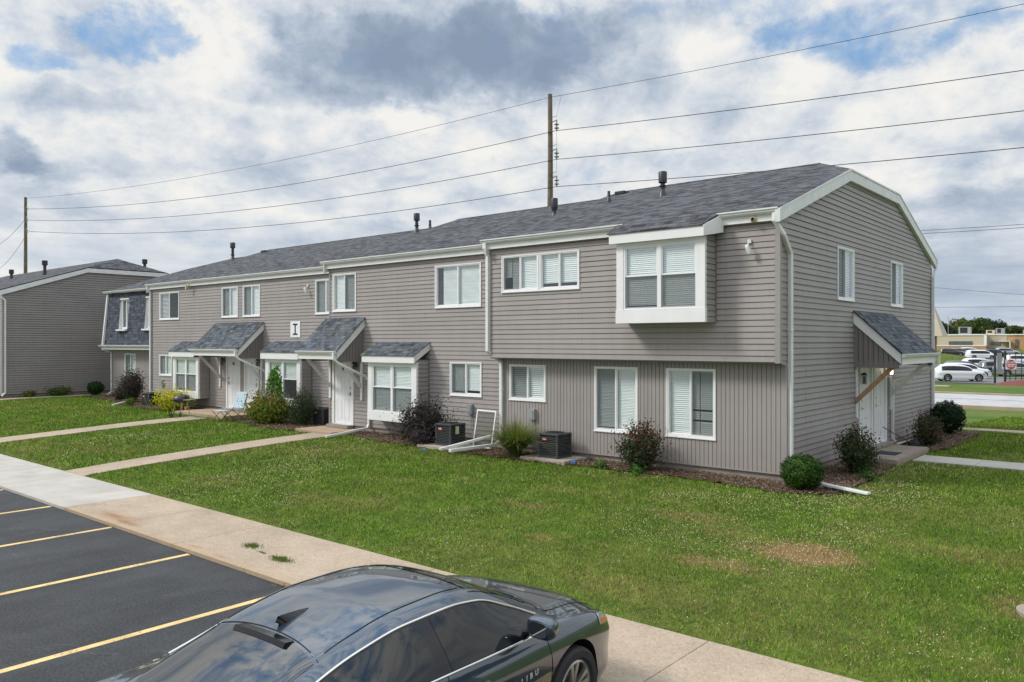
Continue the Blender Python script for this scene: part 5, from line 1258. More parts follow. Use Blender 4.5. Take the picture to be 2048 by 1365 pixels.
mb = MB(); mb.lathe([(.035, 0), (.04, .02), (.02, .06), (.018, .35), (.035, .45), (.045, .75), (.05, .95), (.02, 1.0), (.045, 1.03), (.0, 1.12)], 12); o = mb.build('patio_torch', 'black_metal', smooth=40, loc=(-25.75, 16.05, .38)); tag(o, 'slim dark post-like torch standing beside the black chair', 'torch')
mb = MB(); mb.box(-.2, .2, -.13, .13, 0, .26); mb.box(-.22, .22, -.15, .15, .26, .31, 1); o = mb.build('cool_box', ['bucket_red', 'fabric_black'], bevel=.02, loc=(-26.1, 16.75, .45)); tag(o, 'bright red cool box with a dark lid against the porch wall', 'cool box')
mb = MB(); mb.lathe([(.05, 0), (.07, .1), (.075, .12), (.06, .12), (.02, .09)], 14); o = mb.build('flower_pot', 'pot_orange', smooth=40, loc=(-31.15, 16.1, .44)); tag(o, 'tiny orange pot on the left end of the wide porch slab', 'pot')
# grill
t = thing('charcoal_grill', 'small black grill on spindly legs with two wheels on the grass', 'grill', (-28.9, 14.75, .35), rot=R(15))
mb = MB(); mb.lathe([(.05, .56), (.2, .58), (.27, .66), (.28, .70)], 20); o = mb.build('bowl', 'black_metal', t, smooth=50)
mb = MB(); mb.lathe([(.285, .70), (.27, .78), (.17, .85), (.04, .87), (0, .87)], 20); mb.tube([(-.05, 0, .86), (-.05, 0, .91), (.05, 0, .91), (.05, 0, .86)], .01, 6); mb.build('lid', 'black_metal', t, smooth=50)
mb = MB(); mb.box(.26, .52, -.16, .16, .68, .70); mb.build('side_shelf', 'grey_box', t)
for sx in (-1, 1):
    for sy in (-1, 1):
        mb = MB(); mb.tube([(sx * .17, sy * .12, .6), (sx * .27, sy * .2, .03)], .012, 6); mb.build('leg', 'alloy', t)
for sy in (-1, 1):
    mb = MB(); mb.lathe([(.02, -.02), (.085, -.02), (.085, .02), (.02, .02)], 16, (-.27, sy * .23, .085), 'y'); mb.build('wheel', 'rubber', t)
# broom handle / hose rod by the end porch
mb = MB(); mb.tube([(-6.02, 22.1, .98), (-5.35, 22.9, .42)], .013, 6); o = mb.build('rod', 'black_metal'); tag(o, 'thin dark rod leaning beside the end porch slab', 'rod')
mb = MB(); mb.lathe([(.0, 0), (.15, .02), (.16, .12), (.08, .2), (0, .21)], 14); mb.tube([(0, 0, .1), (.1, .05, .25), (.22, .03, .1)], .02, 6); o = mb.build('garden_sack', 'fabric_black', smooth=60, loc=(-5.6, 23.45, .36)); tag(o, 'low black sack lying behind the end porch slab', 'sack')

# ------------------------------------------------------------------ lawn blades and clover
def vnoise(x, y, s, seed=0):
    r = np.random.default_rng(seed); T = r.random((64, 64)); u, v = x * s, y * s; i, j = np.floor(u).astype(int), np.floor(v).astype(int); f, g = u - i, v - j
    f = f * f * (3 - 2 * f); g = g * g * (3 - 2 * g); q = lambda a, b: T[a % 64, b % 64]
    return (q(i, j) * (1 - f) + q(i + 1, j) * f) * (1 - g) + (q(i, j + 1) * (1 - f) + q(i + 1, j + 1) * f) * g
def fbm(x, y, s, seed=0): return .5 * vnoise(x, y, s, seed) + .3 * vnoise(x, y, s * 2.3, seed + 1) + .2 * vnoise(x, y, s * 5.1, seed + 2)
def lawn_ok(x, y):
    wb = .035 * np.sin(x * 4.1) + .03 * np.sin(x * 11 + 2) + .025 * np.sin(x * 29) - .03
    k = (y > 7.70 + wb)
    w2 = .03 * np.sin(y * 11) + .02 * np.sin(y * 29)
    for a, b_, y1 in ((-20.85, -19.75, 15.2), (-29., -27.8, 15.6), (-45.6, -44.8, 26)): k &= ~((x > a + w2) & (x < b_ + w2) & (y < y1))
    for a, b_ in ((20.75, 21.9), (29.1, 29.85)): k &= ~((y > a + wb) & (y < b_ + wb) & (x > -5.1))
    for x0, x1, y0, y1 in ((-6.2, -5.05, 19.7, 22.8), (-21.95, -19.95, 14.95, 16.3), (-31.05, -27.25, 15.5, 17.3), (-13.9, -6.1, 15.85, 28.), (-21.8, -13.8, 16.2, 29), (-36.6, -21.7, 17.2, 30), (-43.3, -36.5, 18.2, 31), (-70, -46.3, 14., 27), (-12.35, -11, 14.84, 15.8), (-15.95, -14.6, 14.78, 15.8)):
        k &= ~((x > x0) & (x < x1) & (y > y0) & (y < y1))
    wx_ = x + .08 * np.sin(y * 8); wy_ = y + .10 * np.sin(x * 6.) + .05 * np.sin(x * 17)
    for b_ in BEDS: k &= ~inside(wx_, wy_, b_)
    return k
def camuv(x, y): cx = .7625 * x + .647 * y; cz = -.647 * x + .7625 * y; return cx / cz, cz
def sample_lawn(x0, x1, y0, y1, dfun, dmax):
    n = int((x1 - x0) * (y1 - y0) * dmax); x = RNG.uniform(x0, x1, n); y = RNG.uniform(y0, y1, n); u, cz = camuv(x, y)
    k = (cz > 5) & (u > -.80) & (u < .76) & (RNG.random(n) < dfun(cz) / dmax); x, y = x[k], y[k]; k = lawn_ok(x, y); return x[k], y[k]
dens = lambda cz: np.clip(2500 * (10 / np.maximum(cz, 6)) ** 1.75, 0, 3000)
parts_ = [sample_lawn(-14, 6, 7.6, 16, dens, 3000), sample_lawn(-30, -14, 7.6, 17, dens, 1000), sample_lawn(-52, -30, 7.6, 24, dens, 350), sample_lawn(-6, 14, 16, 40, dens, 1250), sample_lawn(6, 14, 12, 16, dens, 1500)]
x = np.concatenate([q[0] for q in parts_]); y = np.concatenate([q[1] for q in parts_]); n = len(x); _, cz = camuv(x, y)
print('blades', n)
dry = np.zeros(n)
wxx = x + .5 * (fbm(x, y, 1.3, 5) - .5) * 2; wyy = y + .5 * (fbm(x, y, 1.3, 9) - .5) * 2
for (a, b_, rx, ry, k_) in DRY: dry = np.maximum(dry, k_ * np.clip(1.25 - np.hypot((wxx - a) / rx, (wyy - b_) / ry), 0, 1))
edge = np.clip(1 - (y - 7.7) / .35, 0, 1) * .75; dry = np.maximum(dry, edge * fbm(x, y, 2., 3) * 1.5)
big = fbm(x, y, .35, 11); mid_ = fbm(x, y, 1.6, 21)
dry = np.maximum(dry, np.clip((big - .50) * 2.0, 0, .42)); dry = np.maximum(dry, np.clip((fbm(x, y, 1.1, 61) - .60) * 3., 0, .5))
col_dark = np.clip((fbm(x, y, .5, 41) - .5) * 2.5, 0, 1)
isdry = RNG.random(n) < np.clip(dry + .05, 0, .97)
g1 = np.array([.115, .215, .018]); g2 = np.array([.215, .335, .034]); g3 = np.array([.048, .092, .015])
tt = np.clip(mid_ * 1.6 - .3 + RNG.normal(0, .22, n), 0, 1)[:, None]
col = g1 * (1 - tt) + g2 * tt; dk = RNG.random(n) < .30; col[dk] = g3
yel = RNG.random(n) < np.clip((fbm(x, y, .8, 31) - .44) * 1.5, .03, .4); col[yel] = np.array([.20, .235, .045])
dc = np.array([[.36, .26, .12], [.30, .20, .10], [.44, .34, .18]])[RNG.integers(0, 3, n)]; col[isdry] = dc[isdry]
col *= np.clip(RNG.lognormal(-.04, .34, (n, 1)), .4, 2.2) * (1 - .28 * col_dark[:, None]) * (.62 + .8 * fbm(x, y, 5.5, 51)[:, None])
hgt = RNG.uniform(.022, .055, n) * np.clip(.75 + .5 * mid_, .6, 1.3) * np.where(isdry, .7, 1) * np.clip(cz / 14, 1, 1.5)
wd = .0038 * np.clip(cz / 10, .8, 3.5) * RNG.uniform(.7, 1.4, n)
a = RNG.uniform(0, 6.283, n); ln = RNG.normal(0, .5, (n, 2)) * hgt[:, None]
z = gz(0, y) + .0
B0 = np.stack([x - np.cos(a) * wd, y - np.sin(a) * wd, z], 1); B1 = np.stack([x + np.cos(a) * wd, y + np.sin(a) * wd, z], 1); T_ = np.stack([x + ln[:, 0], y + ln[:, 1], z + hgt], 1)
V = np.stack([B0, B1, T_], 1).reshape(-1, 3)
tag(npmesh('grass', V, np.arange(n * 3).reshape(-1, 3), 'leafy', np.repeat(col, 3, 0)), kind='stuff')
x, y = sample_lawn(-26, 8, 7.8, 22, lambda c: np.clip(150 * (12 / c) ** 1.0, 0, 170), 170)
k = RNG.random(len(x)) < np.clip((fbm(x, y, .45, 77) - .44) * 4.5, .03, 1); x, y = x[k], y[k]; n = len(x); _, cz = camuv(x, y)
r_ = RNG.uniform(.005, .009, n) * np.clip(cz / 13, 1, 1.6); z = gz(0, y) + RNG.uniform(.035, .06, n)
o6 = np.array([[1, 0, 0], [0, 1, 0], [-1, 0, 0], [0, -1, 0], [0, 0, 1], [0, 0, -1]]) * 1.; V = (np.stack([x, y, z], 1)[:, None] + o6[None] * r_[:, None, None]).reshape(-1, 3)
f8 = np.array([[0, 1, 4], [1, 2, 4], [2, 3, 4], [3, 0, 4], [1, 0, 5], [2, 1, 5], [3, 2, 5], [0, 3, 5]]); F_ = (f8[None] + (np.arange(n) * 6)[:, None, None]).reshape(-1, 3)
cc = np.array([[.74, .73, .50], [.60, .58, .30], [.50, .42, .22]])[RNG.integers(0, 3, n)]
tag(npmesh('clover_blossoms', V, F_, 'petal', np.repeat(cc, 6, 0)), kind='stuff')
print('blossoms', n)
def tuft(lab, x, y, rx, ry, n, z=.055, h=.06):
    px = RNG.normal(0, rx * .5, n); py = RNG.normal(0, ry * .5, n); hh = RNG.uniform(.4, 1, n) * h; a = RNG.uniform(0, 6.28, n); ln = RNG.normal(0, .6, (n, 2)) * hh[:, None]; w_ = .005
    B0 = np.stack([px - np.cos(a) * w_, py - np.sin(a) * w_, 0 * px], 1); B1 = np.stack([px + np.cos(a) * w_, py + np.sin(a) * w_, 0 * px], 1); T_ = np.stack([px + ln[:, 0], py + ln[:, 1], hh], 1)
    o = npmesh('weed_tuft', np.stack([B0, B1, T_], 1).reshape(-1, 3), np.arange(n * 3).reshape(-1, 3), 'leafy', np.repeat(jitter_cols([(.07, .14, .03), (.11, .19, .04), (.2, .2, .06)], n), 3, 0), None, (x, y, z)); tag(o, lab, 'weed', 'weeds in the sidewalk')
tuft('largest green tuft in the sidewalk, nearest the parked car', -9.95, 6.58, .20, .10, 420); tuft('broad green tuft in the sidewalk, farther from the parked car', -10.95, 6.72, .16, .10, 300)
tuft('small green sprig between the two bigger sidewalk tufts', -10.5, 6.62, .12, .03, 60, h=.03); tuft('smallest green sprig beside the largest sidewalk tuft', -10.2, 6.6, .08, .03, 40, h=.03)
nl = 90; P = np.stack([RNG.normal(0, .16, nl), RNG.normal(0, .06, nl), RNG.uniform(.005, .04, nl)], 1); V, F_, Cc = leaves(P, RNG.normal(0, .4, (nl, 3)) + np.array([0, 0, 1]), .02, jitter_cols([(.32, .22, .1), (.22, .14, .06)], nl), .5)
o = npmesh('dead_leaves', V, F_, 'petal', Cc, None, (-8.9, 6.02, .0)); tag(o, 'little drift of dead leaves at the kerb behind the car roof', 'dead leaves')

# ------------------------------------------------------------------ power poles and lines
def w_(px, py, dep):
    u = (px - 1024) / 1586; return np.array([(.7625 * u - .647) * dep, (.647 * u + .7625) * dep, 3.2 + (685 - py) * dep / 1586])
A1 = np.array([-32.3, 42.0]); A2 = np.array([-100., 32.8]); A3 = np.array([35.4, 51.2])
def pole(lab, x, y, top, r0, r1, arms, side):
    t = thing('utility_pole', lab, 'power pole', (x, y, 0)); mb = MB(); n = 10
    mb.tube([(.02 * math.sin(i), 0, -1 + (top + 1) * i / n) for i in range(n + 1)], [r0 + (r1 - r0) * i / n for i in range(n + 1)], 12); mb.build('shaft', 'wood_pole', t, smooth=50)
    for z in arms:
        mb = MB(); mb.tube([(0, 0, z + .62), (side * .62, -.1, z + .70)], .03, 6); mb.tube([(0, 0, z + .95), (side * .60, -.1, z + .98)], .014, 5); a = mb.build('insulator_arm', 'wire', t)
        mb = MB()
        for k in range(2): mb.lathe([(.04, 0), (.16, .02), (.17, .06), (.05, .10), (.05, .16)], 14, (side * .62, -.1, z + .12 + k * .24))
        mb.lathe([(.05, -.04), (.05, .70)], 8, (side * .62, -.1, z)); mb.build('insulator', 'porcelain', a, smooth=40)
    return t
pole('tall weathered wooden pole rising behind the roof', A1[0], A1[1], 19.75, .26, .15, (17.2, 15.3, 13.5), 1)
pole('distant reddish wooden pole at the far left', A2[0], A2[1], 19.6, .24, .15, (17.9, 16.7, 15.4), 1)
def wire(lab, p0, p1, sag, r=.02, n=28, name='power_line'):
    p0, p1 = np.array(p0, float), np.array(p1, float); pts = []
    for t in np.linspace(0, 1, n + 1): q = p0 + (p1 - p0) * t; q[2] -= 4 * sag * t * (1 - t); pts.append(tuple(q - p0))
    mb = MB(); mb.tube(pts, r, 5); o = mb.build(name, 'wire', smooth=80, loc=tuple(p0)); tag(o, lab, 'power line'); return o
ins = np.array([.62, -.1]); names = ('topmost', 'second from the top', 'third from the top', 'lowest')
for k, (z1, z2, zt) in enumerate(((19.55, 19.45, 19.68), (17.2, 18.2, 16.39), (15.3, 16.95, 14.42), (13.5, 15.7, 12.64))):
    s_ = (0, 0) if k == 0 else ins; sag = .8
    z3 = z1 + (zt - z1 + 4 * sag * .39 * .61) / .39
    wire(f'{names[k]} of the four long lines left of the tall pole', (*(A1 + s_), z1), (*(A2 + s_), z2), 1.3 if k else 1.0, .015 if k == 0 else .022)
    wire(f'{names[k]} of the four lines running right from the tall pole', (*(A1 + s_), z1), (*(A3 + s_), z3), sag, .015 if k == 0 else .022)
wire('upper line leaving the far pole towards the left edge', (*(A2), 17.2), (-122, 36, 15.9), .5, .02); wire('lower line leaving the far pole towards the left edge', (*(A2), 15.2), (-124, 37, 12.9), .5, .02)
wire('slack vertical jumper beside the top of the tall pole', (A1[0] + .9, A1[1], 19.4), (A1[0] + .6, A1[1] - .1, 18.1), .0, .008)
wire('thin vertical jumper between the middle insulators', (A1[0] + .62, A1[1] - .1, 17.1), (A1[0] + .62, A1[1] - .1, 14.4), .0, .008)
for lab, a, b_, dp in (('upper of the paired lines right of the gable', (1700, 468), (2300, 428), 95), ('lower of the paired lines right of the gable', (1700, 474), (2300, 435), 95), ('thin drooping line above the far trees', (1700, 560), (2300, 606), 120), ('thin level line just above the far trees', (1700, 614), (2300, 607), 110)):
    wire(lab, w_(*a, dp), w_(*b_, dp), .25, .028 if dp < 100 else .022)
t = thing('utility_pole', 'small pole with a crossarm just showing above the neighbouring roof', 'power pole', tuple(w_(281, 685, 90))[:2] + (0,)); mb = MB(); mb.tube([(0, 0, 0), (0, 0, 11.1)], [.16, .12], 10); mb.build('shaft', 'wood_pole', t)
mb = MB(); mb.hexa([(-.9, -.7, 10.9), (.9, .62, 10.9), (.86, .72, 10.9), (-.94, -.6, 10.9), (-.9, -.7, 11.02), (.9, .62, 11.02), (.86, .72, 11.02), (-.94, -.6, 11.02)]); mb.build('crossarm', 'wood_pole', t)

# ------------------------------------------------------------------ the far side of the street
def tree(lab, x, y, h, r, n, cols, leaf=.4, group='trees beyond the far building', name='broadleaf_tree'):
    z = float(gz(0, y)); t = thing(name, lab, 'tree', (x, y, z), group)
    mb = MB(); mb.tube([(0, 0, -.2), (.1, 0, h * .3), (.0, .1, h * .55)], [r * .09, r * .06, r * .03], 8)
    for k in range(6): a = k * 1.05; mb.tube([(0.05, 0, h * .3), (math.cos(a) * r * .35, math.sin(a) * r * .35, h * .5), (math.cos(a) * r * .6, math.sin(a) * r * .6, h * .7)], [r * .04, r * .025, r * .01], 5)
    mb.build('trunk', 'bark', t); P = []; N = []
    for k in range(38):
        d_ = RNG.normal(0, 1, 3); d_ /= np.linalg.norm(d_); d_[2] = abs(d_[2]) * .9 - .25; c = np.array([0, 0, h * .58]) + d_ * np.array([r * .78, r * .78, h * .34]) * RNG.uniform(.6, 1.05); cr_ = r * RNG.uniform(.2, .36)
        m_ = n // 38; q = RNG.normal(0, 1, (m_, 3)); q /= np.linalg.norm(q, axis=1, keepdims=True); q[:, 2] *= .75
        P.append(c + q * cr_ * RNG.uniform(.7, 1.05, (m_, 1))); N.append(q + RNG.normal(0, .4, (m_, 3)))
    P = np.concatenate(P); N = np.concatenate(N); V, F_, Cc = leaves(P, N, leaf, jitter_cols(cols, len(P), .3), .7); npmesh('crown', V, F_, 'leafy', Cc, t)
TG = [(.045, .075, .02), (.07, .10, .025), (.10, .12, .03), (.03, .05, .018)]; TD = [(.03, .055, .022), (.045, .075, .03), (.02, .04, .015)]; TO = [(.11, .12, .03), (.08, .10, .028), (.14, .13, .04)]
for lab, px, dp, h, r, cols in (('dark low tree at the left end of the far trees', 1876, 250, 9.6, 4.5, TD), ('big olive tree behind the rooftop unit', 1925, 300, 12.6, 7.5, TO), ('green rounded tree right of the olive one', 1950, 290, 12.2, 6.5, TG), ('dark broad tree in the middle of the far trees', 1982, 300, 12.3, 8., TD), ('lower green tree towards the right edge', 2028, 290, 9.2, 5.5, TG), ('low tree at the right edge beside the brick tower', 2058, 310, 9.5, 6, TD)):
    q = w_(px, 685, dp); tree(lab, q[0], q[1], h, r, 3600, cols, .38)
q = w_(-20, 685, 95); tree('yellowish tree top just showing at the left edge of the roofline', q[0], q[1], 10.9, 3.2, 2200, TO, .25, None)
q = w_(1893, 685, 260); tree('small dark tree between the mansard roof and the olive tree', q[0], q[1], 8.5, 4., 2400, TD)

fb = thing('industrial_building', 'long low tan and brick building with rooftop units beyond the car lot', 'building', (-45, 254, 1.0)); FO = (-45, 254, 1.0)
def fbb(name, mb, mat, **k): return mb.build(name, mat, fb, FO, **k)
mb = MB(); mb.box(-85, -42.2, 254, 300, 2.2, 5.4); fbb('wall', mb, 'tan_panel'); mb = MB(); mb.box(-85, -42.2, 253.9, 300, .5, 2.2); fbb('plinth', mb, 'tan_brick')
mb = MB(); mb.box(-42.2, -37.6, 256, 300, 1.6, 5.3); fbb('wall', mb, 'tan_metal'); mb = MB(); mb.box(-37.6, 10, 256.1, 300, .5, 5.3); fbb('wall', mb, 'tan_brick')
mb = MB(); mb.box(-85, -42.1, 253.8, 254, 5.15, 5.5); mb.box(-42.1, 10, 255.8, 256, 5.2, 5.45); mb.box(-85, -42.1, 253.85, 253.9, 2.15, 2.4); fbb('parapet', mb, 'white')
for X0 in (-57.8, -55.3, -42.7): mb = MB(); mb.box(X0, X0 + .6, 253.8, 254, 2.3, 5.2); fbb('pilaster', mb, 'white')
for X0 in (-51.5, -49.5, -47.5): mb = MB(); mb.box(X0, X0 + 1.9, 253.8, 253.95, 2.5, 3.5); fbb('window', mb, 'glass_grey')
for X0 in (-41.5, -40.2): mb = MB(); mb.box(X0, X0 + 1.1, 255.8, 255.95, 2.4, 3.4); fbb('window', mb, 'glass_grey')
for X0 in (-35.6,): mb = MB(); mb.box(X0, X0 + .7, 255.8, 256.05, 1.8, 4.); fbb('window', mb, 'glass_grey')
mb = MB(); mb.box(-39.2, -36.4, 253.6, 255.9, 3.4, 3.55); mb.box(-36.6, -36.4, 253.6, 253.8, 1, 3.5); fbb('awning', mb, 'white')
for (x0, x1, y0, h, m_) in ((-50.6, -47.6, 262, 2.3, 'grey_box'), (-43.6, -41.4, 262, 1.3, 'tan_panel'), (-41.2, -39.2, 262, 1.8, 'grey_box'), (-34.6, -33.4, 262, 1.3, 'grey_box')):
    mb = MB(); mb.box(x0, x1, y0, y0 + 2, 5.3, 5.4 + h); mb.box(x0 + .4, x1 - .7, y0 - .05, y0, 5.9, 5.2 + h, 1); fbb('rooftop_unit', mb, [m_, 'ac_dark'])
mb = MB(); mb.tube([(-53.3, 262, 5.3), (-53.3, 262, 11)], .07, 5); fbb('mast', mb, 'grey_box')
bt = MB(); q = w_(2052, 685, 300); bt.box(-3, 3, -2, 6, 0, 7.6); bt.box(-3.2, 3.2, -2.2, 6.2, 7.6, 8.0); o = bt.build('brick_tower', 'red_brick', loc=(q[0], q[1], 1.2)); tag(o, 'square brick tower cut by the right edge beyond the trees', 'building')
# mansard-roofed building
q = w_(1885, 672.5, 130); mt = thing('mansard_building', 'tan mansard-roofed building corner just past the gable downspout', 'building', (q[0], q[1], 0)); mb = MB()
z0, z1 = q[2], 8.9; mb.hexa([(-16, 0, z0), (0, 0, z0), (0, 4, z0), (-16, 4, z0), (-16, 1.6, z1), (-1.6, 1.6, z1), (-1.6, 2.6, z1), (-16, 2.6, z1)]); mb.build('roof', 'tan_metal', mt); mb = MB(); mb.box(-16, -1.6, 1.0, 3.4, -1, z0); mb.build('wall', 'red_brick', mt)
# grassy bank
mb = MB(); V = []; Fc = []; n = 24; q = w_(1858, 704, 128)
for j in range(n + 1):
    for i in range(n + 1):
        a, b_ = i / n * 2 - 1, j / n * 2 - 1; h = max(0, 1 - a * a - b_ * b_) ** .8; V.append((a * 8.5, b_ * 12, h * 1.95 - .1))
for j in range(n):
    for i in range(n): Fc.append((j * (n + 1) + i, j * (n + 1) + i + 1, (j + 1) * (n + 1) + i + 1, (j + 1) * (n + 1) + i))
mb.add(V, Fc); o = mb.build('grass_bank', 'lawn_soil', smooth=180, loc=(q[0], q[1], float(gz(0, q[1])) - .1)); tag(o, kind='structure')
mb = MB(); V = []; Fc = []
for j in range(13):
    for i in range(25):
        a, b_ = i / 24 * 2 - 1, j / 12 * 2 - 1; h = max(0, 1 - a * a - b_ * b_) ** .7; V.append((a * 3.2, b_ * 1.6, h * .62 - .03))
for j in range(12):
    for i in range(24): Fc.append((j * 25 + i, j * 25 + i + 1, (j + 1) * 25 + i + 1, (j + 1) * 25 + i))
simple('red_mulch', (.16, .055, .045), .95, var=.3, vscale=8)
q = w_(2070, 768, 72); mb.add(V, Fc); o = mb.build('mulch_mound', 'red_mulch', smooth=180, loc=(q[0], q[1], float(gz(0, q[1])))); tag(o, kind='structure')
q = w_(1872, 772, 68); slab_thing('concrete_plate', 'pale concrete plate in the verge across the street', 'concrete plate', q[0] - 1, q[0] + .9, q[1], q[1] + 1.2, float(gz(0, q[1])) - .05, float(gz(0, q[1])) + .05, 'pad')
mb = MB(); V = [(x, y, float(gz(0, y)) + .05) for y in (125, 150, 177, 215) for x in (-48, 60)]; mb.add(V, [(2 * j, 2 * j + 1, 2 * j + 3, 2 * j + 2) for j in range(3)]); o = mb.build('car_lot', 'asphalt_far', fix=False); tag(o, kind='structure')
# gate with a warning sign (stands square to the drive)
q0 = w_(1986, 700, 75); q = (q0[0], q0[1], float(gz(0, q0[1]))); gt = thing('metal_gate', 'open black metal fence and gate posts beside the car lot', 'gate', q)
GD = np.array([.7625, .647]); GN = np.array([-.647, .7625]); FG = lambda a, d, z: (a * GD[0] - d * GN[0], a * GD[1] - d * GN[1], z)
for a in (.18, 1.15):
    mb = MB(); mb.fbox(FG, a - .07, a + .07, -.07, .07, 0, 3.15); mb.build('post', 'black_metal', gt)
mb = MB(); mb.fbox(FG, .45, .85, -.1, -.04, .95, 2.95); mb.build('control_panel', 'grey_box', gt)
for a in np.arange(1.6, 7.5, .55):
    mb = MB(); mb.fbox(FG, a - .025, a + .025, -.02, .02, 0, 2.95); mb.build('bar', 'black_metal', gt)
for z in (.5, 1.45, 2.85): mb = MB(); mb.fbox(FG, 1.15, 7.6, -.025, .025, z, z + .06); mb.build('rail', 'black_metal', gt)
sg = thing('warning_sign', 'square white sign with a red disc reading DO NOT ENTER on the black fence', 'sign', (q[0] + 1.65 * GD[0], q[1] + 1.65 * GD[1], q[2])); FS = lambda a, d, z: FG(a, d, z)
mb = MB(); mb.fbox(FS, -.52, .52, .06, .08, 1.42, 2.34); mb.build('board', 'sign_white', sg)
mb = MB(); vs = [FS(.44 * math.cos(t_), .09, 1.88 + .44 * math.sin(t_)) for t_ in np.linspace(0, 2 * math.pi, 40, endpoint=False)]; mb.add(vs, [tuple(range(40))]); mb.build('disc', 'sign_red', sg, fix=False)
mb = MB(); mb.fbox(FS, -.36, .36, .085, .10, 1.83, 1.93); mb.build('bar', 'sign_white', sg)
for bdy, zz in (('DO NOT', 2.07), ('ENTER', 1.69)): text_mesh('lettering', bdy, .21, FS, 0, .10, zz, 'sign_white', sg, (0, 0, 0), bold=.008)

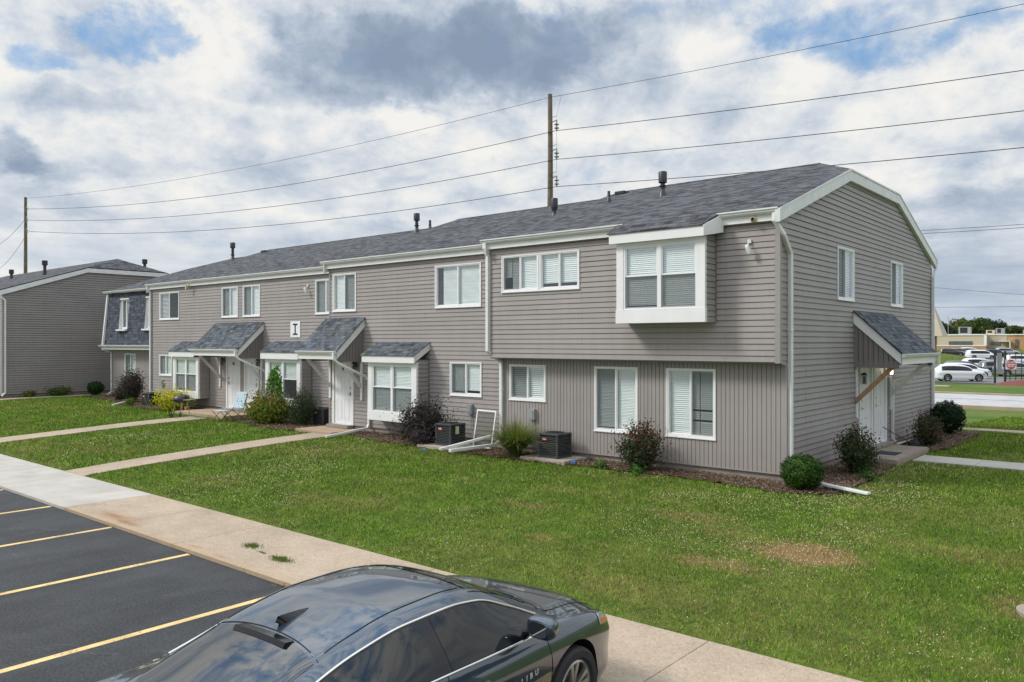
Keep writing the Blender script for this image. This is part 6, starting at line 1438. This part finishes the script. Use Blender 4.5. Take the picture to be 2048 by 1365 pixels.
# ------------------------------------------------------------------ cars
from bisect import bisect
def mono(xs, ys):
    xs = np.array(xs, float); ys = np.array(ys, float); h = np.diff(xs); dl = np.diff(ys) / h; m = np.zeros(len(xs)); m[0] = dl[0]; m[-1] = dl[-1]
    for i in range(1, len(xs) - 1):
        m[i] = 0 if dl[i - 1] * dl[i] <= 0 else 2 * dl[i - 1] * dl[i] / (dl[i - 1] + dl[i])
    def f(x):
        x = np.clip(x, xs[0], xs[-1]); i = np.clip(np.searchsorted(xs, x, side='right') - 1, 0, len(xs) - 2); t = (x - xs[i]) / h[i]
        return (2 * t ** 3 - 3 * t ** 2 + 1) * ys[i] + (t ** 3 - 2 * t ** 2 + t) * h[i] * m[i] + (-2 * t ** 3 + 3 * t ** 2) * ys[i + 1] + (t ** 3 - t ** 2) * h[i] * m[i + 1]
    return f
class CarShape:
    def __init__(s, L, zt, zb, wm, wr, zr, zs=(.22, .22), crease=.72):
        s.L = L; s.zt = mono(*zt); s.zb = mono(*zb); s.wm = mono(*wm); s.wr = mono(*wr); s.zr = mono(*zr); s.zs = mono([0, L * .1, L * .9, L], [.34, zs[0], zs[1], .30]); s.cr = crease; s.cache = {}
    def section(s, y, n=56):
        s.per = n // 11; k_ = (round(float(y), 5), n)
        if k_ not in s.cache: s.cache[k_] = s._section(y, n)
        return s.cache[k_]
    def _section(s, y, n=56):
        zt, zb, wm, wr, zr, z0 = (float(f(y)) for f in (s.zt, s.zb, s.wm, s.wr, s.zr, s.zs))
        zb = min(zb, zt - .03); zr = min(zr, zt - .012)
        wb = wm - .055 if wm > .4 else wm * .9; wr = min(wr, wb - .01); g = zb - z0
        pts = [(wm - .055, z0), (wm - .012, z0 + .17 * g), (wm - .014, z0 + .40 * g), (wm, z0 + .66 * g), (wm - .004, z0 + .80 * g), (wb, zb), ((wb * .52 + wr * .48) + .012, zb * .52 + zr * .48), (wr, zr), (wr * .88, zr + (zt - zr) * .46), (wr * .55, zr + (zt - zr) * .84), (wr * .25, zt - (zt - zr) * .03), (0, zt)]
        P = np.array(pts); P = np.vstack([2 * P[0] - P[1], P, [-P[-2][0], P[-2][1]]]); out = []; per = n // (len(pts) - 1)
        for i in range(1, len(P) - 2):
            p0, p1, p2, p3 = P[i - 1], P[i], P[i + 1], P[i + 2]
            for t in np.linspace(0, 1, per, endpoint=False):
                out.append(.5 * ((2 * p1) + (-p0 + p2) * t + (2 * p0 - 5 * p1 + 4 * p2 - p3) * t * t + (-p0 + 3 * p1 - 3 * p2 + p3) * t ** 3))
        out.append(P[-2]); out = np.array(out); out[:, 0] = np.maximum(out[:, 0], 0); s.per = per; return out
    def xs(s, y, z):
        c = s.section(y); k = 7 * s.per + 1 + s.per; zz = np.maximum.accumulate(c[:k, 1]); return float(np.interp(z, zz, c[:k, 0]))
    def ztop(s, y, x):
        c = s.section(y); k = 6 * s.per; q = c[k:][::-1]; return float(np.interp(abs(x), q[:, 0], q[:, 1]))
    def top(s, y, x, off=.004):
        e = .01; z = s.ztop(y, x); nx = -(s.ztop(y, x + e) - s.ztop(y, x - e)) / (2 * e); ny = -(s.ztop(y + e, x) - s.ztop(y - e, x)) / (2 * e); v = Vector((nx, ny, 1)).normalized(); return Vector((x, y, z)) + v * off
    def side(s, y, z, sg=1, off=.004):
        e = .01; x = s.xs(y, z); dz_ = (s.xs(y, z + e) - s.xs(y, z - e)) / (2 * e); dy = (s.xs(y + e, z) - s.xs(y - e, z)) / (2 * e); v = Vector((1, -dy, -dz_)).normalized(); q = Vector((x, y, z)) + v * off; return Vector((q.x * sg, q.y, q.z))
    def body(s, name, mat, parent, wheels, wr_, n=90, smooth=35, ss=56):
        L = s.L; ys = sorted(set(list(np.linspace(.0, L, n)) + [.004, .012, .03, L - .004, L - .012, L - .03])); mb = MB(); V = []; rows = []
        for y in ys:
            c = s.section(y, ss); 
            full = [(-q[0], y, q[1]) for q in c] + [(q[0], y, q[1]) for q in c[::-1][1:]]; rows.append(len(full)); V += full
        m_ = rows[0]; Fc = [(j * m_ + i, j * m_ + i + 1, (j + 1) * m_ + i + 1, (j + 1) * m_ + i) for j in range(len(ys) - 1) for i in range(m_ - 1)]
        Fc += [((j + 1) * m_, j * m_, j * m_ + m_ - 1, (j + 1) * m_ + m_ - 1)[::-1] for j in range(len(ys) - 1)]
        Fc += [tuple(range(m_)), tuple((len(ys) - 1) * m_ + i for i in range(m_))[::-1]]
        mb.add(V, Fc); o = mb.build(name, [mat, 'rubber'], parent, smooth=smooth)
        bm = bmesh.new()
        for yw in wheels:
            for sg in (-1, 1):
                M = Matrix.Translation((sg * .86, yw, wr_ + .005)) @ Matrix.Rotation(math.pi / 2, 4, 'Y'); bmesh.ops.create_cone(bm, cap_ends=True, segments=48, radius1=wr_ + .055, radius2=wr_ + .055, depth=.56, matrix=M)
        cm = bpy.data.meshes.new('c'); bm.to_mesh(cm); bm.free(); cm.materials.append(MAT['rubber']); co = bpy.data.objects.new('c', cm); C.objects.link(co)
        for pol in cm.polygons: pol.material_index = 0
        md = o.modifiers.new('b', 'BOOLEAN'); md.object = co; md.operation = 'DIFFERENCE'; md.solver = 'EXACT'; md.material_mode = 'TRANSFER'
        o.matrix_world; par = o.parent; o.parent = None; dg = bpy.context.evaluated_depsgraph_get(); me = bpy.data.meshes.new_from_object(o.evaluated_get(dg)); o.modifiers.clear(); o.data = me; me.name = name; o.parent = par
        bpy.data.objects.remove(co); me.shade_smooth(); me.set_sharp_from_angle(angle=R(smooth)); return o
    def side_patch(s, name, mat, parent, ys, bot, top, sg=1, off=.004, nz=10):
        mb = MB(); V = []; 
        for y in ys:
            for k in range(nz + 1): V.append(s.side(y, bot(y) + (top(y) - bot(y)) * k / nz, sg, off))
        mb.add(V, [(j * (nz + 1) + k, j * (nz + 1) + k + 1, (j + 1) * (nz + 1) + k + 1, (j + 1) * (nz + 1) + k) for j in range(len(ys) - 1) for k in range(nz)]); return mb.build(name, mat, parent, smooth=180, fix=True)
    def top_patch(s, name, mat, parent, xs_, y0, y1, off=.004, n=14):
        mb = MB(); V = []
        for x in xs_:
            for k in range(n + 1): V.append(s.top(y0(x) + (y1(x) - y0(x)) * k / n, x, off))
        mb.add(V, [(j * (n + 1) + k, j * (n + 1) + k + 1, (j + 1) * (n + 1) + k + 1, (j + 1) * (n + 1) + k) for j in range(len(xs_) - 1) for k in range(n)]); return mb.build(name, mat, parent, smooth=180, fix=True)
def make_wheel(parent, x, y, r, sg, fancy=True, seg=40):
    w = thing('wheel', None, None, (x, y, r)); w.parent = parent
    for k in ('label', 'category'):
        if k in w: del w[k]
    mb = MB(); rr = r * .70; hw = .108
    mb.lathe([(rr, -hw * .85), (rr + .02, -hw), (r - .03, -hw), (r - .006, -hw * .8), (r, -hw * .5), (r, hw * .5), (r - .006, hw * .8), (r - .03, hw), (rr + .02, hw), (rr, hw * .85)], seg, (0, 0, 0), 'x', 0, False); mb.build('tyre', 'tyre', w, smooth=35)
    mb = MB(); mb.lathe([(rr, sg * -.08), (rr + .004, sg * .085), (rr - .018, sg * .098), (rr - .03, sg * .07), (rr - .035, -sg * .06)], seg, (0, 0, 0), 'x', 0, False)
    n = 5
    for k in range(n):
        for dv in ((-.13, .13) if fancy else (0,)):
            a = 2 * math.pi * k / n + .3; a1 = a + dv * 1.6; a0 = a + dv * .9; wd = .020 if fancy else .05
            p0 = Vector((sg * .075, math.cos(a0) * .05, math.sin(a0) * .05)); p1 = Vector((sg * .088, math.cos(a1) * (rr - .02), math.sin(a1) * (rr - .02))); t_ = Vector((0, -math.sin(a1), math.cos(a1)))
            mb.hexa([p0 - t_ * wd * .8 - Vector((sg * .03, 0, 0)), p0 + t_ * wd * .8 - Vector((sg * .03, 0, 0)), p1 + t_ * wd * 1.3 - Vector((sg * .03, 0, 0)), p1 - t_ * wd * 1.3 - Vector((sg * .03, 0, 0)), p0 - t_ * wd * .6, p0 + t_ * wd * .6, p1 + t_ * wd, p1 - t_ * wd])
    mb.lathe([(.06, sg * .03), (.06, sg * .08), (.035, sg * .092), (0, sg * .094)], 20, (0, 0, 0), 'x'); mb.build('rim', 'alloy', w, smooth=30)
    if fancy: mb = MB(); mb.lathe([(.16, -sg * .02), (.16, sg * .0), (0, sg * .0)], 28, (0, 0, 0), 'x'); mb.build('brake_disc', 'nickel', w)
    return w
# the near sedan -------------------------------------------------------------
Lc = 4.93
SED = CarShape(Lc,
    ([0, .03, .12, .3, .55, .8, 1.1, 1.5, 1.9, 2.3, 2.7, 3.05, 3.4, 3.72, 3.88, 4.15, 4.45, 4.7, 4.83, 4.91, 4.93], [.70, .84, .96, 1.00, 1.015, 1.045, 1.13, 1.255, 1.345, 1.40, 1.405, 1.375, 1.25, 1.09, 1.03, .995, .935, .845, .76, .66, .58]),
    ([0, .1, .5, 1.2, 2.2, 3.2, 3.8, 4.3, 4.6, 4.8, 4.93], [.66, .88, .965, .975, .955, .925, .915, .86, .78, .68, .52]),
    ([0, .02, .08, .2, .45, .9, 1.6, 2.6, 3.5, 4.0, 4.35, 4.6, 4.75, 4.86, 4.92, 4.93], [.52, .68, .79, .86, .90, .922, .925, .925, .925, .922, .90, .85, .78, .66, .50, .42]),
    ([0, .3, .8, 1.1, 1.5, 2.0, 2.6, 3.1, 3.45, 3.8, 4.2, 4.6, 4.85, 4.93], [.45, .62, .60, .56, .555, .575, .58, .575, .61, .70, .68, .58, .42, .3]),
    ([0, .1, .3, .8, 1.1, 1.5, 1.9, 2.3, 2.7, 3.05, 3.4, 3.72, 3.88, 4.2, 4.6, 4.85, 4.93], [.66, .92, .955, .995, 1.06, 1.18, 1.28, 1.33, 1.335, 1.30, 1.175, 1.03, .98, .945, .84, .68, .54]))
CX, CY = -4.52, 1.287
car = thing('parked_car', 'dark blue-grey sedan parked nose to the sidewalk in the foreground', 'car', (CX, CY, 0), None, R(3.0))
body = SED.body('body', 'car_paint', car, (1.14, 3.97), .345, 110)
# glass
XW = np.linspace(-1, 1, 25)
def wpatch(name, mat, y0f, y1f, wid, off=.004, parent=car): return SED.top_patch(name, mat, parent, XW * wid, y0f, y1f, off, 18)
wpatch('rear_window', 'car_glass_top', lambda x: .80 + .30 * (x / .535) ** 2, lambda x: 1.66 - .06 * (x / .56) ** 2, .535)
wpatch('windshield', 'car_glass', lambda x: 3.02 + .03 * (x / .56) ** 2 - .02, lambda x: 3.80 - .17 * (x / .6) ** 2, .56)
zr_ = SED.zr; zb_ = SED.zb
topf = lambda y: float(zr_(y)) - .048; botf = lambda y: float(zb_(y)) + .012
for sg in (1, -1):
    def lim(y): return max(botf(y) + .004, min(topf(y), 9))
    # black backing for pillars, then three lites
    SED.side_patch('window_surround', 'black_gloss', car, np.linspace(1.36, 3.60, 50), botf, lambda y: max(botf(y) + .003, topf(y)), sg, .003)
    rq = lambda y: botf(y) + .008
    SED.side_patch('quarter_window', 'car_glass', car, np.linspace(1.38, 1.50, 10), rq, lambda y: max(rq(y) + .002, topf(y) - .012), sg, .0055)
    SED.side_patch('rear_door_window', 'car_glass', car, np.linspace(1.53, 2.40, 18), rq, lambda y: topf(y) - .012, sg, .0055)
    SED.side_patch('front_door_window', 'car_glass', car, np.linspace(2.52, 3.40, 18), rq, lambda y: max(rq(y) + .002, topf(y) - .012), sg, .0055)
    ys = np.linspace(1.34, 3.64, 50)
    mb = MB(); mb.tube([SED.side(y, max(botf(y), topf(y)) + .004, sg, .006) for y in ys], .0105, 8); mb.build('chrome_trim', 'chrome', car, smooth=60)
    mb = MB(); mb.tube([SED.side(y, botf(y) - .004, sg, .006) for y in ys], .0095, 8); mb.build('chrome_trim', 'chrome', car, smooth=60)
    # shut lines
    def seam(pts): mb = MB(); mb.tube(pts, .0032, 5); mb.build('shut_line', 'black_gloss', car, smooth=80)
    seam([SED.side(2.46 - .0 * k + .04 * (k / 14), botf(2.46) - .01 - k * .045, sg, .001) for k in range(14)])
    seam([SED.side(3.58 + .05 * math.sin(k / 14 * 3), .90 - k * .044, sg, .001) for k in range(14)])
    seam([SED.side(1.50 - .20 * (k / 13) ** 2 * 2, botf(1.5) - .01 - k * .045, sg, .001) for k in range(11)])
    seam([SED.side(y, .30, sg, .001) for y in np.linspace(1.6, 3.5, 20)])
    mb = MB()
    for y in (2.62, 1.72):
        p = [SED.side(y + t_, .80 + .012 * math.sin(t_ / .22 * 3.14), sg, .034 if 0 < k < 5 else .006) for k, t_ in enumerate(np.linspace(0, .22, 7))]
        m2 = MB(); m2.tube(p, [.008, .015, .017, .017, .016, .014, .008], 8, flat=1.); m2.build('handle', 'car_paint', car, smooth=60)
        m3 = MB(); m3.lathe([(.0, 0), (.045, .001), (.0, .002)], 16); 
    # mirror
    q = SED.side(3.36, .965, sg, 0); mb = MB()
    cx_, cy_, cz_ = q.x + sg * .175, q.y - .01, q.z + .075
    k_ = sg
    prof_m = [(.0, .74, .80), (.012, .88, .92), (.03, .97, 1.0), (.07, 1.0, 1.0), (.115, .90, .86), (.15, .68, .60), (.17, .36, .30)]; V = []; nm_ = 20
    for dy_, kx, kz in prof_m:
        for t_ in np.linspace(0, 2 * math.pi, nm_, endpoint=False):
            c_, s_ = math.cos(t_), math.sin(t_); V.append((cx_ + .125 * kx * math.copysign(abs(c_) ** .6, c_), cy_ - .05 + dy_, cz_ + .015 + .082 * kz * math.copysign(abs(s_) ** .7, s_)))
    npf = len(prof_m); mb.add(V, [(a * nm_ + b_, a * nm_ + (b_ + 1) % nm_, (a + 1) * nm_ + (b_ + 1) % nm_, (a + 1) * nm_ + b_) for a in range(npf - 1) for b_ in range(nm_)] + [tuple(range(nm_)), tuple((npf - 1) * nm_ + b_ for b_ in range(nm_))])
    mr = mb.build('mirror', 'car_paint', car, smooth=45)
    mb = MB(); mb.add([(cx_ + .082 * math.copysign(abs(math.cos(t_)) ** .6, math.cos(t_)), cy_ - .0535, cz_ + .013 + .055 * math.copysign(abs(math.sin(t_)) ** .7, math.sin(t_))) for t_ in np.linspace(0, 2 * math.pi, 24, endpoint=False)], [tuple(range(24))]); mb.build('mirror_glass', 'mirror_glass', mr, fix=False)
    mb = MB(); mb.tube([q + Vector((-sg * .03, .03, .0)), q + Vector((sg * .10, .02, .03))], [.03, .022], 8); mb.build('mirror_stalk', 'black_gloss', mr)
    # lamps
    SED.side_patch('headlight', 'headlight', car, np.linspace(4.42, 4.86, 14), lambda y: .66 + (4.86 - y) * .20, lambda y: .72 + (4.86 - y) * .22 + .02, sg, .004)
    SED.side_patch('indicator', 'lamp_amber', car, np.linspace(4.46, 4.60, 6), lambda y: .665 + (4.86 - y) * .20, lambda y: .70 + (4.86 - y) * .21, sg, .006, 4)
    SED.side_patch('tail_light', 'sign_red', car, np.linspace(.05, .42, 10), lambda y: .80, lambda y: .92, sg, .004, 4)
    for yw in (1.14, 3.97):
        make_wheel(car, sg * .825, yw, .345, sg)
# lettering on the front door, following its flank
cu = bpy.data.curves.new('t', 'FONT'); cu.body = 'MALIBU'; cu.size = .062; cu.extrude = .0015; cu.space_character = 2.0; cu.align_x = 'CENTER'; cu.offset = .001
to = bpy.data.objects.new('t', cu); C.objects.link(to); dg = bpy.context.evaluated_depsgraph_get(); me = bpy.data.meshes.new_from_object(to.evaluated_get(dg)); bpy.data.objects.remove(to)
for v in me.vertices:
    yy = 3.24 + v.co.x; q = SED.side(yy, .655 + v.co.y + v.co.x * .05, 1, .006 + v.co.z); v.co = q
me.materials.clear(); me.materials.append(MAT['badge_silver']); o = bpy.data.objects.new('badge_lettering', me); C.objects.link(o); o.parent = car
# roof details
mb = MB(); n = 14; V = []
for i in range(n + 1):
    t_ = i / n; y = 1.76 + .235 * t_; zt_ = SED.ztop(y, 0); hh = .0 * (math.sin(min(1, (1 - t_) * 1.25) * math.pi / 2)) * (1 - t_) ** .35 if t_ < 1 else 0; hh = .055 * (1 - t_) ** .75 * min(1, t_ * 9 + .35); w2 = .034 * math.sqrt(max(0.02, 1 - abs(2 * t_ - .9) ** 2.2))
    V += [(-w2, y, zt_ - .006), (-w2 * .35, y - .03 * (1 - t_), zt_ + hh * .7), (0, y - .045 * (1 - t_), zt_ + hh), (w2 * .35, y - .03 * (1 - t_), zt_ + hh * .7), (w2, y, zt_ - .006)]
Fc = [(j * 5 + k, j * 5 + k + 1, j * 5 + 6 + k, j * 5 + 5 + k) for j in range(n) for k in range(4)] + [(0, 1, 2, 3, 4)]
mb.add(V, Fc); mb.build('antenna_fin', 'black_gloss', car, smooth=60)
mb = MB(); V = []
for k, x in enumerate(np.linspace(-.27, .27, 13)):
    a = SED.top(1.665, x, .004); b_ = SED.top(1.60, x, .030); c_ = SED.top(1.575, x, .006); V += [a, b_, c_]
mb.add(V, [(j * 3 + k, j * 3 + k + 1, j * 3 + 4 + k, j * 3 + 3 + k) for j in range(12) for k in range(2)] + [(0, 1, 2), (36, 37, 38)]); mb.build('brake_light_hood', 'black_gloss', car, smooth=50)
def topseam(pts, r=.003, mat='black_gloss', name='shut_line'): mb = MB(); mb.tube([SED.top(y, x, .002) for x, y in pts], r, 5); mb.build(name, mat, car, smooth=80)
topseam([(x, 1.69 - .06 * (x / .56) ** 2) for x in np.linspace(-.54, .54, 25)], .004)
topseam([(x, 3.90 - .12 * (x / .6) ** 2) for x in np.linspace(-.68, .68, 25)], .009)
for sg in (1, -1):
    topseam([(sg * (.52 - .02 * (y - 1.7)), y) for y in np.linspace(1.70, 2.98, 20)], .0035)
    topseam([(sg * (.70 - .10 * ((y - 3.8) / .9) ** 2), y) for y in np.linspace(3.80, 4.72, 20)], .004)
mb = MB()
V = []
for x in np.linspace(-.60, .60, 21):
    y0 = 3.78 - .16 * (x / .6) ** 2; V += [SED.top(y0, x, .005), SED.top(y0 + .10, x, .003)]
mb.add(V, [(2 * j, 2 * j + 1, 2 * j + 3, 2 * j + 2) for j in range(20)]); mb.build('cowl', 'rubber', car, smooth=180)
for sg, x0 in ((1, .02), (1, .42)):
    mb = MB(); mb.tube([SED.top(3.80, x0 - .02, .014), SED.top(3.74, x0 - .28, .016), SED.top(3.66, x0 - .52, .014)], .007, 5); mb.build('wiper', 'rubber', car, smooth=60)
mb = MB(); V = []
for k, x in enumerate(np.linspace(-.40, .40, 15)):
    yy = Lc + .004; V += [(x, yy, .34), (x, yy + .003, .56)]
mb.add(V, [(2 * j, 2 * j + 1, 2 * j + 3, 2 * j + 2) for j in range(14)]); mb.build('grille', 'rubber', car)

# cars in the lot across the street
def far_car(kind, paint, lab, px, dp, rot, group='cars parked in the lot across the street', z=None):
    q = w_(px, 685, dp); z = float(gz(0, q[1])) if z is None else z
    if dp < 115 and 84 < q[1] < 112: z = -.66
    t = thing('parked_car', lab, 'car', (q[0], q[1], z), group, rot)
    if kind == 'van':
        S = CarShape(5.1, ([0, .05, .25, .6, 1.5, 3.0, 3.7, 4.3, 4.7, 5.0, 5.1], [.8, 1.3, 1.66, 1.74, 1.77, 1.74, 1.52, 1.12, .98, .8, .6]), ([0, .5, 3.8, 4.6, 5.1], [.95, 1.02, .98, .85, .6]), ([0, .1, .4, 4.4, 4.8, 5.1], [.75, .88, .97, .97, .86, .5]), ([0, .4, 3.4, 4.3, 5.1], [.7, .76, .74, .78, .4]), ([0, .25, .6, 3.0, 3.7, 4.3, 5.1], [.9, 1.5, 1.62, 1.6, 1.38, 1.04, .55])); fr = (4.05, 4.12); wy = (1.0, 4.08)
    else:
        S = CarShape(4.7, ([0, .05, .25, .6, 1.5, 2.5, 3.0, 3.5, 3.9, 4.4, 4.6, 4.7], [.8, 1.2, 1.55, 1.68, 1.70, 1.64, 1.50, 1.16, 1.08, 1.0, .85, .6]), ([0, .5, 3.4, 4.3, 4.7], [.95, 1.06, 1.02, .92, .6]), ([0, .1, .4, 4.0, 4.4, 4.7], [.75, .86, .93, .93, .84, .6]), ([0, .4, 2.6, 3.5, 4.7], [.66, .70, .68, .74, .5]), ([0, .25, .6, 1.5, 2.5, 3.0, 3.5, 4.4, 4.7], [.9, 1.38, 1.55, 1.58, 1.53, 1.40, 1.1, .95, .55])); wy = (.95, 3.82)
    S.body('body', paint, t, wy, .36, 34, 40, 34)
    L = S.L; tf = lambda y: float(S.zr(y)) - .05; bf = lambda y: float(S.zb(y)) + .02
    for sg in (1, -1):
        f1 = 3.75 if kind == 'van' else 3.2
        S.side_patch('side_window', 'car_glass', t, np.linspace(.45, f1, 14), bf, lambda y: max(bf(y) + .004, tf(y)), sg, .006, 4)
        for y in wy: make_wheel(t, sg * .84, y, .355, sg, False, 20)
        S.side_patch('headlight', 'headlight', t, np.linspace(L - .5, L - .14, 5), lambda y: .66, lambda y: .82, sg, .006, 2)
    y0, y1 = ((3.2, 4.15) if kind == 'van' else (2.62, 3.42)); S.top_patch('windshield', 'car_glass', t, np.linspace(-.58, .58, 9), lambda x: y0, lambda x: y1 - .1 * x * x, .006, 6)
    return t
hd = math.atan2(-.90, .44)    # nose to the right
RH = -R(58)
for kind, paint, lab, px, dp, r_ in (
    ('suv', 'paint_white', 'white sport utility car nearest the street, its full side showing', 1868, 79, RH), ('suv', 'paint_white', 'white car right behind the nearest white one', 1884, 85, RH),
    ('suv', 'paint_black', 'black-roofed car third in from the street', 1888, 93, RH), ('suv', 'paint_white', 'white high-roofed car behind the black-roofed one', 1924, 103, RH),
    ('suv', 'paint_grey', 'grey car half hidden by the gate posts', 1958, 95, RH), ('suv', 'paint_silver', 'silver car behind the warning sign', 1990, 90, RH), ('suv', 'paint_darkblue', 'dark blue car behind the right half of the fence', 2018, 92, RH),
    ('van', 'paint_white', 'white minivan side-on in the second row', 1933, 150, RH), ('suv', 'paint_black', 'black car at the left end of the second row by the grassy bank', 1880, 170, -R(75)), ('suv', 'paint_grey', 'blue-grey car next to the black one in the second row', 1897, 172, -R(75)),
    ('suv', 'paint_white', 'white car between the blue-grey one and the minivan', 1918, 176, -R(75)), ('suv', 'paint_black', 'black-roofed car behind the minivan nose', 1965, 160, RH), ('suv', 'paint_white', 'white pick-up-like car above the warning sign', 2010, 118, RH), ('suv', 'paint_grey', 'grey car at the right edge above the fence', 2040, 122, RH),
    ('suv', 'paint_silver', 'silver car in the far back row', 1990, 170, RH)):
    far_car(kind, paint, lab, px, dp, r_)

# trees right of the frame: the photograph shows them only as reflections in the car's side glass and the windows
for lab, x, y, h, r in (('dark tree standing right of the view, mirrored in the car glass', 15, 17, 11, 4.6), ('second dark tree right of the view, mirrored in the car glass', 22, 27, 12, 5.2), ('third dark tree right of the view, mirrored in the car glass', 20, 10, 10, 4.4), ('fourth dark tree right of the view, mirrored in the car glass', 26, 38, 12, 5)):
    tree(lab, x, y, h, r, 5200, TD, .26, 'trees mirrored in the car glass')
